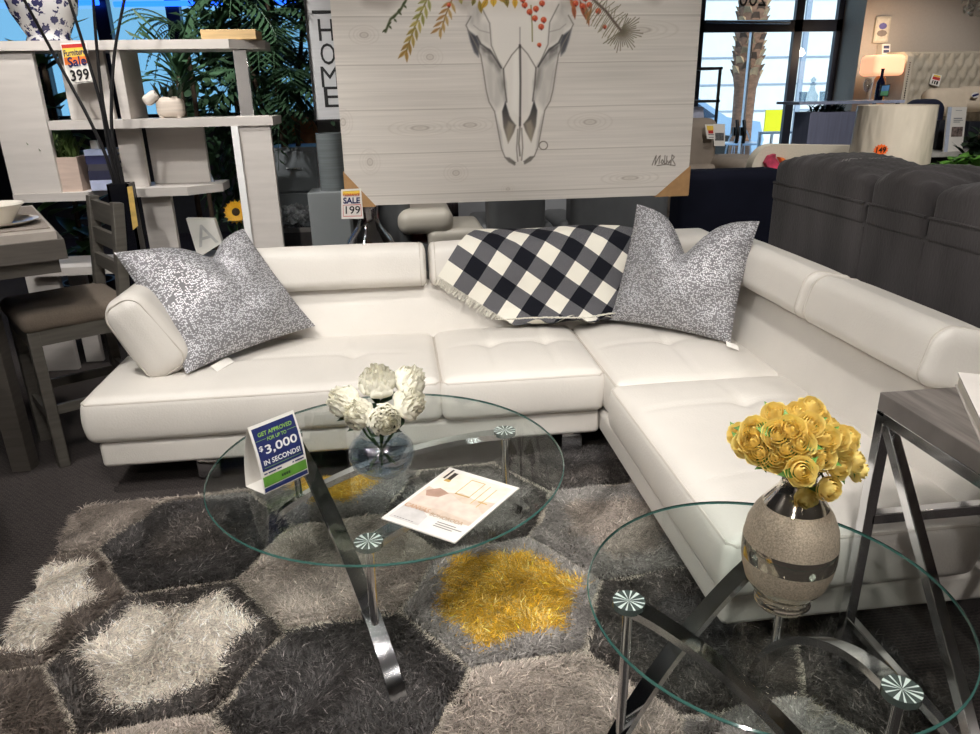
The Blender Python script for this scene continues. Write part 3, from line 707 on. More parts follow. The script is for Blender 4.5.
# ------------------------------------------------------------------ shag rug with hexagons
def make_rug():
    S = 0.33; TH = math.radians(5); c0 = np.array([-0.73, 1.80])
    e1 = np.array([math.cos(TH), math.sin(TH)]); e2 = np.array([-e1[1], e1[0]])
    CRM, DRK, CHA, TAU, LTA, GRY, YEL, BRN = [np.array(lin(c)) for c in ((222, 211, 197), (70, 65, 62), (60, 57, 56), (150, 139, 130), (170, 158, 148), (142, 137, 133), (200, 154, 40), (96, 86, 79))]
    LINE = np.array(lin((196, 186, 172)))
    # lattice: column q, row r ; centre = c0 + 1.5 S q e1 + sqrt3 S (r + q/2) e2
    def cen(q, r): return c0+1.5*S*q*e1+math.sqrt(3)*S*(r+q/2)*e2
    # kind: (border colour, blob colour or None, blob radius)
    look = {(0, 0): (DRK, CRM, .72), (2, -1): (GRY, YEL, .74), (0, 1): (CHA, DRK, .5), (-1, 1): (BRN, CRM, .74), (-1, 2): (TAU, TAU, .6), (1, 0): (LTA, TAU, .55), (1, 1): (GRY, YEL, .55),
            (2, 0): (DRK, GRY, .74), (3, -1): (GRY, TAU, .6), (3, 0): (DRK, CHA, .5), (1, -1): (CHA, CHA, .5), (-1, 0): (BRN, TAU, .5), (0, -1): (LTA, LTA, .6), (2, -2): (LTA, TAU, .6), (3, -2): (DRK, CHA, .5),
            (4, -2): (DRK, CHA, .6), (4, -1): (BRN, DRK, .6), (1, -2): (TAU, CRM, .5), (-1, -1): (DRK, CHA, .5), (0, -2): (GRY, YEL, .6), (2, -3): (DRK, CHA, .5), (3, -3): (GRY, TAU, .5), (4, -3): (DRK, CHA, .55), (0, 2): (LTA, TAU, .5), (-2, 2): (TAU, GRY, .5), (-2, 1): (DRK, CHA, .5), (4, 0): (TAU, LTA, .5), (1, 2): (DRK, CHA, .5)}
    keys = list(look); cs = np.array([cen(*k) for k in keys])
    A_ = np.array([look[k][0] for k in keys]); B_ = np.array([look[k][1] for k in keys]); Rb = np.array([look[k][2] for k in keys])
    u0, u1, v0, v1 = -0.465, 1.98, -1.35, 0.885   # rug rectangle in rotated axes about c0
    corners = [c0+a*e1+b*e2 for a, b in ((u0, v0), (u1, v0), (u1, v1), (u0, v1))]
    bk = MB().prism([(c[0], c[1], 0.0015) for c in corners], (0, 0, 0.009))
    rug = bk.build('shag_rug', pm('rug_backing', (92, 84, 78), 0.95, nscale=80, namt=0.2), smooth=0)
    tag(rug, 'grey, cream and mustard shag rug with a hexagon pattern under the coffee table', 'rug')
    r = np.random.default_rng(11); Nn = 420000
    a = r.uniform(u0, u1, Nn); b = v1-(v1-v0)*r.random(Nn)**1.15
    # ragged outline
    p = c0+a[:, None]*e1+b[:, None]*e2
    D = np.linalg.norm(p[:, None, :]-cs[None], axis=2)
    # hexagonal distance: choose the nearest centre, then the apothem distance
    k = np.argmin(D, axis=1); d = p-cs[k]; la = d@e1; lb = d@e2
    ap = np.max(np.abs(np.stack([lb, lb*0.5+la*math.sqrt(3)/2, -lb*0.5+la*math.sqrt(3)/2])), axis=0)
    edge = S*math.sqrt(3)/2-ap; 
    ang = np.arctan2(lb, la)
    hexr = ap/(S*math.sqrt(3)/2)
    wob = 0.045*np.sin(3*ang+k*1.7)+0.035*np.sin(7*ang+k*2.9)+0.02*np.sin(13*ang+k)+0.03*r.normal(size=Nn)
    blob = hexr < Rb[k]+wob*0.9
    col = np.where(blob[:, None], B_[k], A_[k])
    # two-tone yarn with patches
    patch = np.sin(p[:, 0]*23+3*np.sin(p[:, 1]*17))*np.sin(p[:, 1]*27+2*np.sin(p[:, 0]*19))
    bri = np.exp(r.normal(0, 0.32, Nn)+0.13*patch)
    dkm = col.sum(1) < .25; bri = np.where(dkm, np.exp(r.normal(-.05, .55, Nn)+.2*patch), bri)
    hi_ = dkm & (r.random(Nn) < .10); bri = np.where(hi_, bri*2.6, bri)
    col = col*bri[:, None]
    yl = (B_[k]-YEL).__abs__().sum(1) < 1e-6
    mixy = (yl & blob & (r.random(Nn) < 0.22+0.15*patch)); col[mixy] = (np.array(lin((214, 186, 110)))*bri[mixy, None])
    gro = edge < 0.013
    col[gro] = LINE*np.clip(bri[gro, None], .7, 1.2)
    Lh = 0.046*(0.75+0.5*r.random(Nn)); Lh = np.where(edge < 0.03, Lh*0.75, Lh); Lh = np.where(gro, 0.016, Lh)
    # lean direction: coherent clumps
    th = 2.2*np.sin(p[:, 0]*9+1.3*np.sin(p[:, 1]*7))+2.0*np.cos(p[:, 1]*11+1.1*np.sin(p[:, 0]*13))-1.2+r.normal(0, 0.9, Nn)
    le = np.clip(r.normal(0.95, 0.28, Nn), 0.15, 1.4)
    dx = np.cos(th)*np.sin(le); dy = np.sin(th)*np.sin(le); dz = np.cos(le)
    base = np.stack([p[:, 0], p[:, 1], np.full(Nn, 0.009)], 1)
    dirv = np.stack([dx, dy, dz], 1)
    mid = base+np.stack([dx*0.35, dy*0.35, np.full(Nn, 0.62)], 1)*Lh[:, None]*0.75
    tip = mid+np.stack([dx, dy, dz*0.25-0.06], 1)*Lh[:, None]*0.65
    sd = np.stack([-np.sin(th), np.cos(th), np.zeros(Nn)], 1)*(0.0011+0.0008*r.random(Nn))[:, None]
    V = np.stack([base-sd, base+sd, mid+sd, mid-sd, tip], 1).reshape(-1, 3)
    o5 = (np.arange(Nn)*5)[:, None]
    loops = np.concatenate([o5+np.array([[0, 1, 2, 3]]), o5+np.array([[3, 2, 4]])], 1).ravel().astype(np.int32)
    ls = np.stack([np.arange(Nn)*7, np.arange(Nn)*7+4], 1).ravel().astype(np.int32)
    me = bpy.data.meshes.new('pile'); me.vertices.add(len(V)); off = np.array(rug['_w'])
    me.vertices.foreach_set('co', (V-off).astype(np.float32).ravel())
    me.loops.add(len(loops)); me.loops.foreach_set('vertex_index', loops); me.polygons.add(2*Nn); me.polygons.foreach_set('loop_start', ls)
    ca = me.color_attributes.new('Col', 'FLOAT_COLOR', 'POINT'); cc = np.repeat(np.concatenate([np.clip(col, 0, 1), np.ones((Nn, 1))], 1), 5, axis=0)
    ca.data.foreach_set('color', cc.astype(np.float32).ravel())
    me.materials.append(vcol_mat('shag_yarn', 0.55, spec=0.35)); me.update(calc_edges=True); me.validate()
    o = bpy.data.objects.new('pile', me); COL.objects.link(o); o.parent = rug; o['kind'] = 'stuff'
make_rug()

# ------------------------------------------------------------------ glass and chrome tables
star_glint = pm('star_disc_painted_glint', (236, 240, 238), 0.3, 0.0, nscale=5, namt=0.02)
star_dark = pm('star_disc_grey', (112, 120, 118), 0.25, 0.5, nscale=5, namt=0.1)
def spiral_table(name, label, cat, cx, cy, R, h, discs, rdisc, foot_k, fz, dr):
    t = thing(name, label, cat, (cx, cy, 0.012))
    th = 0.008
    g = MB(); n = 96; pr_ = [(0, h-th), (R-.003, h-th), (R, h-th+.003), (R, h-.003), (R-.003, h), (0, h)]
    g.lathe([(pr_[0][0], pr_[0][1], 0), (pr_[1][0], pr_[1][1], 1), (pr_[2][0], pr_[2][1], 1), (pr_[3][0], pr_[3][1], 1), (pr_[4][0], pr_[4][1], 0), pr_[5]], (cx, cy, 0), n)
    g.build('glass_top', [glass_clear, glass_edge], parent=t, smooth=40)
    for i, a in enumerate(discs):
        A = np.array([cx+rdisc*math.cos(a), cy+rdisc*math.sin(a)]); a2 = discs[(i+1) % len(discs)]
        fa = a2+math.radians(7); B = np.array([cx+foot_k*math.cos(fa), cy+foot_k*math.sin(fa)])
        # arched flat band from the disc down to the foot
        p = 1.5; hz = h-th-0.016; path = []
        dxy = (B-A)/np.linalg.norm(B-A); nrm = np.array([-dxy[1], dxy[0]]); Ln = np.linalg.norm(B-A)
        ts = np.concatenate([np.linspace(-0.02, 0.9, 40), np.linspace(0.91, 1.0, 16)])
        zz = fz+(hz-fz)*np.clip(1-np.clip(ts, 0, 1)**p, 0, 1)**(1/p)
        prof = np.stack([ts*Ln, zz], 1); tg_ = np.gradient(prof, axis=0); tg_ /= np.linalg.norm(tg_, axis=1, keepdims=True)
        no = np.stack([-tg_[:, 1], tg_[:, 0]], 1); W = 0.0225*dr; T = 0.010*dr
        ring = []
        for k in range(len(ts)):
            c = A+dxy*prof[k, 0]; z = prof[k, 1]
            q = []
            for sw, st_ in ((-1, -1), (1, -1), (1, 1), (-1, 1)):
                v = c+nrm*W*sw+dxy*no[k, 0]*T*st_; q.append((v[0], v[1], z+no[k, 1]*T*st_))
            ring.append(q)
        Vs = np.array(ring).reshape(-1, 3); Fs = []
        for k in range(len(ts)-1):
            for j in range(4): Fs.append([k*4+j, k*4+(j+1) % 4, (k+1)*4+(j+1) % 4, (k+1)*4+j])
        Fs.append([3, 2, 1, 0]); e_ = (len(ts)-1)*4; Fs.append([e_, e_+1, e_+2, e_+3])
        MB().add(Vs, Fs).build('arched_leg', chrome, parent=t, smooth=40)
        # disc just under the glass; its brushed-metal starburst reflection is painted in bright wedges
        d = MB(); rd = 0.037*dr; zt = h-th-0.0005
        V = []; F_ = []; Mi = []; nW = 48
        V.append((A[0], A[1], zt))
        for k in range(nW): an = 2*PI*k/nW; V.append((A[0]+rd*math.cos(an), A[1]+rd*math.sin(an), zt))
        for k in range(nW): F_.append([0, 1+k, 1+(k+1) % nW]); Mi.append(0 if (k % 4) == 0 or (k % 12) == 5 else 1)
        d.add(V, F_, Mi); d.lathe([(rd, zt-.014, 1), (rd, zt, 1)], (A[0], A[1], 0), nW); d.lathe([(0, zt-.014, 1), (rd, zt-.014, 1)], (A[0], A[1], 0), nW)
        d.build('star_disc', [star_glint, star_dark], parent=t, smooth=20)
        # support tube down to the neighbouring band
        j = (i-1) % len(discs); Aj = np.array([cx+rdisc*math.cos(discs[j]), cy+rdisc*math.sin(discs[j])]); fj = a+math.radians(7)
        Bj = np.array([cx+foot_k*math.cos(fj), cy+foot_k*math.sin(fj)]); dj = (Bj-Aj); Lj = np.linalg.norm(dj); s_ = np.clip(((A-Aj)@dj)/Lj**2, 0, 1)
        zt2 = fz+(hz-fz)*max(0, 1-s_**p)**(1/p); q2 = Aj+dj*s_
        MB().tube([(A[0], A[1], zt-.012), (q2[0], q2[1], zt2)], 0.012*dr, 16).build('support_tube', chrome, parent=t)
    return t
D2R = math.radians
spiral_table('coffee_table', 'large round glass coffee table on arched chrome legs in front of the sofa', 'table', -0.072, 2.06, 0.542, 0.435, [D2R(141), D2R(263), D2R(24)], 0.425, 0.56, 0.012, 1.0)
spiral_table('side_table', 'smaller round glass table on arched chrome legs beside the chaise', 'table', 0.68, 1.12, 0.355, 0.565, [D2R(173), D2R(293), D2R(53)], 0.275, 0.36, 0.012, 0.85)

# ------------------------------------------------------------------ folded sign, brochure
def tent():
    zt = 0.436
    BL = at(264.6, 494.5, z=zt); BR = at(308.7, 473.6, z=zt); KL = at(245.8, 486.6, z=zt)
    mid = BL*0.42+KL*0.58; y0 = mid[1]; TL = at(247.4, 427.8, y=y0); e = BR-BL
    t = MB(); N_ = 12
    sgn = thing('tent_sign', 'folded white card sign offering up to $3,000 standing on the glass coffee table', 'sign', (*((BL+KL+e)/3)[:2], zt))
    out = np.cross(e, (0, 0, 1)); out /= np.linalg.norm(out)
    if out[1] > 0: out = -out
    def curve(P0, P1, bul, s): return P0*(1-s)+P1*s+out*bul*math.sin(PI*s)
    fr = [curve(BL, TL, 0.010, s) for s in np.linspace(0, 1, N_)]; bk = [curve(KL, TL, -0.012, s) for s in np.linspace(0, 1, N_)]
    th = 0.0012
    loop = fr+bk[::-1][1:]
    V = []; 
    for p in loop: V += [p, p+e]
    F = [[2*i, 2*i+1, 2*i+3, 2*i+2] for i in range(len(loop)-1)]; F.append([2*len(loop)-2, 2*len(loop)-1, 1, 0])
    t.add(V, F)
    # inner faces so that the card has thickness
    cen_ = (BL+KL+TL)/3; V2 = [cen_*0.02+p*0.98 if k % 2 == 0 else (cen_+e)*0.02+p*0.98 for k, p in enumerate(V)]
    t.add(V2, [f[::-1] for f in F])
    t.build('folded_card', white_paper, parent=sgn, smooth=50)
    # printed front
    ue = e/np.linalg.norm(e); W = np.linalg.norm(e)
    def S(u, v, lift=0.0012): return curve(BL, TL, 0.010, v)+e*u+out*lift
    pr_ = MB()
    def patch(u0, u1, v0, v1, mi, lift=0.0012, n=10):
        vs = np.linspace(v0, v1, n); V = []
        for v in vs: V += [S(u0, v, lift), S(u1, v, lift)]
        pr_.add(V, [[2*i, 2*i+1, 2*i+3, 2*i+2] for i in range(n-1)], mi)
    patch(0.045, .955, .335, .955, 0); patch(.02, .98, .10, .255, 1); patch(.02, .98, .02, .085, 0)
    up = (TL-BL)/np.linalg.norm(TL-BL); H_ = np.linalg.norm(TL-BL)
    def tx(s_, u, v, h, w, mi): pr_.text(s_, S(u, v, 0.0022), ue, up, h*H_, mi, w=w*W, bold=0.018)
    tx('GET APPROVED', .5, .855, .062, .74, 2); tx('FOR UP TO', .5, .765, .055, .42, 2)
    tx('3,000', .54, .62, .15, .70, 3); tx('$', .115, .665, .085, .08, 3); tx('IN SECONDS!', .5, .455, .075, .80, 3)
    patch(.06, .27, .775, .780, 2, .0018); patch(.74, .95, .775, .780, 2, .0018); patch(.09, .92, .375, .38, 2, .0018)
    for a, b in ((.06, .13), (.15, .32), (.34, .44), (.68, .72), (.74, .94)): patch(a, b, .285, .305, 0, .0016, 3)
    for a, b in ((.41, .45), (.46, .5), (.51, .55), (.56, .6)): patch(a, b, .155, .195, 4, .0018, 3)
    pr_.build('printed_front', [pm('sign_navy', (30, 42, 96), 0.45), pm('sign_green', (92, 146, 52), 0.45), pm('sign_lime', (150, 196, 84), 0.45), white_ink, pm('sign_dark_green', (30, 60, 30), 0.5)], parent=sgn, smooth=50)
tent()
def brochure():
    zt = 0.4375
    A, B, C, D = [at(x, y, z=zt) for x, y in ((381.5, 519), (449.7, 468.4), (519.3, 489), (455, 543.9))]
    b = MB(); b.prism([A, B, C, D], (0, 0, 0.004))
    o = b.build('brochure', white_paper, smooth=0)
    tag(o, 'printed white brochure with a pale bedroom photo lying on the coffee table', 'brochure')
    def S(u, v, l=0.0045): p = A*(1-u)*(1-v)+B*(1-u)*v+D*u*(1-v)+C*u*v; return p+np.array([0, 0, l])
    m = MB()
    def poly(pl, mi, l=.0045): m.add([S(u, v, l) for u, v in pl], [list(range(len(pl)))], mi)
    R_ = lambda a, b_, c, d: [(a, c), (b_, c), (b_, d), (a, d)]
    poly(R_(.05, .95, .25, .94), 0)                                             # picture: beige scene
    poly([(.05, .62), (.25, .58), (.5, .66), (.7, .62), (.95, .66), (.95, .94), (.05, .94)], 1, .0047)   # pale wall
    poly([(.05, .42), (.2, .52), (.4, .60), (.62, .52), (.80, .55), (.95, .45), (.95, .30), (.5, .34), (.05, .30)], 2, .0048)  # cushions
    poly([(.08, .55), (.2, .64), (.36, .60), (.30, .50), (.15, .47)], 3, .0049)
    poly(R_(.08, .11, .80, .97), 4, .0049); poly(R_(.14, .20, .78, .93), 4, .0049); poly(R_(.13, .21, .76, .80), 5, .0050)
    for q in (R_(.42, .43, .62, .90), R_(.42, .62, .89, .90), R_(.61, .62, .62, .90), R_(.42, .62, .62, .635), R_(.70, .71, .55, .88), R_(.80, .81, .52, .86), R_(.76, .88, .60, .615)): poly(q, 5, .0050)
    poly([(.05, .05), (.46, .05), (.44, .2), (.34, .25), (.05, .25)], 6, .0047)
    ux = D-A; uy = B-A
    def tx(s_, u, v, h, w, mi): m.text(s_, S(u, v, .005), ux, uy, h*np.linalg.norm(uy), mi, w=w*np.linalg.norm(ux), bold=.01)
    tx('CANVAS', .23, .27, .06, .34, 7); tx('BOHORODA', .66, .245, .05, .44, 8); 
    for v in (.17, .14, .11): poly(R_(.60, .60+.25+.1*(v == .14), v, v+.012), 9, .0050)
    for k in range(7): poly(R_(.10+.04*k, .125+.04*k, .07, .08), 9, .0050)
    m.build('cover_print', [pm('print_beige', (206, 188, 172), .5), pm('print_ivory', (226, 218, 204), .5), pm('print_blush', (214, 196, 184), .5), pm('print_rosewood', (172, 140, 124), .5), pm('print_dark', (50, 44, 40), .5), pm('print_gold', (190, 156, 84), .5), pm('print_grey', (200, 196, 194), .5), pm('print_tan', (190, 150, 120), .5), pm('print_sand', (178, 152, 126), .5), pm('print_text', (130, 126, 124), .5)], parent=o, smooth=0)
brochure()

# ------------------------------------------------------------------ flowers
def petal(mb, M, L, W, cup, curl, mi=0, n=6, ruffle=0.0, seed=0, thick=0.0):
    """petal growing from the origin along +Z, facing +X (outwards)"""
    u = np.linspace(-1, 1, n); v = np.linspace(0, 1, n); U, V = np.meshgrid(u, v, indexing='ij')
    wid = W*np.sin(np.clip(V*0.85+0.12, 0, 1)*PI)**0.6*np.where(V > .8, 1-((V-.8)/.2)**2*.25, 1)
    y = U*wid; x = cup*(1-U**2)*np.sin(V*PI*0.75)+curl*V**3+cup*0.2*V; z = V*L*(1-0.12*U**2)
    if ruffle: x = x+ruffle*np.sin(U*7+seed)*V**2; z = z+ruffle*np.sin(U*9+seed*2)*V**2
    P = np.stack([x, y, z], -1).reshape(-1, 3); mb.grid(xf(M, P).reshape(n, n, 3), mi=mi)
def cup_petal(mb, a, W, R, h, r, close, flare, ruf=0.0, seed=0, n=7, z0=-.55, back=0.0):
    """petal of a cupped bloom, wrapped round the axis; sizes as fractions of R"""
    u = np.linspace(-1, 1, n); v = np.linspace(0, 1, n); U, V = np.meshgrid(u, v, indexing='ij')
    wid = W*(.35+.65*np.sin(np.clip(V*1.15, 0, 1)*PI/2))
    rad = r*np.sin(np.clip(.12+V*.62, 0, 1)*PI)**.7*(1-close*V**2)+flare*np.clip((V-.55)/.45, 0, 1)**2*(1-.3*U**2)
    rad = rad+.03*U
    z = z0+h*V-.22*h*(U**2)*V**3-back*np.clip((V-.7)/.3, 0, 1)**2
    if ruf: rad = rad+ruf*np.sin(U*6+seed*1.7)*V**2; z = z+ruf*np.sin(U*8+seed*2.3)*V**3
    an = a+U*wid
    P = np.stack([R*rad*np.cos(an), R*rad*np.sin(an), R*z], -1); mb.grid(P)
def rose_mesh(R=0.032, seed=1):
    m = MB(); r = np.random.default_rng(seed)
    for li, (n, rr, h, cl, fl, back, W) in enumerate([(2, .22, 1.42, .30, 0, 0, 1.9), (3, .36, 1.40, .22, .02, 0, 1.35), (3, .52, 1.34, .16, .07, .02, 1.3), (4, .70, 1.22, .10, .16, .05, 1.05), (5, .86, 1.02, .02, .26, .10, .86), (5, .98, .78, 0, .30, .12, .80)]):
        for k in range(n): cup_petal(m, 2*PI*k/n+li*.8+r.normal(0, .1), W, R, h*(1+r.normal(0, .03)), rr, cl, fl, .02+.02*li/5, k+li+seed, back=back)
    m.ball((0, 0, R*.25), (R*.16, R*.16, R*.5), sub=2)
    return m
def peony_mesh(R=0.05, seed=1):
    m = MB(); r = np.random.default_rng(seed)
    for li, (n, rr, h, cl, fl, W) in enumerate([(5, .20, 1.5, .1, .05, .8), (7, .36, 1.48, .1, .07, .6), (9, .52, 1.42, .12, .08, .5), (10, .68, 1.34, .12, .09, .46), (10, .82, 1.2, .12, .10, .48), (9, .93, 1.0, .08, .12, .54), (8, 1.0, .78, .02, .12, .58)]):
        for k in range(n): cup_petal(m, 2*PI*k/n+li*.7+r.normal(0, .15), W, R, h*(1+r.normal(0, .07)), rr*(1+r.normal(0, .05)), cl, fl, .085, k*1.3+li+seed, z0=-.72)
    m.ball((0, 0, 0), (R*.5, R*.5, R*.6), sub=2)
    return m
def petal_mat(name, rgb, tr):
    m = pm(name, rgb, .55, nscale=30, namt=.06, spec=.25); nt = m.node_tree; N = nt.nodes; L = nt.links; b = N['Principled BSDF']
    t = N.new('ShaderNodeBsdfTranslucent'); L.new(b.inputs['Base Color'].links[0].from_socket, t.inputs[0]); mx = N.new('ShaderNodeMixShader'); mx.inputs[0].default_value = tr
    L.new(b.outputs[0], mx.inputs[1]); L.new(t.outputs[0], mx.inputs[2]); L.new(mx.outputs[0], N['Material Output'].inputs[0]); return m
def place(o, loc, d, spin=0):
    q = Vector(d).to_track_quat('Z', 'Y'); o.rotation_mode = 'XYZ'; o.location = [float(v) for v in loc]
    o.rotation_euler = (q.to_matrix().to_4x4()@Matrix.Rotation(spin, 4, 'Z')).to_euler()
def local_thing(name, label, cat, group=None): return thing(name, label, cat, (0, 0, 0), group)

def clear_vase_flowers():
    c = at(383, 471, z=0.4375); vx_, vy_ = c[0], c[1]
    v = thing('bowl_vase', 'round smoky glass bowl vase holding white flowers on the coffee table', 'vase', (vx_, vy_, .4365))
    pr_ = [(0, .004), (.05, .0), (.062, .004), (.088, .028), (.098, .058), (.094, .088), (.078, .110), (.058, .122), (.060, .128), (.055, .126), (.054, .120), (.073, .107), (.089, .087), (.093, .058), (.083, .030), (.055, .010), (0, .010)]
    gm = thin_glass('smoky_vase_glass', (0.80, 0.84, 0.88), extra=0.05)
    MB().lathe(pr_, (vx_, vy_, .4365), 40).build('glass_body', gm, parent=v, smooth=60)
    MB().lathe([(0, .075), (.0875, .0755), (.088, .074), (.083, .034), (.055, .012), (0, .012)], (vx_, vy_, .4365), 40).build('water', thin_glass('water', (.93, .95, .96), ior=1.33), parent=v, smooth=60)
    white_petal = petal_mat('white_petal', (240, 237, 222), .25)
    heads = [(377, 375, 1.12, 'largest white peony at the top of the glass bowl'), (338, 398, .98, 'white peony at the left rim of the bouquet in the glass bowl'), (354, 412, .92, 'white peony low on the left above the glass bowl'), (413, 377, 1.0, 'white peony with a yellowish heart at the upper right of the glass bowl'), (413, 400, .98, 'white peony leaning right over the glass bowl'), (386, 421, .88, 'white peony hanging lowest over the front rim of the glass bowl')]
    mid = np.array([vx_, vy_, .62])
    for i, (px, py, s, lab) in enumerate(heads):
        yo = [.0, -.01, -.05, .03, -.04, -.09][i]; p = at(px, py, y=vy_+yo); R = .0505*s
        t = local_thing('peony', lab, 'flower', 'white peonies in the glass bowl')
        b = peony_mesh(R, seed=i+1); b.build('bloom', white_petal, parent=t, smooth=60)
        d = (p-mid); d = d/np.linalg.norm(d)+np.array([0, -.45, .35])
        place(t, p-np.array(d)/np.linalg.norm(d)*R*.3, d, i)
        st = Vector((vx_+(p[0]-vx_)*-.35, vy_+(p[1]-vy_)*-.4, .4365+.02)); mouth = Vector((vx_+(p[0]-vx_)*.35, vy_+(p[1]-vy_)*.35, .4365+.125))
        Mi = t.matrix_basis.inverted(); pts_ = [Mi@Vector(q) for q in (t.location, (Vector(t.location)+mouth)/2+Vector((0, 0, .012)), mouth, st)]
        sm_ = MB().tube([tuple(q) for q in pts_], .0035, 6); sm_.build('stem', stem_green, parent=t)
        lf = MB()
        for k in range(3):
            Q = Matrix.Translation(pts_[1])@Matrix.Rotation(k*2.1+i, 4, 'Z')@Matrix.Rotation(1.0, 4, 'Y'); petal(lf, Q, .055, .012, .004, .01)
        lf.build('leaf_sprig', leaf_green, parent=t, smooth=60)
clear_vase_flowers()

def silver_vase_roses():
    c = at(781, 603, z=0.567); vx_, vy_ = c[0], c[1]; z0 = .5660
    s = 1.0
    pol = pm('mirror_silver', (236, 228, 214), 0.08, 0.97, nscale=40, namt=0.06, bump=0.02, bscale=60); mat_ = pm('matte_champagne_silver', (190, 176, 156), 0.42, 0.55, nscale=300, namt=0.3, bump=0.25, bscale=500)
    # (radius, height, material) 0 polished 1 matte
    k = 1/575
    rows = [(605, 0, 0), (604, 26, 0), (600, 30, 0), (596, 28, 0), (590, 31, 0), (584, 37, 0), (578, 42, 1), (566, 46.5, 1), (556, 48.5, 0), (546, 49, 0), (540, 48.5, 1), (526, 46, 1), (514, 40, 1), (505, 33, 0), (497, 26, 0), (490, 20, 0), (484, 17, 0), (476, 17, 0), (472, 20, 0), (470, 21, 0), (472, 19, 0), (480, 15, 0), (500, 20, 0)]
    hgt = lambda py: at(781+(605-py)*.1, py, y=vy_)[2]
    z_b = hgt(605); rp_ = [((r_*k), max(0, hgt(py)-z_b)*1.0, mi) for py, r_, mi in rows]
    # smooth the profile
    v = thing('silver_vase', 'round silver vase with polished and matte bands on the smaller glass table', 'vase', (vx_, vy_, z0))
    out = []
    for a, b in zip(rp_[:-1], rp_[1:]):
        for t_ in (0, .5): out.append((a[0]*(1-t_)+b[0]*t_, a[1]*(1-t_)+b[1]*t_, a[2]))
    out.append(rp_[-1]); MB().lathe(out, (vx_, vy_, z0), 56).build('body', [pol, mat_], parent=v, smooth=60)
    heads = [(738, 433), (775, 411), (814, 404), (754, 428), (778, 433), (758, 452), (776, 457), (801, 442), (824, 455), (792, 428), (812, 423), (841, 436), (843, 466), (860, 460), (803, 472), (833, 491), (810, 502), (821, 414), (848, 447), (752, 440), (790, 416), (829, 437), (864, 470), (745, 444), (800, 410), (833, 425), (853, 437), (787, 447), (812, 458)]
    pm_y = petal_mat('yellow_petal', (255, 231, 146), .34)
    protos = []
    labels = {0: 'yellow rose at the far left of the bouquet in the silver vase', 2: 'yellow rose at the very top of the bouquet in the silver vase', 6: 'open yellow rose facing forward at the left of the silver vase bouquet', 7: 'large open yellow rose in the centre of the silver vase bouquet', 14: 'small deep yellow rose just above the neck of the silver vase', 15: 'yellow rose hanging low at the right of the silver vase neck', 16: 'lowest yellow rose, drooping over the shoulder of the silver vase', 22: 'yellow rose at the far right edge of the silver vase bouquet'}
    Cn = at(800, 455, y=vy_); cen_ = np.array([Cn[0], vy_, Cn[2]-.02]); mouth = np.array([vx_, vy_, z0+hgt(474)-z_b])
    for i, (px, py) in enumerate(heads):
        a = (px-800)/66.0; b = (py-450)/52.0; q = min(1, a*a+b*b); dep = -.115*math.sqrt(1-q)*(1 if i not in (1, 2, 17, 20, 24, 25) else .2)-(.05 if i in (14, 15, 16) else 0)
        p = at(px, py, y=vy_+dep)
        R = .0235*(1.08 if i in (7, 6, 8) else .95+.1*((i*7) % 5)/5)
        t = local_thing('rose', labels.get(i, 'yellow rose packed among the others in the silver vase bouquet'), 'flower', 'yellow roses in the silver vase')
        rose_mesh(R, seed=i).build('bloom', pm_y, parent=t, smooth=60)
        d = p-cen_; d = d/np.linalg.norm(d)+np.array([0, -.55, .25]); place(t, p-np.array(d)/np.linalg.norm(d)*R*.5, d, i)
        Mi = t.matrix_basis.inverted(); L0 = Vector(t.location); mo = Vector(mouth)+Vector(((p[0]-vx_)*.06, (p[1]-vy_)*.06, 0))
        lowq = p[2] < mouth[2]+.02
        pth = [L0, (L0+mo)/2+Vector((0, 0, .03 if lowq else 0.0)), mo+Vector((0, 0, .012)), mo-Vector((0, 0, .06))]
        MB().tube([tuple(Mi@q_) for q_ in pth], .0022, 6).build('stem', stem_green, parent=t)
        lf = MB()
        for kk in range(2):
            Q = Matrix.Translation((0, 0, -.006))@Matrix.Rotation(kk*2.6+i*1.3, 4, 'Z')@Matrix.Rotation(1.25, 4, 'Y'); petal(lf, Q, R*1.45, R*.34, .003, .008)
        lf.build('leaf', leaf_bright, parent=t, smooth=60)
silver_vase_roses()

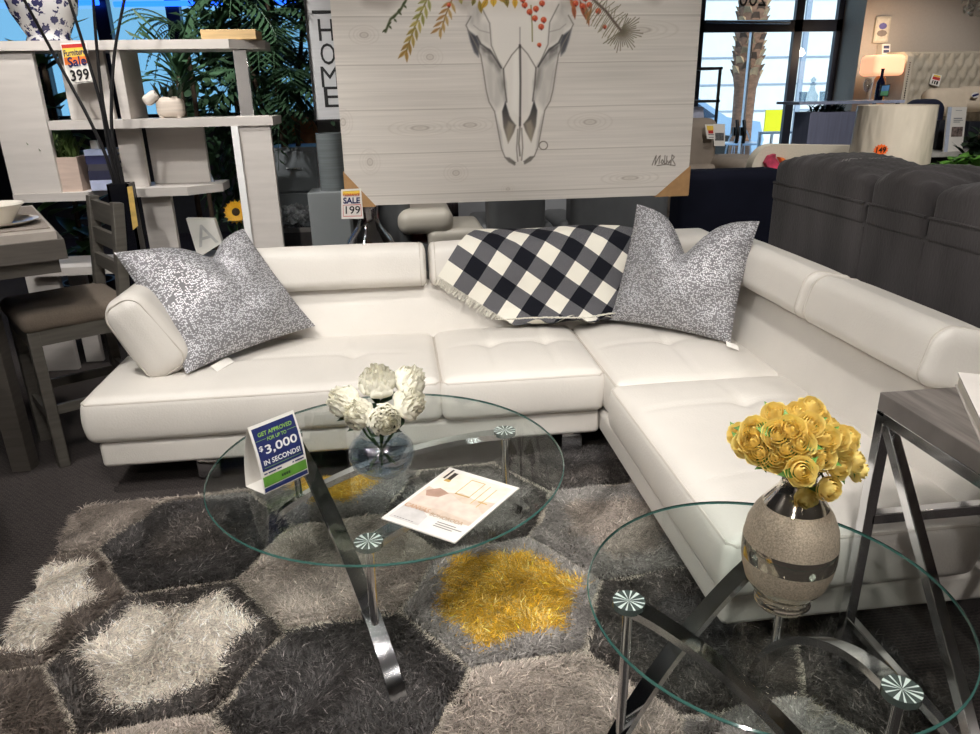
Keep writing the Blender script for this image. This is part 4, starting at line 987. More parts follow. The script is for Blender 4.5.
# ------------------------------------------------------------------ console table at the right
def console():
    zt = 0.83; c = at(880, 392, z=zt); x0, y1 = c[0], c[1]; x1 = x0+0.55; y0 = y1-0.62
    t = thing('console_table', 'dark wood topped table on a chrome cross-braced frame at the right edge', 'table', ((x0+x1)/2, (y0+y1)/2, 0))
    wt = pm('dark_grey_oak', (108, 102, 98), 0.4, nscale=3, namt=0.5, stretch=(14, 1.2, 1), bump=0.06, bscale=30, detail=8)
    MB().box(x0, x1, y0, y1, zt-.042, zt, bev=.002).build('table_top', wt, parent=t, smooth=20)
    fr_ = MB(); w_ = .028
    for a, b in (((x0, y0), (x1, y0)), ((x0, y1), (x1, y1)), ((x0, y0), (x0, y1)), ((x1, y0), (x1, y1))):
        A = Vector((a[0], a[1], zt-.056)); B = Vector((b[0], b[1], zt-.056)); i_ = Vector((w_/2 if a[0] == x0 and b[0] == x0 else (-w_/2 if a[0] == x1 and b[0] == x1 else 0), w_/2 if a[1] == y0 and b[1] == y0 else (-w_/2 if a[1] == y1 and b[1] == y1 else 0), 0))
        fr_.bar(A+i_, B+i_, w_, w_, bev=.002)
    fr_.build('top_rail', chrome, parent=t, smooth=20)
    for x in (x0+w_/2, x1-w_/2):
        for y in (y0+w_/2, y1-w_/2): MB().bar((x, y, 0), (x, y, zt-.05), w_, w_, up=(0, 1, 0), bev=.002).build('leg', chrome, parent=t, smooth=20)
    for x in (x0+w_/2, x1-w_/2):
        MB().bar((x, y1-.03, zt-.07), (x, y0+.02, .05), w_, w_*.9, up=(1, 0, 0), bev=.002).build('diagonal_brace', chrome, parent=t, smooth=20)
        MB().bar((x, y0+.02, .20), (x, y1-.02, .20), w_*.8, w_*.8, bev=.002).build('side_rail', chrome, parent=t, smooth=20)
    MB().bar((x0+.02, y1-w_/2, .50), (x1-.02, y1-w_/2, .50), w_, w_, bev=.002).build('cross_rail', chrome, parent=t, smooth=20)
    # thick catalogue on it
    a = at(958, 372, z=zt+.035); b = at(983, 425, z=zt+.035)
    d = (b-a); d[2] = 0; n = np.array([-d[1], d[0], 0]); n = n/np.linalg.norm(n)
    if n[0] < 0: n = -n
    A = np.array([a[0], a[1], zt]); B = A+d*2.2; 
    bk = MB(); bk.prism([A, B, B+n*.2, A+n*.2], (0, 0, .004)); bk.prism([A+[0, 0, .031], B+[0, 0, .031], B+n*.2+[0, 0, .031], A+n*.2+[0, 0, .031]], (0, 0, .004))
    o = bk.build('catalogue', pm('glossy_white_cover', (226, 220, 214), .25, nscale=20, namt=.03, coat=.4), smooth=0); tag(o, 'thick glossy catalogue lying on the dark wood table at the right edge', 'book')
    e = d*.01+n*.004; MB().prism([A+e+[0, 0, .004], B-d*.01+n*.004+[0, 0, .004], B-d*.01+n*.197+[0, 0, .004], A+d*.01+n*.197+[0, 0, .004]], (0, 0, .027)).build('pages', pm('page_edges', (206, 200, 190), .8, nscale=3, namt=.15, stretch=(1, 1, 200)), parent=o, smooth=0)
    pc = MB(); z_ = np.array([0, 0, .0353])
    for (u0, u1, v0, v1, mi) in ((.10, .46, .16, .9, 0), (.50, .62, .3, .7, 1), (.04, .07, .2, .5, 1)):
        pc.quad(A+d*2.2*u0+n*.2*v0+z_, A+d*2.2*u1+n*.2*v0+z_, A+d*2.2*u1+n*.2*v1+z_, A+d*2.2*u0+n*.2*v1+z_, mi)
    pc.build('cover_print', [pm('cover_photo', (150, 132, 116), .4, nscale=60, namt=.5), pm('cover_ink', (120, 120, 128), .4)], parent=o, smooth=0)
console()
# ------------------------------------------------------------------ canvas print with a skull on whitewashed boards
def make_canvas():
    Y = 3.80
    bl = at(348, 207, y=Y); br = at(684, 195.5, y=Y); x0 = at(345, 180, y=Y)[0]; x1 = at(692, 130, y=Y)[0]
    x0 = at(340, 120, y=Y)[0]; zb = at(500, 201, y=Y)[2]; zt = zb+1.22
    t = thing('canvas_print', 'large canvas print of a longhorn skull with autumn leaves on pale boards', 'picture', ((x0+x1)/2, Y, zb))
    MB().box(x0, x1, Y+.001, Y+.04, zb, zt).build('stretcher_frame', pm('canvas_edge', (214, 206, 196), .8, nscale=50, namt=.04, bump=.1), parent=t, smooth=0)
    nx, nz = 590, 410
    X = np.linspace(x0, x1, nx); Z = np.linspace(zb, zt, nz); XX, ZZ = np.meshgrid(X, Z, indexing='ij')
    r = np.random.default_rng(5)
    def noise2(fx, fz, seed):
        q = np.random.default_rng(seed); kx = int((x1-x0)*fx)+3; kz = int((zt-zb)*fz)+3; G = q.random((kx, kz))
        u = (XX-x0)*fx; v = (ZZ-zb)*fz; i = u.astype(int); j = v.astype(int); a = u-i; b = v-j; a = a*a*(3-2*a); b = b*b*(3-2*b)
        return G[i, j]*(1-a)*(1-b)+G[i+1, j]*a*(1-b)+G[i, j+1]*(1-a)*b+G[i+1, j+1]*a*b
    S = lambda c: np.array(c, float)/255
    img = np.zeros((nx, nz, 3))+S((206, 200, 193))
    warp = 0.02*(noise2(2.5, 6, 3)-.5)
    st = noise2(2.2, 130, 1)*.5+noise2(5, 320, 2)*.5
    img *= (1+0.10*(st-.5))[..., None]; img *= (1+0.05*(noise2(1.5, 8, 9)-.5))[..., None]
    def blend(mask, c, a=1.0): 
        m = (mask*a)[..., None]; img[:] = img*(1-m)+S(c)*m
    def segd(P, Q): 
        P = np.array(P); Q = np.array(Q); d = Q-P; L = max(d@d, 1e-12); t_ = np.clip(((XX-P[0])*d[0]+(ZZ-P[1])*d[1])/L, 0, 1)
        return np.hypot(XX-P[0]-t_*d[0], ZZ-P[1]-t_*d[1])
    px2 = lambda p: at(380+p[0]*.2755, p[1]*.2755, y=Y)[[0, 2]]
    U_ = .2755*.00535    # one crop pixel in metres
    def crop(pts_, pad):
        P = np.array(pts_); i0 = np.searchsorted(X, P[:, 0].min()-pad); i1 = np.searchsorted(X, P[:, 0].max()+pad); j0 = np.searchsorted(Z, P[:, 1].min()-pad); j1 = np.searchsorted(Z, P[:, 1].max()+pad)
        return slice(max(0, i0), max(i1, i0+1)), slice(max(0, j0), max(j1, j0+1))
    def stroke(pl, w, c, a=1.0, soft=.6, world=False):
        W = [np.array(q) if world else px2(q) for q in pl]; w = w*U_
        sx_, sz_ = crop(W, w*3+.01); xx, zz_ = XX[sx_, sz_], ZZ[sx_, sz_]
        if xx.size == 0: return
        D = np.full(xx.shape, 9.0)
        for P, Q in zip(W[:-1], W[1:]):
            d = Q-P; L = max(d@d, 1e-12); t_ = np.clip(((xx-P[0])*d[0]+(zz_-P[1])*d[1])/L, 0, 1); D = np.minimum(D, np.hypot(xx-P[0]-t_*d[0], zz_-P[1]-t_*d[1]))
        m = np.clip(1-(D-w*(1-soft))/(w*2*soft), 0, 1)*a; sub = img[sx_, sz_]; img[sx_, sz_] = sub*(1-m[..., None])+S(c)*m[..., None]
    def poly(pl, c, a=1.0, soft=6, tex=0.0, c2=None):
        W = np.array([px2(q) for q in pl]); so_ = soft*U_; sx_, sz_ = crop(W, so_*1.5+.005); xx, zz_ = XX[sx_, sz_], ZZ[sx_, sz_]
        if xx.size == 0: return
        ins = np.zeros(xx.shape, bool); D = np.full(xx.shape, 9.0); n = len(W)
        for i in range(n):
            P, Q = W[i], W[(i+1) % n]; d = Q-P; L = max(d@d, 1e-12); t_ = np.clip(((xx-P[0])*d[0]+(zz_-P[1])*d[1])/L, 0, 1); D = np.minimum(D, np.hypot(xx-P[0]-t_*d[0], zz_-P[1]-t_*d[1]))
            cond = (P[1] > zz_) != (Q[1] > zz_)
            with np.errstate(divide='ignore', invalid='ignore'): ins ^= cond & (xx < (Q[0]-P[0])*(zz_-P[1])/(Q[1]-P[1]+1e-12)+P[0])
        sd = np.where(ins, D, -D); m = np.clip(sd/so_+.5, 0, 1)*a
        if tex: m = m*(1-tex+tex*noise2(60, 25, 21)[sx_, sz_]*1.6).clip(0, 1)
        cc = S(c)
        if c2 is not None:
            f = ((zz_-W[:, 1].min())/(np.ptp(W[:, 1])+1e-9)).clip(0, 1)[..., None]; cc = S(c2)*(1-f)+S(c)*f
        sub = img[sx_, sz_]; img[sx_, sz_] = sub*(1-m[..., None])+cc*m[..., None]
    # board joints
    for py in (17, 65.5, 111, 155, 197):
        z = at(345, py, y=Y)[2]; m = np.clip(1-np.abs(ZZ-z+.0006*np.sin(XX*9))/.003, 0, 1); blend(m, (150, 142, 134), .75); blend(np.clip(1-np.abs(ZZ-z-.006)/.005, 0, 1), (228, 222, 214), .4)
    dz = at(345, 65.5, y=Y)[2]-at(345, 111, y=Y)[2]; ztop = at(345, 17, y=Y)[2]
    for k in (1, 2, 3): blend(np.clip(1-np.abs(ZZ-ztop-k*dz)/.003, 0, 1), (150, 142, 134), .75)
    # knots
    for (px, py, w_, h_) in ((364, 35, .018, .011), (343, 122, .012, .016), (370, 162, .013, .016), (456, 173, .016, .012), (508, 189, .009, .007), (430, 57, .016, .012), (590, 122, .03, .012), (470, 125, .03, .01), (640, 30, .05, .012), (420, 128, .04, .01), (630, 178, .04, .009), (545, 82, .0, .0)):
        if not w_: continue
        c = at(px, py, y=Y); q = np.hypot((XX-c[0])/w_, (ZZ-c[2])/h_)
        blend(np.exp(-((q-1)/.22)**2), (150, 140, 130), .55); blend(np.exp(-(q/.7)**2), (176, 166, 156), .5)
        for k in (1.8, 2.7, 3.8): blend(np.exp(-((q-k)/.16)**2), (184, 175, 166), .35)
    # soft halo then the skull
    out = [(290, -30), (330, 60), (312, 92), (322, 115), (350, 165), (365, 200), (374, 250), (385, 330), (396, 370), (415, 405), (428, 470), (440, 540), (454, 572), (490, 598), (500, 588), (508, 562), (516, 592), (525, 598), (560, 566), (572, 500), (582, 430), (602, 380), (616, 320), (626, 260), (648, 215), (656, 200), (682, 150), (697, 105), (704, 90), (690, 40), (700, -30)]
    poly(out, (196, 189, 182), .55, soft=60); poly(out, (219, 214, 207), .95, soft=4)
    poly([(300, -20), (690, -20), (690, 10), (640, 60), (600, 40), (400, 40), (350, 60)], (196, 188, 180), .5, soft=40, tex=.4)
    G1 = (92, 88, 86); G2 = (60, 58, 60)
    for side in (0, 1):
        m = (lambda P: P) if side == 0 else (lambda P: [(1014-x, y-4) for x, y in P])
        poly(m([(330, 25), (358, 5), (372, 50), (340, 92), (318, 92)]), G1, .35, 22, .5)
        poly(m([(355, 60), (395, 90), (405, 170), (360, 150), (330, 100)]), (150, 145, 140), .35, 20, .4)
        poly(m([(318, 108), (350, 132), (362, 160), (358, 208), (342, 190), (328, 150)]), (44, 46, 54), .9, 7, .1, (84, 84, 88))
        poly(m([(362, 160), (400, 188), (440, 240), (455, 300), (456, 370), (440, 330), (420, 250), (385, 215), (366, 200)]), G1, .62, 16, .5)
        poly(m([(372, 215), (410, 235), (440, 290), (448, 370), (420, 400), (392, 360), (380, 290)]), (150, 146, 142), .45, 20, .4)
        poly(m([(366, 170), (400, 178), (404, 196), (380, 190)]), (60, 58, 58), .6, 8, .2)
        poly(m([(455, 368), (470, 420), (478, 435), (494, 455), (486, 480), (465, 522), (448, 462), (443, 405)]), (36, 36, 42), .95, 5, .0, (150, 140, 124))
        poly(m([(466, 440), (486, 452), (480, 480), (466, 505), (458, 470)]), (158, 148, 132), .7, 8)
        poly(m([(420, 420), (440, 480), (446, 545), (434, 500)]), (140, 136, 132), .5, 10, .3)
        poly(m([(452, 570), (470, 572), (494, 590), (488, 600), (466, 588)]), (70, 66, 62), .8, 5, .2)
        stroke(m([(508, 166), (478, 200), (448, 250)]), 2.2, (120, 114, 108), .8)
        stroke(m([(448, 250), (452, 310), (460, 370)]), 2.5, (90, 86, 82), .8)
        stroke(m([(365, 20), (398, 85), (404, 165), (440, 246)]), 2.2, (120, 116, 110), .75)
        stroke(m([(330, 60), (312, 92), (322, 112), (350, 165), (366, 202), (374, 250), (386, 330), (396, 370), (416, 405), (428, 470), (441, 540), (454, 571), (490, 598)]), 2.2, (120, 114, 108), .8)
        stroke(m([(500, 470), (496, 540), (500, 585)]), 2.5, (130, 124, 118), .8); stroke(m([(352, 132), (366, 160), (402, 186), (440, 246)]), 3, (60, 58, 58), .7)
        stroke(m([(340, 92), (362, 110), (400, 120)]), 2, (150, 144, 138), .6)
    stroke([(508, 100), (508, 170)], 2.0, (130, 124, 118), .7); stroke([(508, 165), (510, 300), (508, 455)], 3.6, (62, 58, 56), .9); stroke([(508, 460), (504, 520), (508, 565)], 3, (110, 104, 98), .8)
    poly([(485, 200), (504, 180), (504, 420), (478, 400)], (232, 228, 222), .5, 12); poly([(514, 180), (535, 210), (540, 400), (514, 420)], (206, 200, 194), .5, 12)
    for k in range(24): a = k*PI/12; b = a+PI/12; stroke([(593+15*math.cos(a), 528+15*math.sin(a)), (593+15*math.cos(b), 528+15*math.sin(b))], 1.8, (120, 112, 104), .8)
    # horns above the frame
    stroke([(310, 5), (250, -40), (120, -60), (20, 0), (-40, -10)], 26, (168, 160, 152), .9, .5); stroke([(700, 0), (780, -50), (900, -60), (1000, -20)], 26, (168, 160, 152), .9, .5)
    # leaves, berries and pine
    def leaf(x, y, dx, dy, w_, c):
        L = math.hypot(dx, dy); ux, uy = dx/L, dy/L; vx_, vy_ = -uy, ux; P = []
        for s in np.linspace(0, 1, 7): P.append((x+dx*s+vx_*w_*math.sin(PI*s), y+dy*s+vy_*w_*math.sin(PI*s)))
        for s in np.linspace(1, 0, 7): P.append((x+dx*s-vx_*w_*math.sin(PI*s), y+dy*s-vy_*w_*math.sin(PI*s)))
        poly(P, c, .92, 3); stroke([(x, y), (x+dx, y+dy)], 1.2, tuple(int(v*.7) for v in c), .6)
    stroke([(100, -10), (72, 40), (38, 70), (20, 115)], 3.5, (70, 76, 50), .95)
    for k in range(9): s = k/8; leaf(95-72*s, 5+100*s, -14+6*(k % 2)*4, 12, 4, (72, 80, 52))
    stroke([(180, -20), (140, 60), (110, 140), (92, 200)], 2.5, (120, 108, 60), .9)
    for k, c in enumerate([(150, 150, 92), (166, 158, 90), (140, 138, 74), (176, 160, 92), (150, 132, 70), (166, 142, 76), (150, 118, 60), (160, 124, 62)]):
        s = k/7; x = 176-80*s; y = -5+185*s; leaf(x, y, -38+8*s, 18+14*s, 7, c); leaf(x, y, 6-4*s, 46, 6.5, c)
    stroke([(265, -10), (240, 50), (216, 130)], 2.2, (130, 100, 60), .9)
    for k in range(5):
        s = k/4; x = 258-40*s; y = 5+95*s; leaf(x, y, -34, 22, 6, (168, 128, 80)); leaf(x, y, 16-14*s, 42, 6, (182, 150, 96))
    for (x, y, dx, dy, w_, c) in ((360, 0, 8, 48, 9, (140, 116, 40)), (392, -8, -22, 40, 10, (176, 136, 40)), (412, -16, 0, 40, 12, (200, 160, 50)), (455, -18, 8, 44, 10, (120, 100, 36)), (490, -14, 0, 44, 10, (196, 150, 44)), (430, -20, 22, 30, 10, (150, 120, 40)), (345, -10, -10, 30, 8, (110, 100, 44)), (290, -12, 6, 26, 8, (150, 140, 80)), (700, 10, 8, 60, 8, (150, 80, 50)), (725, 0, 22, 70, 8, (140, 70, 44)), (745, 12, 14, 84, 8, (156, 100, 62)), (690, -10, 20, 50, 8, (170, 100, 60)), (770, 20, -20, 66, 6, (150, 110, 70))): leaf(x, y, dx, dy, w_, c)
    stroke([(548, 20), (552, 90), (553, 150)], 2, (120, 116, 70), .9)
    for (x, y) in ((543, 43), (566, 32), (588, 12), (525, 18), (562, 66), (594, 72), (585, 97), (578, 163), (710, 12), (735, 22), (760, 18), (792, 40), (815, 97), (250, 18), (518, -2), (745, -5)):
        rr = 11 if (x, y) not in ((578, 163), (815, 97), (250, 18)) else 8
        P = [(x+rr*math.cos(a), y+rr*math.sin(a)) for a in np.linspace(0, 2*PI, 14)[:-1]]; poly(P, (204, 88, 52), .95, 3, 0, (170, 58, 38)); poly([(x-5, y-6), (x, y-7), (x-1, y-2), (x-5, y-1)], (236, 150, 110), .7, 3); stroke([(x-1, y+rr-3), (x+2, y+rr)], 2, (70, 40, 30), .8)
    stroke([(770, -5), (820, 40), (850, 80), (876, 112)], 4, (84, 66, 62), .95)
    for k in range(26):
        a = D2R(-70+k*8.6); L = 66+14*math.sin(k*5.1); stroke([(876, 112), (876+L*math.cos(a), 112+L*math.sin(a))], 1.5, (104, 96, 80), .85)
    for k in range(20):
        s = k/19; x = 775+95*s; y = 0+105*s; stroke([(x, y), (x+26+18*math.sin(k*3), y-34+10*math.cos(k*2))], 1.3, (110, 104, 84), .8); stroke([(x, y), (x-34, y+54+12*math.sin(k*4))], 1.3, (116, 108, 84), .8)
    # flowing signature at the lower right
    sg = lambda p: (370+p[0]*.33674-380)/.2755, (p[1]*.33674)/.2755
    sp = [[(838, 490), (846, 470), (850, 462), (848, 478), (846, 490), (858, 466), (862, 462), (858, 486)], [(864, 482), (868, 474), (872, 480), (868, 486), (864, 482)], [(876, 462), (874, 486), (880, 484)], [(882, 464), (880, 486)], [(884, 478), (886, 486)], [(888, 482), (892, 476), (890, 484)], [(893, 490), (897, 460), (904, 466), (898, 474), (906, 488)], [(852, 492), (880, 488), (906, 492)]]
    for l in sp: stroke([((370+a*.33674-380)/.2755, (b*.33674)/.2755) for a, b in l], 1.6, (92, 84, 78), .9)
    lin_ = np.where(img <= .04045, img/12.92, ((np.clip(img, 0, 1)+.055)/1.055)**2.4)
    A = np.stack([XX, np.full_like(XX, Y), ZZ], -1)
    MB().grid(A, col=lin_).build('printed_picture', vcol_mat('canvas_ink', .75, bump=.15, spec=.25), parent=t, smooth=0)
    # cardboard corner protectors
    for (xc, s_, w_, h_) in ((x0, 1, at(376, 205, y=Y)[0]-x0, at(345, 172, y=Y)[2]-zb), (x1, -1, x1-at(655, 197, y=Y)[0], at(688, 166, y=Y)[2]-zb)):
        m = MB(); e = .003
        m.prism([(xc-s_*e, Y-.006, zb-e), (xc+s_*w_, Y-.006, zb-e), (xc-s_*e, Y-.006, zb+h_)], (0, .004, 0))
        m.box(min(xc-s_*e, xc+s_*w_), max(xc-s_*e, xc+s_*w_), Y-.006, Y+.045, zb-e-.003, zb-e).box(min(xc-s_*e, xc-s_*(e+.003)), max(xc-s_*e, xc-s_*(e+.003)), Y-.006, Y+.045, zb-e, zb+h_)
        m.build('corner_protector', cardboard, parent=t, smooth=0)
    w_ = MB()
    for x in (x0+.25, x1-.25): MB().tube([(x, Y+.03, zt-.02), (x, Y+.03, 3.39)], .0015, 5).build('hanging_wire', dark_chrome, parent=t)
make_canvas()
# ------------------------------------------------------------------ left: shelf unit, plants, pub table, stool
YE = 4.30
def shelf_unit():
    th_ = 0
    t = thing('shelf_unit', 'white staggered open shelf unit behind the left end of the sofa', 'shelf', (-1.5, YE+.15, 0))
    def X(px, py, y=YE): return float(at(px, py, y=y)[0])
    def Zz(px, py, y=YE): return float(at(px, py, y=y)[2])
    z_top = Zz(110, 40); th = .045
    def board(x0, x1, z1, cut=.12, d=.34):
        pts_ = [(x0, YE, z1-th), (x1-cut*.0, YE, z1-th), (x1+cut, YE+d*.45, z1-th), (x1+cut, YE+d, z1-th), (x0, YE+d, z1-th)]
        MB().prism(pts_, (0, 0, th)).build('shelf_board', white_board, parent=t, smooth=0)
    def panel(x0, x1, z0, z1, y0=YE+.02, d=.04): MB().box(x0, x1, y0, y0+d, z0, z1, bev=.003).build('upright_panel', white_board, parent=t, smooth=0)
    def side(x, z0, z1, d=.30, w=.045): MB().box(x-w/2, x+w/2, YE+.02, YE+.02+d, z0, z1, bev=.003).build('upright_panel', white_board, parent=t, smooth=0)
    board(X(-40, 48), X(228, 38), z_top, .16)
    z_mid = Zz(150, 119); board(X(47, 119), X(272, 115)-.0, z_mid, .0)
    z_low = Zz(60, 193); board(X(12, 193), X(88, 192), z_low, .0); board(X(118, 193), X(187, 191), z_low+.01, .16)
    z_bot = Zz(60, 268); board(X(28, 262), X(225, 262), z_bot, .0)
    panel(X(-12, 100), X(40, 100), z_low, z_top-th)                 # far left broad panel
    panel(X(57, 90), X(103, 90), z_mid, z_top-th, YE+.10)           # panel right of the leaves
    side(X(118, 80), z_mid, z_top-th, .30, .05); panel(X(116, 80, YE+.28), X(138, 80, YE+.28), z_mid, z_top-th, YE+.28)
    panel(X(112, 150), X(137, 150), z_low+.01, z_mid-th, YE+.10); panel(X(136, 150), X(196, 150), z_low+.01, z_mid-th, YE+.22)
    # tall right hand upright: thin edge and broad face
    panel(X(244, 180), X(276, 180), 0, z_mid-th+.05, YE+.012); MB().box(X(238, 180), X(244, 180)+.004, YE-.005, YE+.3, 0, z_mid-th).build('upright_panel', white_ink, parent=t, smooth=0)
    panel(X(142, 225), X(172, 225), z_bot, z_low+.01-th, YE+.06)
    panel(X(33, 330), X(66, 330), 0, z_bot-th, YE+.05); panel(X(66, 335), X(84, 335), 0, z_bot-th, YE+.18)
    panel(X(140, 330), X(172, 330), 0, z_bot-th, YE+.06)
    MB().box(X(232, 80), X(232, 80)+.075, YE+.10, YE+.16, z_mid, z_top-th, bev=.004).build('chrome_post', chrome, parent=t, smooth=20)
    # things on it
    def T(py, px): return float(at(px, py, y=YE+.1)[2])
    # sale sign taped on the front of the top board
    A = [at(px, py, y=YE-.012) for px, py in ((60, 43.5), (86, 42), (92.5, 82), (68, 85))]
    sg = thing('sale_sign', 'red, orange and white furniture sale card hanging from the top white shelf', 'sign', (A[3]+A[2])/2)
    n = np.cross(A[1]-A[0], A[3]-A[0]); n = n/np.linalg.norm(n); n = n if n[1] < 0 else -n
    MB().prism(A, -n*.003).build('card', white_paper, parent=sg, smooth=0)
    def S(u, v, l=.0006): return A[3]*(1-u)*(1-v)+A[2]*u*(1-v)+A[0]*(1-u)*v+A[1]*u*v+n*l
    m = MB(); rq = lambda u0, u1, v0, v1, mi, l=.0006: m.quad(S(u0, v0, l), S(u1, v0, l), S(u1, v1, l), S(u0, v1, l), mi)
    rq(.04, .96, .88, .97, 1); rq(.04, .96, .48, .66, 2); rq(.04, .96, .66, .88, 3)
    ux = A[2]-A[3]; uy = A[0]-A[3]; W = np.linalg.norm(ux); Hh = np.linalg.norm(uy)
    m.text('Furniture', S(.5, .77), ux, uy, .15*Hh, 0, w=.88*W, bold=.02, lift=.002); m.text('Sale', S(.53, .55), ux, uy, .24*Hh, 0, w=.74*W, bold=.02, lift=.002)
    m.text('399', S(.55, .21), ux, uy, .28*Hh, 4, w=.75*W, bold=.02, lift=.002); rq(.3, .97, .02, .035, 4)
    m.build('printing', [navy_ink, red_ink, orange_ink, yellow_ink, black], parent=sg, smooth=0)
    # ginger jar
    c = at(50, 41, y=YE+.17); vs = MB()
    porc = pm('blue_white_porcelain', (205, 204, 206), .25, nscale=10, namt=.02, coat=.3); nt = porc.node_tree; b = nt.nodes['Principled BSDF']
    vo = nt.nodes.new('ShaderNodeTexVoronoi'); vo.inputs['Scale'].default_value = 22; tc = nt.nodes.new('ShaderNodeTexCoord'); nt.links.new(tc.outputs['Object'], vo.inputs['Vector'])
    no = nt.nodes.new('ShaderNodeTexNoise'); no.inputs['Scale'].default_value = 75; nt.links.new(tc.outputs['Object'], no.inputs['Vector'])
    ad = nt.nodes.new('ShaderNodeMath'); ad.operation = 'ADD'; nt.links.new(vo.outputs['Distance'], ad.inputs[0]); nt.links.new(no.outputs['Fac'], ad.inputs[1])
    rp = nt.nodes.new('ShaderNodeValToRGB'); rp.color_ramp.elements[0].position = .95; rp.color_ramp.elements[0].color = (*lin((52, 52, 88)), 1); rp.color_ramp.elements[1].position = 1.0; rp.color_ramp.elements[1].color = (*lin((206, 204, 204)), 1)
    nt.links.new(ad.outputs[0], rp.inputs[0]); nt.links.new(rp.outputs[0], b.inputs['Base Color'])
    k = .0058
    jr = thing('ginger_jar', 'blue and white patterned porcelain jar on top of the white shelf unit', 'vase', (c[0], YE+.17, z_top))
    MB().lathe([(0, 0), (.105, 0), (.11, .01), (.10, .03), (.115, .06), (.155, .14), (.18, .24), (.175, .33), (.13, .40), (.09, .42), (.09, .45), (0, .45)], (c[0], YE+.17, z_top), 36).build('body', porc, parent=jr, smooth=60)
    MB().lathe([(.10, .45), (.10, .48), (.06, .52), (.02, .53), (.025, .56), (0, .57)], (c[0], YE+.17, z_top), 30).build('lid', porc, parent=jr, smooth=60)
    # wooden tray on the right end
    a = X(198, 36); b_ = X(258, 34)
    o = MB().box(a, b_-.02, YE+.06, YE+.26, z_top, z_top+.05, bev=.004).build('wooden_box', pm('pale_pine', (188, 158, 112), .6, nscale=6, namt=.2, stretch=(1, 1, 10)), smooth=20); tag(o, 'shallow pale wooden box at the right end of the top white shelf', 'box')
    # animal shaped planter
    c = at(172, 116, y=YE+.14); pt = thing('animal_planter', 'small ribbed white animal-shaped planter holding a succulent on the middle shelf', 'planter', (c[0], YE+.14, z_mid))
    bd = MB(); P_, F_ = softbox((.07, .05, .055), .035, (8, 6, 6), 4); P_[:, 0] += 0; bd.add(P_+np.array([c[0], YE+.14, z_mid+.055]), F_)
    bd.build('body', pm('ribbed_ceramic', (196, 184, 172), .6, nscale=3, namt=.2, stretch=(1, 1, 60), bump=.3, bscale=20), parent=pt, smooth=60)
    hd = MB(); P_, F_ = softbox((.045, .035, .028), .022, (6, 5, 4), 4); M = Matrix.Translation((c[0]-.085, YE+.12, z_mid+.105))@Matrix.Rotation(D2R(-32), 4, 'Y'); hd.add(xf(M, P_), F_); hd.build('head', pm('pale_ceramic', (206, 198, 190), .5, nscale=20, namt=.05), parent=pt, smooth=60)
    for dx, dy in ((-.045, -.03), (.045, -.03), (-.045, .03), (.045, .03)): MB().tube([(c[0]+dx, YE+.14+dy, z_mid), (c[0]+dx, YE+.14+dy, z_mid+.03)], .013, 8).build('leg', MATS['ribbed_ceramic'], parent=pt)
    su = MB(); r = np.random.default_rng(4)
    for k_ in range(26):
        M = Matrix.Translation((c[0]+r.normal(0, .025), YE+.14+r.normal(0, .02), z_mid+.10))@Matrix.Rotation(r.uniform(0, 2*PI), 4, 'Z')@Matrix.Rotation(r.uniform(.1, .8), 4, 'Y'); petal(su, M, .08+.04*r.random(), .011, .004, .012, n=4)
    su.build('succulent_leaves', leaf_green, parent=pt, smooth=60)
    # wooden planter with grass on the low shelf
    c = at(69, 191, y=YE+.12); p2 = thing('wood_planter', 'whitewashed square wooden planter of grass on the lower left shelf', 'planter', (c[0], YE+.13, z_low))
    ww = pm('pinkish_washed_wood', (188, 168, 156), .7, nscale=5, namt=.12, stretch=(1, 1, 9), bump=.1); s_ = .105; y_ = YE+.13
    bx_ = MB().box(c[0]-s_, c[0]+s_, y_-.09, y_-.075, z_low, z_low+.18).box(c[0]-s_, c[0]+s_, y_+.075, y_+.09, z_low, z_low+.18).box(c[0]-s_, c[0]-s_+.015, y_-.075, y_+.075, z_low, z_low+.18).box(c[0]+s_-.015, c[0]+s_, y_-.075, y_+.075, z_low, z_low+.18).box(c[0]-s_+.015, c[0]+s_-.015, y_-.075, y_+.075, z_low, z_low+.15)
    bx_.build('box', ww, parent=p2, smooth=0)
    gr_ = MB()
    for k_ in range(90):
        M = Matrix.Translation((c[0]+r.uniform(-.08, .08), y_+r.uniform(-.06, .06), z_low+.15))@Matrix.Rotation(r.uniform(0, 2*PI), 4, 'Z')@Matrix.Rotation(r.uniform(0, .6), 4, 'Y'); petal(gr_, M, .10+.07*r.random(), .006, .002, .03, n=4)
    gr_.build('grass_blades', pm('grass_blade', (70, 92, 44), .6, nscale=12, namt=.4), parent=p2, smooth=60)
    # flat stack of books
    z = z_low
    for k_, (h_, w0, cl, lab) in enumerate([(.055, 0, (170, 178, 206), 'thick pale blue book, bottom of the stack on the white lower shelf'), (.05, .0, (34, 36, 62), 'dark navy book, second from the bottom of the lower shelf stack'), (.035, .005, (60, 58, 66), 'dark book with a pale band in the lower shelf stack'), (.045, .0, (40, 44, 84), 'navy book second from the top of the lower shelf stack'), (.03, .0, (176, 188, 218), 'pale blue book on top of the lower shelf stack')]):
        x0_ = X(86, 185); x1_ = X(113, 185)
        o = MB().box(x0_+w0, x1_, YE+.06, YE+.24, z, z+.006).box(x0_+w0, x1_, YE+.06, YE+.24, z+h_-.006, z+h_).box(x0_+w0, x1_, YE+.06, YE+.066, z+.006, z+h_-.006).build('book', pm('book_cloth_%d' % k_, cl, .6, nscale=40, namt=.08), smooth=0); tag(o, lab, 'book', 'stacked books on the lower shelf')
        MB().box(x0_+w0+.004, x1_-.004, YE+.066, YE+.236, z+.006, z+h_-.006).build('pages', pm('page_block_%d' % k_, (214, 208, 196), .8), parent=o, smooth=0); z += h_
    z_b = z
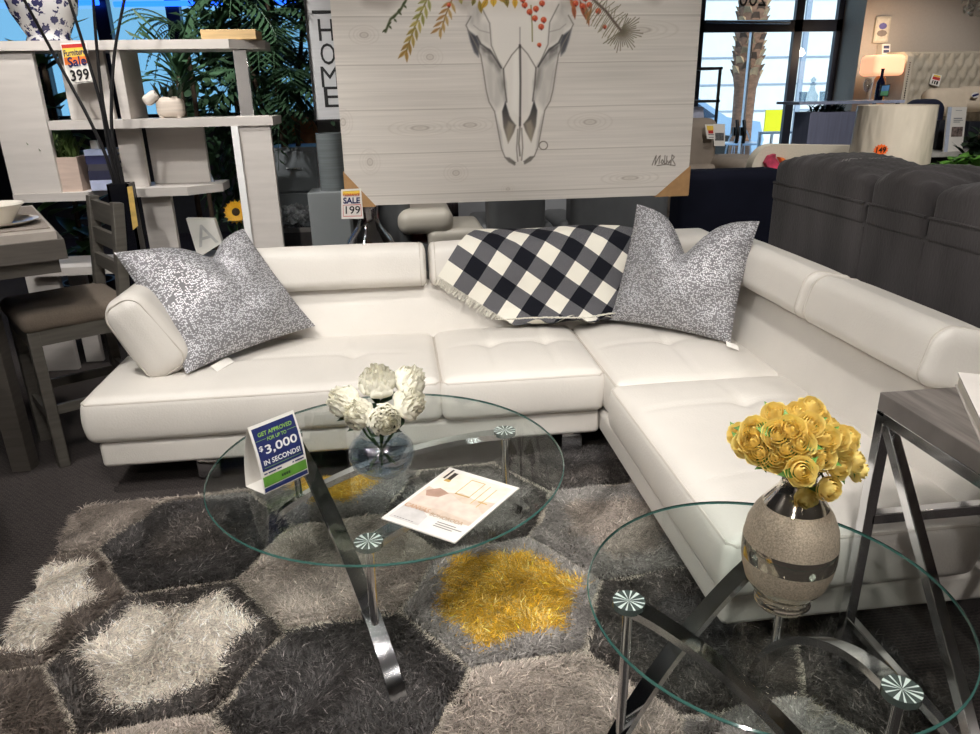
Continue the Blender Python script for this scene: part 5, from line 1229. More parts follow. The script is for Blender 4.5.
    c = at(99, 160, y=YE+.15); o = MB().box(c[0]-.02, c[0]+.02, YE+.12, YE+.16, z_b, z_b+.045, bev=.004).build('candle_block', pm('white_candle', (220, 216, 208), .5)); tag(o, 'small white block candle on top of the lower shelf books', 'candle')
    # tilted white letter block, bottom shelf
    zz0 = z_bot
    c0_ = at(196, 262, y=YE+.14); A_ = [at(px, py, y=YE+.10) for px, py in ((198, 258), (222, 243), (214, 219), (186, 218.5))]
    lb = thing('letter_block', 'white wooden block with a raised letter A tilted on the lower white shelf', 'decoration', (A_[0][0], YE+.11, z_bot))
    MB().prism(A_, (0, .05, 0)).build('block', pm('white_distressed_wood', (206, 204, 198), .6, nscale=12, namt=.06), parent=lb, smooth=0)
    lt = MB(); u = A_[1]-A_[0]; u = at(222, 243, y=YE+.1)-at(198, 252, y=YE+.1); v_ = (A_[3]+A_[2]-A_[0]-A_[1]); v_[1] = 0
    lt.text('A', (A_[0]+A_[1]+A_[2]+A_[3])/4, (.93, 0, .22), (-.22, 0, .93), .12, lift=.003); lt.build('letter', pm('pale_grey_paint', (170, 170, 168), .6), parent=lb, smooth=0)
    # grey-blue picture board leaning in the right bay
    A_ = [at(px, py, y=YE+.24) for px, py in ((206, 185), (216, 185), (199, 150), (194, 152))]
    o = MB().prism(A_, (0, .012, 0)).build('ceramic_plate', pm('blue_grey_glaze', (150, 158, 172), .3), smooth=0); tag(o, 'blue grey curved plaque edge leaning at the right of the lower shelf', 'decoration')
    # sunflower in a low pot
    c = at(236, 212, y=YE+.22); sf = thing('sunflower', 'yellow sunflower with dark centre standing between the white shelf uprights', 'flower', (c[0]-.02, YE+.22, z_bot))
    fm_ = MB(); M0 = Matrix.Translation(c)@Matrix.Rotation(D2R(75), 4, 'X')
    for ring, L in ((0, .052), (1, .042)):
        for k_ in range(16):
            M = M0@Matrix.Rotation(k_*2*PI/16+ring*.2, 4, 'Z')@Matrix.Translation((.022, 0, ring*.004))@Matrix.Rotation(D2R(78-ring*12), 4, 'Y'); petal(fm_, M, L, .011, .002, .004, n=5)
    fm_.build('petals', pm('sunflower_yellow', (236, 176, 30), .55, nscale=20, namt=.15), parent=sf, smooth=60)
    ctr = MB(); P_ = [(0, .012), (.014, .011), (.024, .004), (.025, -.004)]; ctr.lathe(P_, (0, 0, 0), 20, M=M0); ctr.build('seed_head', pm('seed_brown', (52, 34, 22), .8, nscale=150, namt=.4, bump=.5), parent=sf, smooth=60)
    MB().tube([c+np.array([0, .01, 0]), c+np.array([-.01, .02, -.1]), (c[0]-.02, YE+.22, z_bot)], .005, 6).build('stem', stem_green, parent=sf)
    lf_ = MB()
    for k_ in range(5):
        M = Matrix.Translation(c+np.array([-.01, .01, -.06]))@Matrix.Rotation(k_*1.4, 4, 'Z')@Matrix.Rotation(1.2, 4, 'Y'); petal(lf_, M, .11, .035, .006, .02)
    lf_.build('leaves', leaf_green, parent=sf, smooth=60)
shelf_unit()

# ------------------------------------------------------------------ tall vase with dark rods
def rods():
    Y = 4.05; top = at(121.5, 183, y=Y); c = top; w_ = .052
    v = thing('floor_vase', 'tall square black floor vase in front of the white shelf unit', 'vase', (c[0], Y, 0))
    b = MB(); zt = top[2]; xc = c[0]-.005
    for (a, b_, c_, d_) in ((xc-w_, xc+w_, Y-w_, Y-w_+.01), (xc-w_, xc+w_, Y+w_-.01, Y+w_), (xc-w_, xc-w_+.01, Y-w_, Y+w_), (xc+w_-.01, xc+w_, Y-w_, Y+w_)): b.box(a, b_, c_, d_, 0, zt)
    b.box(xc-w_, xc+w_, Y-w_, Y+w_, 0, .02).build('body', pm('glossy_black_vase', (15, 16, 22), .2, nscale=6, namt=.2), parent=v, smooth=0)
    A_ = [at(px, py, y=Y-w_-.002) for px, py in ((127, 187), (132, 186), (138, 226), (133, 230))]
    o = MB().prism(A_, (0, .004, 0)).build('price_tag', pm('faded_yellow_card', (206, 172, 96), .6, nscale=18, namt=.35), smooth=0); tag(o, 'narrow yellow and orange price tag hanging beside the black floor vase', 'tag')
    paths = [[(22, -4), (58, 62), (92, 125), (113, 178)], [(68, -4), (85, 50), (101, 105), (109, 150), (118, 185)], [(93, -4), (97, 50), (104, 110), (119, 182)], [(125, -4), (115, 50), (111.5, 100), (113, 140), (123, 183)]]
    labs = ['thin dark rod leaning furthest left out of the black floor vase', 'thin dark rod leaning slightly left out of the black floor vase', 'thin dark rod standing almost upright in the black floor vase', 'thin dark bowed rod curving right out of the black floor vase']
    for i, (pl, lab) in enumerate(zip(paths, labs)):
        P = [at(px, py, y=Y-.02+.012*i+(.10 if i in (0,) else .03)*(0 if k else -1)) for k, (px, py) in enumerate(pl)]
        P = [np.array(q) for q in P]; e = P[-1].copy(); e[2] -= .5; e[0] = xc+(e[0]-xc)*.6; e[1] = Y
        # smooth by Catmull-Rom
        Q = [P[0]*2-P[1]]+P+[e]; out = []
        for k in range(1, len(Q)-2):
            for s in np.linspace(0, 1, 8)[:-1]:
                a, b_, c_, d_ = Q[k-1], Q[k], Q[k+1], Q[k+2]; out.append(.5*((2*b_)+(-a+c_)*s+(2*a-5*b_+4*c_-d_)*s*s+(-a+3*b_-3*c_+d_)*s**3))
        out += [P[-1], e]; d0 = out[0]-out[3]; out = [out[0]+d0*1.2]+out
        o = MB().tube(out, np.linspace(.0065, .009, len(out)), 8).build('decorative_rod', pm('blackened_willow_%d' % i, (20, 19, 22), .5, nscale=20, namt=.3)); tag(o, lab, 'decoration', 'dark rods in the black floor vase')
rods()

# ------------------------------------------------------------------ foliage
def frond(mb, base, az, L, rise, droop, nl, ll, lw, mi=0, r=None):
    pts_ = []; 
    for s in np.linspace(0, 1, 12): pts_.append(np.array(base)+np.array([math.cos(az)*L*s*(1-.15*s), math.sin(az)*L*s*(1-.15*s), rise*s-droop*s*s]))
    mb.tube(pts_, np.linspace(.006, .002, 12), 5, mi)
    for k in range(nl):
        s = .15+.85*k/nl; i = min(10, int(s*11)); f = s*11-i; p = pts_[i]*(1-f)+pts_[i+1]*f; d = pts_[i+1]-pts_[i]; d /= np.linalg.norm(d)
        side = np.cross(d, [0, 0, 1]); side /= np.linalg.norm(side)
        for sg in (-1, 1):
            v = side*sg*.8+d*.6+np.array([0, 0, -.25]); v /= np.linalg.norm(v); l = ll*math.sin(PI*(.15+.8*s)); w_ = np.cross(v, [0, 0, 1]); w_ /= np.linalg.norm(w_)+1e-9
            q = p+v*l; m_ = p+v*l*.5; mb.add([p, m_+w_*lw, q, m_-w_*lw], [[0, 1, 2, 3]], mi)
def leafball(mb, c, rad, n, L, W, r, mi=0, down=.4):
    for k in range(n):
        d = r.normal(size=3); d /= np.linalg.norm(d); p = np.array(c)+d*np.array(rad)*r.random()**.4
        v = d*.6+r.normal(0, .5, 3)+np.array([0, 0, -down]); v /= np.linalg.norm(v); w_ = np.cross(v, r.normal(size=3)); w_ /= np.linalg.norm(w_)+1e-9
        l = L*r.uniform(.6, 1.2); b = W*r.uniform(.7, 1.1); m_ = p+v*l*.45+np.array([0, 0, .01]); mb.add([p, m_+w_*b, p+v*l, m_-w_*b], [[0, 1, 2], [0, 2, 3]], mi)
def plants():
    r = np.random.default_rng(12)
    dk = pm('dark_foliage', (64, 94, 68), .5, nscale=3, namt=.5, spec=.35); md = pm('mid_foliage', (66, 100, 58), .5, nscale=3, namt=.45)
    potm = pm('dark_pot', (44, 40, 40), .5, nscale=5, namt=.2)
    def pot(t, x, y, h=.4, rr=.18): MB().lathe([(0, 0), (rr*.75, 0), (rr, h), (rr*.9, h), (rr*.85, h-.04), (0, h-.04)], (x, y, 0), 24).build('pot', potm, parent=t, smooth=40)
    # big palm tree behind the shelf unit
    Y = 5.35; c = at(275, 60, y=Y); x = c[0]
    t = thing('potted_palm', 'tall dense artificial palm between the white shelf unit and the canvas', 'plant', (x, Y, 0)); pot(t, x, Y)
    tr = MB()
    for k in range(4): tr.tube([(x+.03*math.cos(k*1.6), Y+.03*math.sin(k*1.6), .36), (x+.10*math.cos(k*1.6), Y+.1*math.sin(k*1.6), 1.3), (x+.22*math.cos(k*1.6), Y+.2*math.sin(k*1.6), 2.1)], [.02, .017, .012], 7)
    tr.build('trunk', bark, parent=t)
    f = MB()
    for k in range(130):
        z = r.uniform(1.45, 2.4); az = r.uniform(0, 2*PI); L = r.uniform(.4, .72); frond(f, (x+r.normal(0, .10), Y+r.normal(0, .1), z), az, L, r.uniform(.1, .4), r.uniform(.25, .55), 11, .17, .017, 0, r)
    f.build('fronds', dk, parent=t, smooth=0)
    # leafy bush filling the middle
    Y = 5.9; c = at(235, 110, y=Y); x = c[0]
    t = thing('potted_tree', 'dark leafy indoor tree seen through the right bay of the white shelves', 'plant', (x, Y, 0)); pot(t, x, Y)
    MB().tube([(x, Y, .36), (x+.03, Y, 1.2), (x, Y, 1.9)], [.03, .025, .015], 8).build('trunk', bark, parent=t)
    f = MB(); leafball(f, (x, Y, 1.25), (.38, .28, .75), 1000, .13, .024, r); leafball(f, (x+.05, Y, 2.0), (.34, .28, .35), 380, .12, .022, r); f.build('foliage', dk, parent=t, smooth=0)
    # spiky fern high in the window
    Y = 5.1; c = at(176, 62, y=Y); x = c[0]
    t = thing('dragon_plant', 'spiky long-leaved plant against the bright window above the middle shelf', 'plant', (x, Y, 0)); pot(t, x, Y, .4, .15)
    MB().tube([(x, Y, .36), (x, Y, 1.62)], .018, 8).build('trunk', bark, parent=t)
    f = MB()
    for k in range(46):
        a = r.uniform(0, 2*PI); M = Matrix.Translation((x, Y, 1.5+.2*r.random()))@Matrix.Rotation(a, 4, 'Z')@Matrix.Rotation(r.uniform(.2, 1.3), 4, 'Y'); petal(f, M, r.uniform(.22, .4), .016, .01, .10, n=6)
    f.build('leaves', dk, parent=t, smooth=60)
    # arching fronds at the very top
    Y = 5.6; c = at(165, 25, y=Y); x = c[0]+.12
    t = thing('fern_tree', 'tall fern with thin arching fronds in front of the top left window', 'plant', (x, Y, 0)); pot(t, x, Y, .4, .15)
    MB().tube([(x, Y, .36), (x, Y, 1.95)], .016, 8).build('trunk', bark, parent=t)
    f = MB()
    for k in range(22): frond(f, (x, Y, 1.9), r.uniform(0, 2*PI), r.uniform(.3, .55), r.uniform(.2, .45), r.uniform(.3, .6), 16, .05, .006, 0, r)
    f.build('fronds', dk, parent=t, smooth=0)
    # broad leaves between the left uprights
    Y = 4.95; c = at(48, 90, y=Y); x = c[0]
    t = thing('rubber_plant', 'broad-leaved green plant filling the gap at the left of the white shelves', 'plant', (x, Y, 0)); pot(t, x, Y, .4, .16)
    MB().tube([(x, Y, .36), (x+.02, Y, 1.0), (x, Y, 1.75)], .016, 8).build('trunk', bark, parent=t)
    f = MB()
    for k in range(60):
        a = r.uniform(0, 2*PI); M = Matrix.Translation((x, Y, r.uniform(.5, 1.8)))@Matrix.Rotation(a, 4, 'Z')@Matrix.Rotation(r.uniform(.7, 1.9), 4, 'Y'); petal(f, M, r.uniform(.2, .34), .055, .02, .06, n=6)
    f.build('leaves', md, parent=t, smooth=60)
plants()

# ------------------------------------------------------------------ pub table with dishes
def pub():
    zt = 1.0; A = at(64, 239, z=zt); B = at(42, 215, z=zt)
    x1 = A[0]+.03; y0 = A[1]; y1 = y0+.80; x0 = x1-1.2
    # the table is turned a little: its right edge runs from A to B
    d = (B-A); d[2] = 0; d /= np.linalg.norm(d); e = np.array([-d[1], d[0], 0]); e = e if e[0] < 0 else -e
    L = .95
    def q(u, v, z): p = A+d*u+e*v; return np.array([p[0], p[1], z])
    t = thing('pub_table', 'counter-height grey wood dining table with a textured runner at the left edge', 'table', (*q(L/2, .6, 0)[:2], 0))
    MB().prism([q(0, 0, zt-.075), q(L, 0, zt-.075), q(L, 1.2, zt-.075), q(0, 1.2, zt-.075)], (0, 0, .075)).build('table_top', grey_wood, parent=t, smooth=0)
    MB().prism([q(.03, .03, zt-.13), q(L-.03, .03, zt-.13), q(L-.03, 1.17, zt-.13), q(.03, 1.17, zt-.13)], (0, 0, .055)).build('apron', grey_wood, parent=t, smooth=0)
    for u, v in ((.27, .31), (L-.06, .31), (.27, 1.14), (L-.06, 1.14)):
        p = q(u, v, 0); MB().box(p[0]-.04, p[0]+.04, p[1]-.04, p[1]+.04, 0, zt-.13, bev=.004).build('leg', grey_wood, parent=t, smooth=20)
    pale = pm('pale_table_stone', (170, 162, 154), .5, nscale=14, namt=.08)
    o = MB().prism([q(.02, .02, zt), q(L-.02, .02, zt), q(L-.02, 1.18, zt), q(.02, 1.18, zt)], (0, 0, .03)).build('inlay', pale, parent=t, smooth=0)
    o = MB().prism([q(.10, .03, zt+.031), q(L-.1, .03, zt+.031), q(L-.1, .50, zt+.031), q(.10, .50, zt+.031)], (0, 0, .004)).build('placemat', pm('woven_placemat', (150, 140, 132), .9, nscale=300, namt=.35, bump=.5), smooth=0); tag(o, 'grey woven placemat under the dishes on the tall table', 'placemat')
    c = at(2, 224, z=zt+.04); cx, cy = c[0], c[1]; china = pm('white_china', (228, 222, 212), .25, nscale=10, namt=.02, coat=.3)
    o = MB().lathe([(0, .0), (.08, .0), (.13, .018), (.132, .021), (.08, .006), (0, .006)], (cx, cy, zt+.0355), 40).build('plate', china, smooth=60); tag(o, 'white china plate under the bowl on the tall grey table', 'plate')
    o = MB().lathe([(0, .0), (.05, .0), (.055, .008), (.095, .065), (.108, .075), (.106, .078), (.09, .068), (.05, .014), (0, .012)], (cx-.015, cy, zt+.042), 40).build('bowl', china, smooth=60); tag(o, 'white china bowl on the plate at the left edge', 'bowl')
pub()

def stool(cx, cy, ang, lab, gw):
    zs = .66
    t = thing('counter_stool', lab, 'stool', (cx, cy, 0))
    # axes: b = towards the back rest (away from the table), s = sideways
    th = D2R(ang); b = np.array([math.cos(th), math.sin(th), 0]); s = np.array([-b[1], b[0], 0])
    def P(u, v, z): p = np.array([cx, cy, 0])+b*u+s*v; return np.array([p[0], p[1], z])
    hw = .20; hd = .20
    P_, F_ = softbox((hd+.02, hw+.02, .04), .035, (10, 10, 3), 4, lambda V: np.stack([V[:, 0], V[:, 1], V[:, 2]+.02*np.clip(1-(V[:, 0]/hd)**2, 0, 1)*np.clip(1-(V[:, 1]/hw)**2, 0, 1)*(V[:, 2] > 0)], 1))
    V = np.array([cx, cy, 0])+P_[:, :1]*b+P_[:, 1:2]*s+np.array([0, 0, 1])*(P_[:, 2:3]+zs-.01)
    MB().add(V, F_).build('seat', tweed, parent=t, smooth=60)
    MB().prism([P(-hd, -hw, zs-.11), P(hd, -hw, zs-.11), P(hd, hw, zs-.11), P(-hd, hw, zs-.11)], (0, 0, .07)).build('seat_rail', gw, parent=t, smooth=0)
    for v in (-hw+.02, hw-.02):
        MB().bar(P(-hd+.02, v, 0), P(-hd+.02, v, zs-.05), .045, .045, up=tuple(s), bev=.004).build('leg', gw, parent=t, smooth=20)
        o = MB().bar(P(hd-.0, v, 0), P(hd-.02, v, zs-.04), .045, .05, up=tuple(s), bev=.004); o.bar(P(hd-.02, v, zs-.06), P(hd+.035, v, 1.09), .045, .05, up=tuple(s), bev=.004); o.build('back_post', gw, parent=t, smooth=20)
    for z, h_ in ((1.03, .09), (.92, .07), (.81, .06)):
        f = (z-zs)/.43; u = hd-.02+.055*f
        MB().bar(P(u, -hw+.03, z), P(u, hw-.03, z), .022, h_, up=(0, 0, 1)).build('back_slat', gw, parent=t, smooth=20)
    for z, pr in ((.22, ((-hd+.02, -hw+.02), (-hd+.02, hw-.02))), (.30, ((hd-.01, -hw+.02), (hd-.01, hw-.02))), (.26, ((-hd+.02, -hw+.02), (hd-.01, -hw+.02))), (.26, ((-hd+.02, hw-.02), (hd-.01, hw-.02)))):
        MB().bar(P(*pr[0], z), P(*pr[1], z), .022, .04).build('stretcher', gw, parent=t, smooth=20)
tweed = pm('brown_grey_tweed', (112, 101, 90), .9, nscale=350, namt=.35, bump=.4)
stool(-1.465, 3.33, 34.4, 'grey wooden ladder-back counter stool with brown fabric seat beside the tall table', pm('stool_grey_wood', (84, 80, 74), .5, nscale=5, namt=.2, stretch=(1, 1, 12), bump=.08))
stool(-1.70, 2.34, 210, 'tan wooden counter stool at the left edge, only its leg in view', pm('stool_tan_wood', (124, 108, 84), .5, nscale=5, namt=.15, stretch=(1, 1, 12), bump=.08))

# ------------------------------------------------------------------ between the shelf and the canvas
def middle():
    # HOME sign
    Y = 4.75; a = at(308, -10, y=Y); b = at(343, 119, y=Y); x0 = at(311, 60, y=Y)[0]; x1 = x0+.30; z0 = b[2]; z1 = z0+.85
    t = thing('word_sign', 'tall pale wooden sign with the word HOME in black beside the canvas', 'sign', ((x0+x1)/2, Y, z0))
    MB().box(x0, x1, Y, Y+.02, z0, z1).build('board', pm('pale_grey_boards', (186, 186, 188), .7, nscale=6, namt=.06, stretch=(1, 1, 8)), parent=t, smooth=0)
    w_ = .010; fr = MB().box(x0-w_, x0, Y-.01, Y+.025, z0-w_, z1+w_).box(x1, x1+w_, Y-.01, Y+.025, z0-w_, z1+w_).box(x0, x1, Y-.01, Y+.025, z0-w_, z0).box(x0, x1, Y-.01, Y+.025, z1, z1+w_); fr.build('frame', black, parent=t, smooth=0)
    m = MB()
    for ch, py, px in (('H', 30, 321), ('O', 54, 321), ('M', 77, 325), ('E', 97, 327)):
        c = at(px, py, y=Y-.001); m.text(ch, (x0+.10, Y-.001, c[2]), (1, 0, 0), (0, 0, 1), .115, w=.085 if ch != 'M' else .10)
    zl = at(320, 12, y=Y)[2]; m.box(x0+.03, x0+.22, Y-.003, Y, zl-.008, zl+.008)
    m.build('lettering', black, parent=t, smooth=0)
    for x in (x0+.05, x1-.05): MB().tube([(x, Y+.01, z1), (x, Y+.01, 3.39)], .002, 5).build('hanging_wire', black, parent=t)
    # smoky glass cylinder on a grey pedestal
    Y = 4.55; c = at(332, 192, y=Y); tp = at(330, 133, y=Y); rr = .075
    pd = at(330, 190, y=Y)[2]
    o = MB().box(c[0]-.13, c[0]+.10, Y-.13, Y+.13, 0, pd, bev=.004).build('pedestal', pm('mid_grey_panel', (120, 124, 126), .6, nscale=5, namt=.04), smooth=20); tag(o, 'plain grey pedestal behind the sofa under the smoky glass cylinder', 'pedestal')
    v = thing('cylinder_vase', 'smoky grey glass cylinder standing on the grey pedestal beside the canvas', 'vase', (c[0]+.01, Y, pd))
    MB().lathe([(0, 0), (rr, 0), (rr, tp[2]-pd), (rr-.006, tp[2]-pd), (rr-.006, .01), (0, .01)], (c[0]+.01, Y, pd), 32).build('glass_body', pm('smoky_ribbed_glass', (104, 110, 112), .15, nscale=3, namt=.15, stretch=(1, 1, 30), spec=.7), parent=v, smooth=40)
    # grey drawer chest
    Y = 5.2; a = at(281, 190, y=Y); b = at(308, 147, y=Y)
    t = thing('drawer_chest', 'silver grey chest of drawers glimpsed between the shelf unit and the canvas', 'cabinet', ((a[0]+b[0])/2, Y+.2, 0))
    x0 = a[0]-.05; x1 = b[0]+.05; gm = pm('silver_grey_lacquer', (112, 118, 122), .35, nscale=4, namt=.06)
    MB().box(x0, x1, Y, Y+.4, .05, b[2]).build('body', gm, parent=t, smooth=0)
    n = 4; h_ = (b[2]-.08)/n
    for k in range(n):
        o = MB().box(x0+.01, x1-.01, Y-.015, Y, .07+k*h_, .07+(k+1)*h_-.015, bev=.003).build('drawer', gm, parent=t, smooth=20)
        MB().tube([((x0+x1)/2-.05, Y-.03, .07+(k+.55)*h_), ((x0+x1)/2+.05, Y-.03, .07+(k+.55)*h_)], .006, 6).build('handle', chrome, parent=o)
    # tan arched chair back
    Y = 6.15; cx = at(300, 140, y=Y)[0]; t = thing('wooden_chair', 'tan wooden chair with an arched back beyond the silver chest', 'chair', (cx, Y, 0)); tan = pm('tan_wood', (158, 112, 72), .5, nscale=6, namt=.15, stretch=(1, 1, 8))
    ztp = at(300, 115, y=Y)[2]
    m = MB(); P = [(cx-.14, Y, .45), (cx-.14, Y, ztp-.12)]+[(cx-.14*math.cos(a), Y, ztp-.12+.12*math.sin(a)) for a in np.linspace(0, PI, 12)]+[(cx+.14, Y, .45)]; m.prism(P, (0, .03, 0)); m.build('backrest', tan, parent=t, smooth=20)
    MB().box(cx-.2, cx+.2, Y-.38, Y+.02, .43, .46, bev=.005).build('seat', tan, parent=t, smooth=20)
    for dx in (-.17, .17):
        for dy in (-.35, 0): MB().box(cx+dx-.02, cx+dx+.02, Y+dy-.02, Y+dy+.02, 0, .43).build('leg', tan, parent=t, smooth=0)
    # mirrored tray of crystal pieces low behind the sofa
    Y = 4.7; a = at(268, 232, y=Y); b = at(318, 232, y=Y); zt = a[2]+.02
    t = thing('mirror_table', 'low mirrored table of crystal pieces behind the sofa back', 'table', ((a[0]+b[0])/2, Y+.15, 0))
    MB().box(a[0], b[0], Y, Y+.35, zt-.03, zt).build('table_top', chrome, parent=t, smooth=0); MB().box(a[0]+.03, b[0]-.03, Y+.03, Y+.32, 0, zt-.03).build('base', dark_chrome, parent=t, smooth=0)
    r = np.random.default_rng(3); cr_ = pm('crystal_bead', (206, 210, 214), .12, .6, nscale=40, namt=.2); m = MB()
    for k in range(170):
        x = r.uniform(a[0]+.03, b[0]-.03); y = Y+r.uniform(.03, .3); rr = r.uniform(.010, .022); m.ball((x, y, zt+rr+r.uniform(0, .09)), rr, sub=1)
    o = m.build('crystal_beads', cr_, smooth=0); tag(o, 'heap of sparkling silver crystal beads on the low mirrored table', 'decoration', kind='stuff')
    # clear vase with a sale card behind the headrest
    Y = 4.15; c = at(370, 238, y=Y); zb = .60
    o = MB().box(c[0]-.26, c[0]+.26, Y-.13, Y+.16, 0, zb, bev=.005).build('sofa_table', pm('dark_stained_wood', (52, 46, 44), .45, nscale=5, namt=.2), smooth=20); tag(o, 'dark narrow table hidden behind the sofa back under the clear vase', 'table')
    v = thing('glass_vase', 'clear rippled glass vase with a wide base behind the sofa headrest', 'vase', (c[0], Y, zb)); k = .0058
    ht = at(365, 203, y=Y)[2]-zb
    prof = [(0, 0), (.14, 0), (.155, .03), (.15, .08), (.12, .15), (.07, .21), (.05, .26), (.06, ht+.05), (.055, ht+.05), (.045, .26), (.065, .21), (.112, .15), (.142, .08), (.145, .03), (0, .012)]
    MB().lathe(prof, (c[0], Y, zb), 40).build('glass_body', thin_glass('rippled_glass', (.62, .63, .66), extra=.25, rough=.05), parent=v, smooth=60)
    A = [at(px, py, y=3.791) for px, py in ((341.5, 219), (363.5, 218.5), (361, 188.5), (341, 189.5))]
    t = thing('clearance_card', 'clearance SALE 199 price card hung on the lower left corner of the canvas', 'sign', (A[0]+A[1])/2)
    MB().prism(A, (0, .004, 0)).build('card', white_paper, parent=t, smooth=0)
    def S(u, v_, l=-.0008): p = A[0]*(1-u)*(1-v_)+A[1]*u*(1-v_)+A[3]*(1-u)*v_+A[2]*u*v_; return p+np.array([0, l, 0])
    m = MB(); ux = A[1]-A[0]; uy = A[3]-A[0]; W = np.linalg.norm(ux); Hh = np.linalg.norm(uy)
    rq = lambda u0, u1, v0, v1, mi: m.quad(S(u0, v0), S(u1, v0), S(u1, v1), S(u0, v1), mi)
    rq(.08, .92, .80, .94, 3); m.text('CLEARANCE', S(.5, .81), ux, uy, .09*Hh, 1, w=.74*W, lift=.002, bold=.02); m.text('SALE', S(.5, .62), ux, uy, .21*Hh, 0, w=.76*W, bold=.03, lift=.002)
    m.text('199', S(.54, .30), ux, uy, .27*Hh, 2, w=.66*W, lift=.002, bold=.01)
    for q in ((.1, .92, .08, .10), (.1, .92, .46, .48), (.08, .10, .08, .48), (.91, .93, .08, .48)): rq(*q, 1)
    m.build('printing', [navy_ink, red_ink, black, yellow_ink], parent=t, smooth=0)
middle()
# ------------------------------------------------------------------ beyond the sofa: recliners, lamps, bed
suede = pm('charcoal_suede', (62, 59, 60), 0.95, nscale=4.0, stretch=(1, 1, .35), namt=0.5, bump=0.25, bscale=120, detail=8, sheen=0.15, spec=.2)
stitch = pm('grey_thread', (150, 148, 146), .8)
def grey_sofa():
    X = 1.86
    t = thing('reclining_sofa', 'charcoal suede reclining sofa turned with its back to the white sofa', 'sofa', (X+.5, 2.6, 0))
    yf = 3.52; y1, y2 = float(at(868, 212, x=X)[1]), float(at(928, 230, x=X)[1]); ys = [yf, y1, y2, 1.70]
    P_, F_ = softbox((.13, (yf-1.70)/2, .50), .03, (4, 50, 20), 4)
    MB().add(P_+np.array([X+.122, (yf+1.70)/2, .505]), F_).build('back_panel', suede, parent=t, smooth=60)
    bd = MB()
    for yj in (y1, y2): bd.tube([(X-.008, yj, .12), (X-.008, yj, .97)], .006, 6)
    bd.build('seam_welt', suede, parent=t)
    for k in range(3):
        a, b = ys[k+1]+.004, ys[k]-.004; hw = (b-a)/2
        # upright band
        P_, F_ = softbox((.05, hw, .045), .02, (4, 16, 4), 4); o = MB().add(P_+np.array([X+.036, (a+b)/2, 1.020]), F_).build('back_band', suede, parent=t, smooth=60)
        def puff(V, hw=hw):
            Q = V.copy(); e = np.clip(1-(V[:, 1]/hw)**2, 0, 1); Q[:, 2] += .060*e*(V[:, 2] > -.03)*np.clip(1-(V[:, 0]/.2)**4, 0, 1)+.006*np.sin(V[:, 1]*60+3*V[:, 0]*20)*(V[:, 2] > 0)
            Q[:, 0] *= 1+.05*e; return Q
        P_, F_ = softbox((.165, hw, .062), .034, (12, 24, 4), 5, puff)
        o = MB().add(P_+np.array([X+.157, (a+b)/2, 1.094]), F_).build('head_cushion', suede, parent=t, smooth=60)
        sw = [(X-.012-.0*v, (a+b)/2+hw*v, 1.060+.004*(1-v*v)) for v in np.linspace(-.97, .97, 24)]
        MB().tube(sw, .006, 6).build('seam_welt', suede, parent=o)
        if k != 1:
            for yo in (-.35, .4):
                s_ = MB()
                for d_ in (-.008, .008):
                    for q in range(14):
                        u = q/14; yy_ = (a+b)/2+yo*hw+d_; e = 1-yo**2; zz_ = 1.094+.063+.060*e; x0 = X+.02+.24*u; s_.bar((x0, yy_, zz_-(.012 if u < .1 else 0)), (x0+.009, yy_, zz_), .002, .002)
                s_.build('stitching', stitch, parent=o, smooth=0)
        P_, F_ = softbox((.30, hw, .10), .06, (12, 16, 4), 4); MB().add(P_+np.array([X+.58, (a+b)/2, .46]), F_).build('seat_cushion', suede, parent=t, smooth=60)
        P_, F_ = softbox((.07, hw, .27), .05, (4, 16, 10), 4); MB().add(P_+np.array([X+.33, (a+b)/2, .78]), F_).build('backrest', suede, parent=t, smooth=60)
    P_, F_ = softbox((.46, .10, .30), .06, (16, 4, 12), 4)
    MB().add(P_+np.array([X+.48, yf+.10, .36]), F_).build('armrest', suede, parent=t, smooth=60); MB().add(P_+np.array([X+.48, 1.60, .36]), F_).build('armrest', suede, parent=t, smooth=60)
    MB().box(X+.2, X+.88, 1.7, yf, 0, .36).build('seat_base', suede, parent=t, smooth=0)
grey_sofa()
def recliner(name, lab, x0, x1, y0, y1, ht, m, face=-1, cat='chair', group=None, arm_h=.62):
    """upholstered recliner; face -1 looks at the camera, +1 shows its back"""
    t = thing(name, lab, cat, ((x0+x1)/2, (y0+y1)/2, 0), group); cx = (x0+x1)/2; hw = (x1-x0)/2; cy = (y0+y1)/2; aw = .11
    def part(nm, h, c, r=.05):
        P_, F_ = softbox(h, r, (12, 12, 8), 4); V = P_+np.array(c); V[:, 1] = cy+(V[:, 1]-cy)*(1 if face == 1 else -1)
        if face != 1: F_ = [f[::-1] for f in F_]
        MB().add(V, F_).build(nm, m, parent=t, smooth=60)
    dp = (y1-y0)/2
    part('backrest', (hw-.08, .13, ht/2-.14), (cx, y0+.16, ht/2+.14), .07); part('head_cushion', (hw-.09, .12, .12), (cx, y0+.15, ht-.12), .08)
    part('seat_cushion', (hw-2*aw, dp-.12, .10), (cx, cy+.08, .42), .06); part('seat_base', (hw-.04, dp-.06, .14), (cx, cy, .20), .04)
    for s_ in (-1, 1): part('armrest', (aw, dp-.08, arm_h/2-.04), (cx+s_*(hw-aw), cy+.05, arm_h/2+.03), .06)
    return t
dgrey = pm('dark_grey_leather', (92, 94, 96), .45, nscale=8, namt=.1, bump=.1, bscale=120)
a = at(480, 230, y=5.0)[0]; b = at(564, 230, y=5.0)[0]; c = at(690, 230, y=5.0)[0]
recliner('recliner', 'dark grey leather recliner behind the sofa under the middle of the canvas', a, b-.012, 5.12, 5.95, 1.02, dgrey, 1)
recliner('recliner', 'dark grey leather recliner behind the sofa under the right of the canvas', b+.012, c-.02, 5.12, 5.95, 1.02, dgrey, 1)
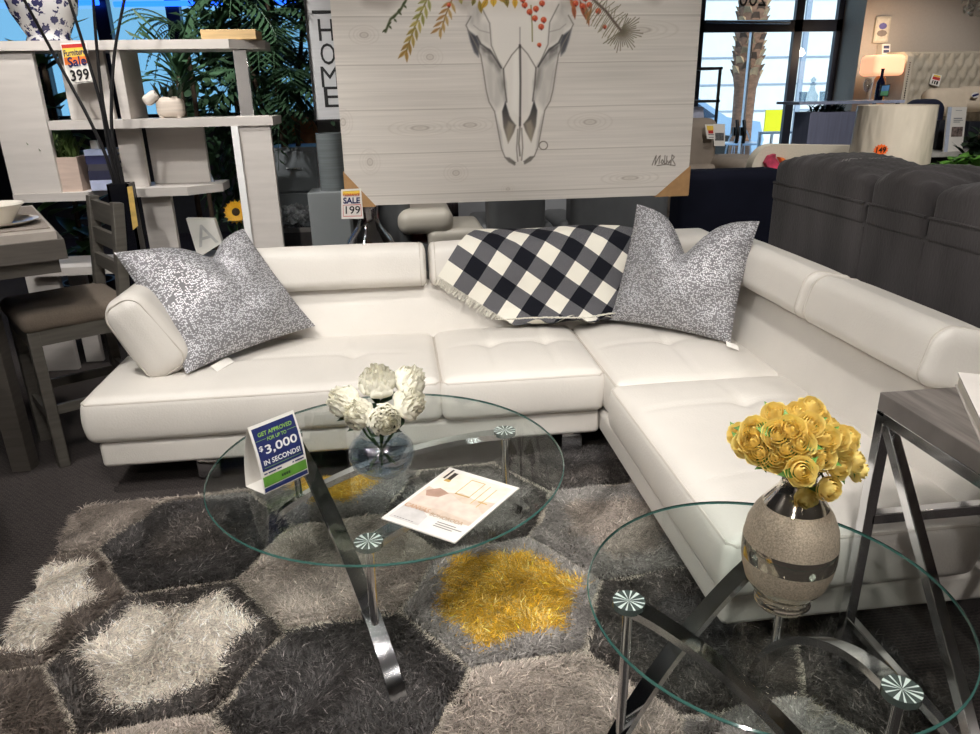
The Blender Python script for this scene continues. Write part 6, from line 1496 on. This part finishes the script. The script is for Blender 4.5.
def white_arm_chair():
    Y = 5.0; a = at(402, 220, y=Y)[0]; b = at(462, 220, y=Y)[0]
    t = thing('recliner', 'two-tone recliner with a dark back and cream arm left of the grey recliners', 'chair', ((a+b)/2, Y+.3, 0)); cr_ = pm('cream_vinyl', (188, 182, 170), .45, nscale=8, namt=.04)
    z1 = at(430, 208, y=Y)[2]
    P_, F_ = softbox((.19, .35, .085), .075, (6, 12, 6), 5); MB().add(P_+np.array([a+.16, Y+.35, z1-.10]), F_).build('armrest', cr_, parent=t, smooth=60)
    P_, F_ = softbox((.2, .3, .07), .05, (6, 12, 6), 5); MB().add(P_+np.array([a+.37, Y+.3, z1-.22]), F_).build('seat_cushion', cr_, parent=t, smooth=60)
    P_, F_ = softbox((.11, .33, .30), .09, (6, 12, 8), 5); MB().add(P_+np.array([a-.05, Y+.40, z1-.12]), F_).build('backrest', dgrey, parent=t, smooth=60)
    MB().box(a-.1, a+.55, Y+.05, Y+.65, 0.02, z1-.25).build('seat_base', dgrey, parent=t, smooth=0)
white_arm_chair()
a = at(398, 208, y=6.3)[0]; b = at(441, 208, y=6.3)[0]
o = MB().box(a-.3, b, 6.3, 6.34, .5, 1.2).box(a-.3, a-.26, 6.3, 6.34, 0, .5).box(b-.04, b, 6.3, 6.34, 0, .5).build('display_board', pm('red_board', (150, 36, 36), .6, nscale=6, namt=.08), smooth=0); tag(o, 'deep red display board standing behind the cream-armed recliner', 'board')
a = at(446, 208, y=6.0)[0]
o = MB().box(a-.03, a+.10, 6.0, 6.08, 0, 1.25)
for k in range(5): o.box(a-.02+k*.025, a-.01+k*.025, 5.985, 6.0, .2, 1.25)
o = o.build('metal_post', dark_chrome, smooth=0); tag(o, 'ribbed metal post standing behind the sofa under the canvas', 'post')
# navy sofa and taupe recliner
navy = pm('navy_velvet', (18, 20, 32), .9, nscale=4, namt=.2, spec=.1)
def navy_sofa():
    Y = 4.55; a = at(688, 170, y=Y)[0]; b = at(775, 170, y=Y)[0]; z = at(730, 171, y=Y)[2]
    t = thing('navy_sofa', 'dark navy fabric sofa back standing between the canvas and the charcoal sofa', 'sofa', ((a+b)/2, Y+.4, 0))
    P_, F_ = softbox(((b-a)/2+.06, .12, z/2-.03), .06, (16, 6, 14), 4); MB().add(P_+np.array([(a+b)/2+.03, Y+.12, z/2+.03]), F_).build('backrest', navy, parent=t, smooth=60)
    P_, F_ = softbox(((b-a)/2-.06, .28, .1), .05, (12, 10, 5), 4); MB().add(P_+np.array([(a+b)/2+.03, Y+.50, .44]), F_).build('seat_cushion', navy, parent=t, smooth=60)
    for x in (a+.03, b+.03): 
        P_, F_ = softbox((.09, .36, .28), .05, (5, 12, 10), 4); MB().add(P_+np.array([x, Y+.44, .34]), F_).build('armrest', navy, parent=t, smooth=60)
navy_sofa()
taupe = pm('taupe_suede', (140, 129, 118), .9, nscale=5, namt=.12, bump=.15, bscale=100, spec=.2)
def taupe_seat():
    Y = 6.3; t = thing('taupe_recliner', 'taupe suede recliner standing in front of the glass entrance door', 'chair', (at(712, 150, y=Y)[0], Y, 0))
    xb = at(676, 140, y=Y)[0]; xt = at(728, 125, y=Y)[0]; zt = at(705, 119, y=Y)[2]; xa = at(757, 160, y=Y)[0]; za = at(745, 156, y=Y)[2]
    P_, F_ = softbox(((xt-xb)/2, .14, .30), .08, (10, 6, 10), 5); MB().add(P_+np.array([(xb+xt)/2-.02, Y+.25, zt-.30]), F_).build('backrest', taupe, parent=t, smooth=60)
    P_, F_ = softbox(((xt-xb)/2+.04, .16, .22), .08, (10, 6, 8), 5); MB().add(P_+np.array([(xb+xt)/2+.02, Y+.15, zt-.60]), F_).build('lumbar_cushion', taupe, parent=t, smooth=60)
    P_, F_ = softbox((.20, .45, .12), .08, (8, 12, 6), 5); MB().add(P_+np.array([xa-.17, Y-.1, za-.12]), F_).build('armrest', taupe, parent=t, smooth=60)
    MB().box(xb, xa-.02, Y-.5, Y+.35, 0, za-.2, bev=.04).build('seat_base', taupe, parent=t, smooth=60)
    A = [at(px, py, y=Y+.05) for px, py in ((707, 139), (715.5, 139), (714.5, 124.5), (705, 124.5))]
    s_ = thing('price_card', 'small colourful sale card on the taupe recliner by the entrance', 'sign', A[0]); MB().prism(A, (0, .003, 0)).build('card', white_paper, parent=s_, smooth=0)
    m = MB(); S = lambda u, v: A[0]*(1-u)*(1-v)+A[1]*u*(1-v)+A[3]*(1-u)*v+A[2]*u*v+np.array([0, -.001, 0])
    for u0, u1, v0, v1, mi in ((.15, .85, .6, .92, 0), (.25, .8, .38, .6, 1), (.2, .85, .28, .32, 2), (.25, .8, .1, .14, 2)): m.quad(S(u0, v0), S(u1, v0), S(u1, v1), S(u0, v1), mi)
    m.build('printing', [yellow_ink, red_ink, black], parent=s_, smooth=0)
    B = [at(px, py, y=Y+.10) for px, py in ((714, 146), (725, 146), (725, 124), (713.5, 124))]
    o = MB().prism(B, (0, .003, 0)).build('info_sheet', white_paper, smooth=0); tag(o, 'white information sheet standing behind the small sale card near the entrance', 'sign')
    m = MB(); S = lambda u, v: B[0]*(1-u)*(1-v)+B[1]*u*(1-v)+B[3]*(1-u)*v+B[2]*u*v+np.array([0, -.001, 0]); m.quad(S(.1, .25), S(.9, .25), S(.9, .6), S(.1, .6)); m.build('printed_photo', pm('grey_print', (92, 92, 94), .6, nscale=60, namt=.6), parent=o, smooth=0)
    # black shelf frame with a notice, left of the door
    Y = 7.6; q = lambda px, py: at(px, py, y=Y); t = thing('metal_rack', 'thin black metal rack standing at the left of the glass door', 'rack', (q(708, 120)[0], Y, 0)); m = MB()
    for zt_ in (q(710, 67)[2], q(710, 100)[2]): MB().box(q(694, 67)[0]-.2, q(723, 67)[0], Y, Y+.3, zt_-.025, zt_).build('rack_shelf', black, parent=t, smooth=0)
    for px in (686, 721): MB().box(q(px, 67)[0]-.012, q(px, 67)[0]+.012, Y, Y+.025, 0, q(710, 67)[2]).build('post', black, parent=t, smooth=0)
    B = [q(px, py) for px, py in ((690, 122), (708, 120), (707, 107), (690, 107))]; o = MB().prism([b_+np.array([0, .1, 0]) for b_ in B], (0, .003, 0)).build('notice_sheet', pm('lilac_paper', (176, 180, 200), .6), smooth=0); tag(o, 'pale notice sheet hanging in the black rack by the door', 'sign')
taupe_seat()
# cream rounded bench with pink pillow
def cream_bench():
    Y = 5.35; L = at(752, 168, y=Y)[0]; T = at(775, 143, y=Y); R_ = at(866, 148, y=Y)[0]; zt = T[2]-.01
    t = thing('cream_bench', 'cream upholstered bench with a curved back behind the charcoal sofa', 'bench', ((L+R_)/2, Y+.3, 0)); cm = pm('cream_boucle', (196, 188, 172), .85, nscale=90, namt=.06, bump=.15)
    P = [(L, Y, .35), (L, Y, at(752, 168, y=Y)[2])]+[(L+(T[0]-L)*(1-math.cos(a)), Y, at(752, 168, y=Y)[2]+(zt-at(752, 168, y=Y)[2])*math.sin(a)) for a in np.linspace(0.15, PI/2, 10)]+[(R_+.05, Y, zt-.03), (R_+.05, Y, .35)]
    MB().prism(P, (0, .10, 0)).build('backrest', cm, parent=t, smooth=30)
    MB().box(L, R_+.05, Y-.5, Y+.1, .12, .40, bev=.04).build('seat', cm, parent=t, smooth=60)
    c = at(774, 160, y=Y-.05); p0 = c
    pk = pm('pink_print_cloth', (190, 60, 90), .8, nscale=14, namt=.5)
    for pl, mi, lab in ((((768, 168), (766, 163), (770, 156), (776, 154), (776, 158), (781, 166), (779, 169)), pk, 'pink leaf-shaped cushion leaning on the cream bench back'), (((780, 157), (784, 158), (789, 162), (787, 165), (783, 163)), orange_ink, 'small orange leaf-shaped ornament on the cream bench back')):
        o = MB().prism([at(px, py, y=Y-.06) for px, py in pl], (0, .05, 0)).build('leaf_cushion', mi, smooth=0); tag(o, lab, 'cushion')
cream_bench()
# big drum shade lamp on a side table
def big_lamp():
    Y = 4.7; a = at(856, 130, y=Y)[0]; b = at(930, 130, y=Y)[0]; cx = (a+b)/2; rr = (b-a)/2*.94; zt = at(893, 105, y=Y)[2]; zb = at(893, 159, y=Y)[2]-.02
    o = thing('end_table', 'dark round end table hidden behind the charcoal sofa under the wrapped lamp', 'table', (cx, Y, 0)); MB().lathe([(0, .56), (.28, .56), (.28, .59), (0, .59)], (cx, Y, 0), 32).build('table_top', pm('espresso_wood', (46, 38, 34), .4), parent=o, smooth=40); MB().lathe([(0, 0), (.2, 0), (.2, .03), (.04, .06), (.04, .56), (0, .56)], (cx, Y, 0), 24).build('pedestal', MATS['espresso_wood'], parent=o, smooth=40)
    t = thing('drum_lamp', 'table lamp with a large plastic-wrapped cream drum shade behind the charcoal sofa', 'lamp', (cx, Y, .592))
    sh = pm('wrapped_linen_shade', (214, 203, 184), .7, nscale=18, namt=.06, bump=.9, bscale=9, coat=1.0, stretch=(1, 1, .35))
    nt = sh.node_tree; nt.nodes['Principled BSDF'].inputs['Coat Roughness'].default_value = .12
    bp = [n for n in nt.nodes if n.type == 'BUMP'][0]; nt.links.new(bp.outputs[0], nt.nodes['Principled BSDF'].inputs['Coat Normal']); bp.inputs['Distance'].default_value = .03
    MB().lathe([(rr*.96, zt-.592), (rr, zb-.592), (rr-.006, zb-.592), (rr*.96-.006, zt-.592), (rr*.96, zt-.592)], (cx, Y, .592), 64).build('lamp_shade', sh, parent=t, smooth=60)
    MB().lathe([(0, 0), (.09, 0), (.09, .02), (.03, .05), (.07, .16), (.05, .26), (.015, .32), (.015, zt-.64), (0, zt-.64)], (cx, Y, .592), 28).build('base', MATS['chrome'], parent=t, smooth=60)
    m = MB()
    for k in range(3): an = k*2*PI/3; m.tube([(cx, Y, zt-.05), (cx+rr*.95*math.cos(an), Y+rr*.95*math.sin(an), zt-.01)], .003, 5)
    m.build('shade_ring', dark_chrome, parent=t)
    c = at(881, 150, y=Y-rr+.006); tg = thing('price_tag', 'orange starburst price tag reading 149 on the wrapped drum shade', 'tag', c)
    P = []
    for k in range(28): an = 2*PI*k/28; q = 1.0 if k % 2 else .78; P.append((c[0]+.052*q*math.cos(an), c[1], c[2]+.036*q*math.sin(an)))
    MB().prism(P, (0, .006, 0)).build('card', pm('fluorescent_orange', (240, 104, 34), .6), parent=tg, smooth=0)
    MB().text('149', c+np.array([0, -.001, 0]), (1, 0, 0), (0, 0, 1), .036, w=.066, bold=.03).build('printing', black, parent=tg, smooth=0)
big_lamp()
# glass console with bottles, near the window
def glass_console():
    Y = 7.0; q = lambda px, py, d=0: at(px, py, y=Y+d)
    zt = q(850, 101)[2]; x0 = q(797, 103)[0]; x1 = q(902, 98)[0]
    t = thing('bar_console', 'grey-blue bar cabinet with an overhanging glass top near the window', 'cabinet', ((x0+x1)/2, Y+.2, 0))
    MB().box(x0, x1, Y-.05, Y+.4, zt-.025, zt).build('glass_top', pm('frosted_shelf_glass', (150, 158, 182), .2, spec=.6), parent=t, smooth=0)
    bx0, bx1 = q(811, 110)[0], q(857, 110)[0]; bz = q(830, 112)[2]
    MB().box(bx0, bx1, Y, Y+.30, 0, bz, bev=.005).build('body', pm('grey_blue_veneer', (112, 116, 138), .5, nscale=4, namt=.12, stretch=(10, 10, .6)), parent=t, smooth=20)
    for x in (bx1+.3, bx1+.55): MB().tube([(x, Y+.2, 0), (x, Y+.2, zt-.025)], .02, 8).build('leg', dark_chrome, parent=t)
    r = np.random.default_rng(6); pl = thing('trough_plant', 'row of spiky green leaves under the glass top of the bar cabinet', 'plant', ((bx0+bx1)/2, Y+.15, bz)); f = MB()
    for k in range(70):
        M = Matrix.Translation((r.uniform(bx0+.08, bx1-.05), Y+r.uniform(.06, .28), bz))@Matrix.Rotation(r.uniform(0, 2*PI), 4, 'Z')@Matrix.Rotation(r.uniform(.3, 1.2), 4, 'Y'); petal(f, M, r.uniform(.07, .13), .011, .004, .03, n=4)
    f.build('leaves', leaf_green, parent=pl, smooth=60)
    # decanter
    c = q(817, 96); o = thing('decanter', 'clear crystal decanter and cups on the glass bar top by the window', 'decanter', (c[0], Y+.1, zt)); gm = thin_glass('crystal', (.80, .86, .90), extra=.12)
    MB().lathe([(0, 0), (.06, 0), (.065, .05), (.03, .10), (.02, .14), (.03, .16), (0, .18)], (c[0], Y+.1, zt), 16).build('glass_body', gm, parent=o, smooth=0)
    MB().lathe([(0, .165), (.02, .18), (.028, .2), (.0, .225)], (c[0], Y+.1, zt), 12).build('stopper', gm, parent=o, smooth=0)
    for dx in (-.10, .11):
        g = MB().lathe([(0, 0), (.03, 0), (.038, .09), (.034, .09), (.027, .008), (0, .008)], (c[0]+dx, Y+.08, zt), 16).build('tumbler', gm, smooth=40); tag(g, 'clear tumbler %s of the crystal decanter on the bar top' % ('left' if dx < 0 else 'right'), 'glass')
    c = q(867, 98); g = MB().lathe([(0, 0), (.035, 0), (.006, .012), (.005, .07), (.03, .10), (.04, .15), (.032, .20), (.029, .20), (.037, .15), (.027, .102), (0, .078)], (c[0], Y+.02, zt), 20).build('wine_glass', thin_glass('wine_glass_clear', (.9, .92, .93), extra=.1), smooth=60); tag(g, 'clear wine glass beside the dark bottle on the bar top', 'glass')
    c = q(880.5, 97); b = thing('wine_bottle', 'tall dark wine bottle on the bar top in front of the lit lamp', 'bottle', (c[0], Y+.03, zt)); MB().lathe([(0, 0), (.036, 0), (.038, .02), (.038, .16), (.014, .21), (.013, .27), (.016, .275), (.016, .285), (0, .285)], (c[0], Y+.03, zt), 24).build('body', pm('dark_bottle_glass', (16, 20, 40), .08, spec=.7), parent=b, smooth=50)
    A = [q(px, py, -.02) for px, py in ((879, 96.5), (888, 96.5), (890.5, 84), (881.5, 85))]; o = thing('picture_card', 'small tilted blue picture card on the bar top beside the bottle', 'picture', A[0]); MB().prism(A, (0, .01, 0)).build('frame', black, parent=o, smooth=0)
    S = lambda u, v: A[0]*(1-u)*(1-v)+A[1]*u*(1-v)+A[3]*(1-u)*v+A[2]*u*v+np.array([0, -.002, 0]); m = MB(); m.quad(S(.08, .45), S(.92, .45), S(.92, .92), S(.08, .92), 0); m.quad(S(.08, .08), S(.92, .08), S(.92, .45), S(.08, .45), 1); m.build('print', [pm('print_blue', (90, 140, 190), .5), pm('print_green', (90, 150, 110), .5)], parent=o, smooth=0)
glass_console()
# lit lamp, picture and bed
def bedroom():
    Y = 8.15; q = lambda px, py, y=Y: at(px, py, y=y)
    a = q(866, 70)[0]; b = q(897, 70)[0]; cx = (a+b)/2; rr = (b-a)/2; zt = q(882, 55)[2]; zb = q(882, 76)[2]
    ns = thing('night_stand', 'mirrored night stand under the lit lamp beside the bed', 'table', (cx, Y, 0)); MB().box(cx-.28, cx+.28, Y-.2, Y+.25, 0, .72, bev=.01).build('body', pm('silver_front', (150, 140, 128), .3, .4), parent=ns, smooth=20)
    for k in range(2): d = MB().box(cx-.26, cx+.26, Y-.215, Y-.2, .06+k*.33, .36+k*.33, bev=.004).build('drawer', MATS['silver_front'], parent=ns, smooth=20); MB().ball((cx, Y-.225, .2+k*.33), .015).build('knob', chrome, parent=d)
    t = thing('table_lamp', 'lit table lamp with a glowing peach box shade beside the bed', 'lamp', (cx, Y, .722))
    shm = pm('glowing_peach_shade', (240, 196, 160), .8, nscale=30, namt=.05, stretch=(8, 8, .5), emit=(255, 186, 140), estr=.9)
    P_, F_ = softbox((rr, .15, (zt-zb)/2), .05, (8, 6, 4), 5); MB().add(P_+np.array([cx, Y, (zt+zb)/2]), F_).build('lamp_shade', shm, parent=t, smooth=60)
    MB().lathe([(0, 0), (.11, 0), (.11, .02), (.03, .05), (.06, .2), (.09, .35), (.06, zb-.75), (.015, zb-.722+.02), (0, zb-.722+.02)], (cx, Y, .722), 24).build('base', pm('amber_glass_base', (170, 120, 70), .15), parent=t, smooth=60)
    for dz in (.22, -.26):
        l = bpy.data.lights.new('lamp_glow', 'POINT'); l.energy = 9; l.color = (1, .72, .45); l.shadow_soft_size = .05; lo = bpy.data.objects.new('lamp_glow', l); COL.objects.link(lo); lo.location = (cx, Y+.02, (zt+zb)/2+dz)
    # framed picture
    y = 8.585; A = [q(px, py, y) for px, py in ((874, 41), (887, 43), (889, 18.5), (876, 17.5))]; x0, x1 = A[0][0], A[2][0]; z0, z1 = A[0][2], A[2][2]
    t = thing('framed_picture', 'small cream framed print on the beige wall above the lit lamp', 'picture', ((x0+x1)/2, y, z0)); MB().box(x0-.02, x1+.02, y-.015, y+.01, z0-.02, z1+.02, bev=.004).build('frame', pm('cream_frame', (190, 178, 158), .5), parent=t, smooth=20)
    m = MB().quad((x0, y-.017, z0), (x1, y-.017, z0), (x1, y-.017, z1), (x0, y-.017, z1), 0); cx2 = (x0+x1)/2
    for k in range(2): m.prism([(cx2+.05*math.cos(an)*(1+.3*k), y-.018, z0+(z1-z0)*(.66-.32*k)+.035*math.sin(an)) for an in np.linspace(0, 2*PI, 9)[:-1]], (0, .0008, 0), 1+k)
    m.build('print', [pm('print_cream', (206, 196, 178), .6), pm('print_violet', (96, 92, 150), .6), pm('print_grey_brown', (130, 120, 112), .6)], parent=t, smooth=0)
    A = [q(px, py, 8.5) for px, py in ((882, 54), (890, 54), (890.5, 44), (882.5, 44))]; s_ = thing('wall_price_card', 'small white price card above the lit lamp shade', 'sign', A[0]); MB().prism(A, (0, .095, 0)).build('card', white_paper, parent=s_, smooth=0)
    m = MB()
    for k in range(2):
        S = lambda u, v: A[0]*(1-u)*(1-v)+A[1]*u*(1-v)+A[3]*(1-u)*v+A[2]*u*v+np.array([0, -.002, 0]); m.quad(S(.15, .12+.42*k), S(.85, .12+.42*k), S(.85, .42+.42*k), S(.15, .42+.42*k))
    m.build('printing', pm('dark_blue_print', (70, 74, 110), .6, nscale=60, namt=.6), parent=s_, smooth=0)
    # bed with tufted wing headboard
    xw = q(907, 52, 8.2)[0]; zh = q(940, 51, 8.35)[2]; x1 = xw+1.95
    bed = thing('bed', 'beige bed with a tall tufted wingback headboard along the far wall', 'bed', ((xw+x1)/2, 7.6, 0)); lin_m = pm('beige_linen', (172, 163, 148), .9, nscale=120, namt=.06, bump=.2, spec=.2)
    n_x, n_z = 150, 80; W = x1-xw-.10; gx = np.linspace(0, W, n_x); gz = np.linspace(.5, zh-.02, n_z); GX, GZ = np.meshgrid(gx, gz, indexing='ij'); D = np.full(GX.shape, 9.0); ck = []
    for j in range(12):
        for i in range(16):
            bx_, bz = .10+i*.125+(.0625 if j % 2 else 0), zh-.10-j*.125; D = np.minimum(D, np.hypot(GX-bx_, GZ-bz))
    u = ((GX-.10)/.125+(zh-.10-GZ)/.25) ; v = ((GX-.10)/.125-(zh-.10-GZ)/.25); cre = np.minimum(np.abs(u-np.round(u)), np.abs(v-np.round(v)))
    dep = .035*(1-np.exp(-(D/.035)**2))*np.clip(cre*5, .35, 1)**.4
    A_ = np.stack([xw+.05+GX, 8.42-dep, GZ], -1); MB().grid(A_).build('tufted_panel', lin_m, parent=bed, smooth=80)
    MB().box(xw, x1, 8.42, 8.56, .05, zh, bev=.02).build('headboard', lin_m, parent=bed, smooth=60)
    wm_ = pm('wing_linen', (128, 122, 116), .9, nscale=100, namt=.06, bump=.2)
    for x in (xw, x1):
        w_ = MB(); w_.prism([(x-.035, 8.5, .05), (x-.035, 8.12, .05), (x-.035, 8.12, zh-.06), (x-.035, 8.2, zh-.01), (x-.035, 8.5, zh)], (.07, 0, 0)); o = w_.build('wing', lin_m, parent=bed, smooth=0)
        nl = MB()
        for k in range(60): nl.ball((x, 8.116, .3+k*(zh-.4)/60), .008, sub=1)
        nl.build('nail_trim', dark_chrome, parent=o)
    MB().box(xw+.05, x1-.05, 6.3, 8.4, .12, .42, bev=.02).build('bed_rail', lin_m, parent=bed, smooth=60)
    P_, F_ = softbox(((x1-xw)/2-.08, 1.0, .20), .08, (20, 20, 6), 4); MB().add(P_+np.array([(xw+x1)/2, 7.4, .62]), F_).build('mattress', pm('cream_sheet', (196, 188, 176), .85, nscale=6, namt=.04), parent=bed, smooth=60)
    pm_ = pm('beige_pillowcase', (186, 172, 154), .85, nscale=8, namt=.06)
    def bedpillow(px, py0, py1, w_, lab, extra=None):
        zc0, zc1 = q(px, py1, 8.0)[2], q(px, py0, 8.0)[2]; cx_ = q(px, (py0+py1)/2, 8.0)[0]
        P_, F_ = softbox((w_, .10, (zc1-zc0)/2), .09, (16, 5, 10), 5); M = Matrix.Translation((cx_, 8.12, (zc0+zc1)/2))@Matrix.Rotation(D2R(-16), 4, 'X')
        o = MB().add(xf(M, P_), F_).build('bed_pillow', pm_, smooth=60); tag(o, lab, 'pillow'); return cx_
    bedpillow(952, 88, 116, .26, 'large plain beige pillow leaning on the tufted headboard'); bedpillow(984, 86, 112, .26, 'beige pillow with a dark motif at the right edge by the headboard')
    c = q(977, 97, 7.95); m = MB()
    ov = [(c[0]+.045*math.cos(an), 7.98, c[2]+.02+.030*math.sin(an)) for an in np.linspace(0, 2*PI, 15)[:-1]]; 
    o = MB().prism(ov, (0, .004, 0)).build('round_label', pm('label_white', (214, 210, 204), .6), smooth=0); tag(o, 'small oval white label with dark stripe pinned on the right pillow', 'tag'); MB().bar((c[0]-.035, 7.977, c[2]+.01), (c[0]+.035, 7.977, c[2]+.03), .003, .02).build('dark_stripe', navy_ink, parent=o, smooth=0)
    A = [q(px, py, 8.36) for px, py in ((929, 84), (939, 86.5), (942, 75.5), (933, 73.5))]; s_ = thing('headboard_tag', 'tilted red and white sale tag on the tufted headboard', 'tag', A[0]); MB().prism(A, (0, .003, 0)).build('card', white_paper, parent=s_, smooth=0)
    S = lambda u, v: A[0]*(1-u)*(1-v)+A[1]*u*(1-v)+A[3]*(1-u)*v+A[2]*u*v+np.array([0, -.002, 0]); m = MB()
    for u0, u1, v0, v1, mi in ((.15, .85, .78, .92, 0), (.12, .88, .5, .76, 1), (.2, .3, .1, .42, 2), (.4, .55, .1, .42, 2), (.62, .8, .1, .42, 2)): m.quad(S(u0, v0), S(u1, v0), S(u1, v1), S(u0, v1), mi)
    m.build('printing', [yellow_ink, red_ink, black], parent=s_, smooth=0)
bedroom()
# desk with brochure stand, dark bag and plants behind the charcoal sofa
def desk():
    Y = 4.9; q = lambda px, py, y=Y: at(px, py, y=y); zt = q(950, 152)[2]
    x0 = q(930, 150)[0]; x1 = x0+.9; t = thing('display_desk', 'white-topped dark display desk behind the right end of the charcoal sofa', 'desk', ((x0+x1)/2, Y+.2, 0))
    MB().box(x0, x1, Y-.02, Y+.42, zt-.03, zt).build('desk_top', pm('pale_laminate', (178, 176, 170), .4), parent=t, smooth=0); MB().box(x0+.03, x1-.03, Y+.02, Y+.4, 0, zt-.03).build('body', black, parent=t, smooth=0)
    B = [q(px, py) for px, py in ((944, 150), (962, 152), (967, 107), (948, 107))]; s_ = thing('brochure_stand', 'tall white printed card standing on the display desk near the bed', 'sign', (*((B[0]+B[1])/2)[:2], zt)); dz = np.array([0, 0, zt+.002-min(B[0][2], B[1][2])]); B[0][2] = zt+.002; B[1][2] = zt+.002
    MB().prism(B, (0, .012, 0)).build('card', white_paper, parent=s_, smooth=0); m = MB(); S = lambda u, v: B[0]*(1-u)*(1-v)+B[1]*u*(1-v)+B[3]*(1-u)*v+B[2]*u*v+np.array([0, -.002, 0])
    for u0, u1, v0, v1, mi in ((.0, .2, .0, 1, 2), (.35, .8, .74, .76, 0), (.35, .85, .70, .715, 0), (.35, .7, .66, .675, 0), (.3, .9, .34, .56, 1), (.42, .75, .92, .93, 0)): m.quad(S(u0, v0), S(u1, v0), S(u1, v1), S(u0, v1), mi)
    m.build('printing', [pm('grey_lines', (120, 122, 128), .6), pm('print_photo', (110, 96, 92), .6, nscale=50, namt=.8), pm('pale_blue_edge', (180, 188, 206), .5)], parent=s_, smooth=0)
    y2 = Y+.25
    o = MB().box(q(933, 135, y2)[0], q(946, 135, y2)[0], y2-.05, y2+.05, zt, q(940, 120, y2)[2], bev=.01).build('dark_box', pm('dark_plastic', (34, 36, 44), .4), smooth=30); tag(o, 'dark box on the display desk left of the printed card', 'box')
    o = MB().box(q(963, 130, y2)[0], q(975, 130, y2)[0], y2-.05, y2+.05, zt, q(970, 121, y2)[2], bev=.01).build('dark_box', MATS['dark_plastic'], smooth=30); tag(o, 'dark box on the display desk right of the printed card', 'box')
    # navy bag behind the wrapped shade
    y3 = 5.6; a = q(908, 110, y3); b = q(939, 110, y3); zt3 = q(925, 99, y3)[2]
    st_ = MB().box(a[0]-.1, b[0]+.1, y3-.2, y3+.2, 0, .8).build('stand', MATS['espresso_wood'], smooth=0); tag(st_, 'dark stand hidden behind the wrapped drum lamp', 'table')
    P_, F_ = softbox(((b[0]-a[0])/2, .12, (zt3-.8)/2), .09, (10, 6, 8), 5); o = MB().add(P_+np.array([(a[0]+b[0])/2, y3, (zt3+.8)/2]), F_).build('navy_bag', pm('navy_cloth', (34, 38, 62), .7, nscale=10, namt=.2), smooth=60); tag(o, 'rounded navy bag behind the plastic-wrapped lamp shade', 'bag')
    # plants
    r = np.random.default_rng(20)
    for (px, py, yy_, n, L, W, mt, rad, lab) in ((962, 162, 4.35, 90, .085, .030, leaf_bright, (.13, .10, .10), 'bright green leafy plant behind the charcoal sofa below the printed card'), (981, 150, 4.6, 120, .09, .022, leaf_green, (.12, .1, .22), 'grey-green trailing plant at the right edge behind the charcoal sofa')):
        c = q(px, py, yy_); t = thing('leafy_plant', lab, 'plant', (c[0], yy_, 0)); f = MB(); 
        for k in range(n):
            d = r.normal(size=3); d /= np.linalg.norm(d); d[2] = abs(d[2])*.8; p = c+np.array([0, 0, -.05])+d*np.array(rad)*r.random()**.5; M = Matrix.Translation(p)@Matrix.Rotation(r.uniform(0, 2*PI), 4, 'Z')@Matrix.Rotation(r.uniform(.5, 1.5), 4, 'Y'); petal(f, M, L*r.uniform(.7, 1.2), W, .006, .02, n=5)
        f.build('foliage', mt, parent=t, smooth=60); MB().lathe([(0, 0), (.11, 0), (.14, c[2]-.12), (.12, c[2]-.12), (0, c[2]-.16)], (c[0], yy_, 0), 20).build('pot', pm('dark_planter', (36, 38, 40), .5) if 'dark_planter' not in MATS else MATS['dark_planter'], parent=t, smooth=40)
        MB().tube([(c[0], yy_, c[2]-.17), (c[0], yy_, c[2])], .01, 6).build('stem', stem_green, parent=t)
desk()
# crystal chandelier tip at the top right
def chandelier():
    Y = 5.2; c = at(972, 4, y=Y); r = np.random.default_rng(15)
    t = thing('chandelier', 'sparkling crystal chandelier at the top right corner', 'lamp', (c[0], Y, c[2]-.2)); m = MB(); cr_ = pm('cut_crystal', (232, 222, 206), .12, .3, nscale=60, namt=.3)
    for k in range(170):
        d = r.normal(size=3); d /= np.linalg.norm(d); p = c+np.array([.10, 0, .06])+d*np.array([.20, .18, .15])*r.uniform(.6, 1); s = r.uniform(.008, .017)
        if p[2] < c[2]-.2: continue
        M = Matrix.Translation(p)@Matrix.Rotation(r.uniform(0, 6), 4, 'X')@Matrix.Rotation(r.uniform(0, 6), 4, 'Z'); V = xf(M, np.array([[s, 0, 0], [-s, 0, 0], [0, s*.5, 0], [0, -s*.5, 0], [0, 0, s*1.6], [0, 0, -s*1.6]])); m.add(V, [[0, 2, 4], [2, 1, 4], [1, 3, 4], [3, 0, 4], [2, 0, 5], [1, 2, 5], [3, 1, 5], [0, 3, 5]])
    o = m.build('crystal_drops', cr_, parent=t, smooth=0); o['kind'] = 'stuff'
    MB().tube([(c[0]+.1, Y, c[2]+.05), (c[0]+.1, Y, 3.4)], .012, 8).build('hanging_rod', chrome, parent=t)
    fr = MB()
    for k in range(8): an = k*PI/4; fr.tube([(c[0]+.1, Y, c[2]+.12), (c[0]+.1+.1*math.cos(an), Y+.1*math.sin(an), c[2]+.05), (c[0]+.1+.18*math.cos(an), Y+.17*math.sin(an), c[2]+.05)], .005, 5)
    fr.build('frame', chrome, parent=t)
chandelier()
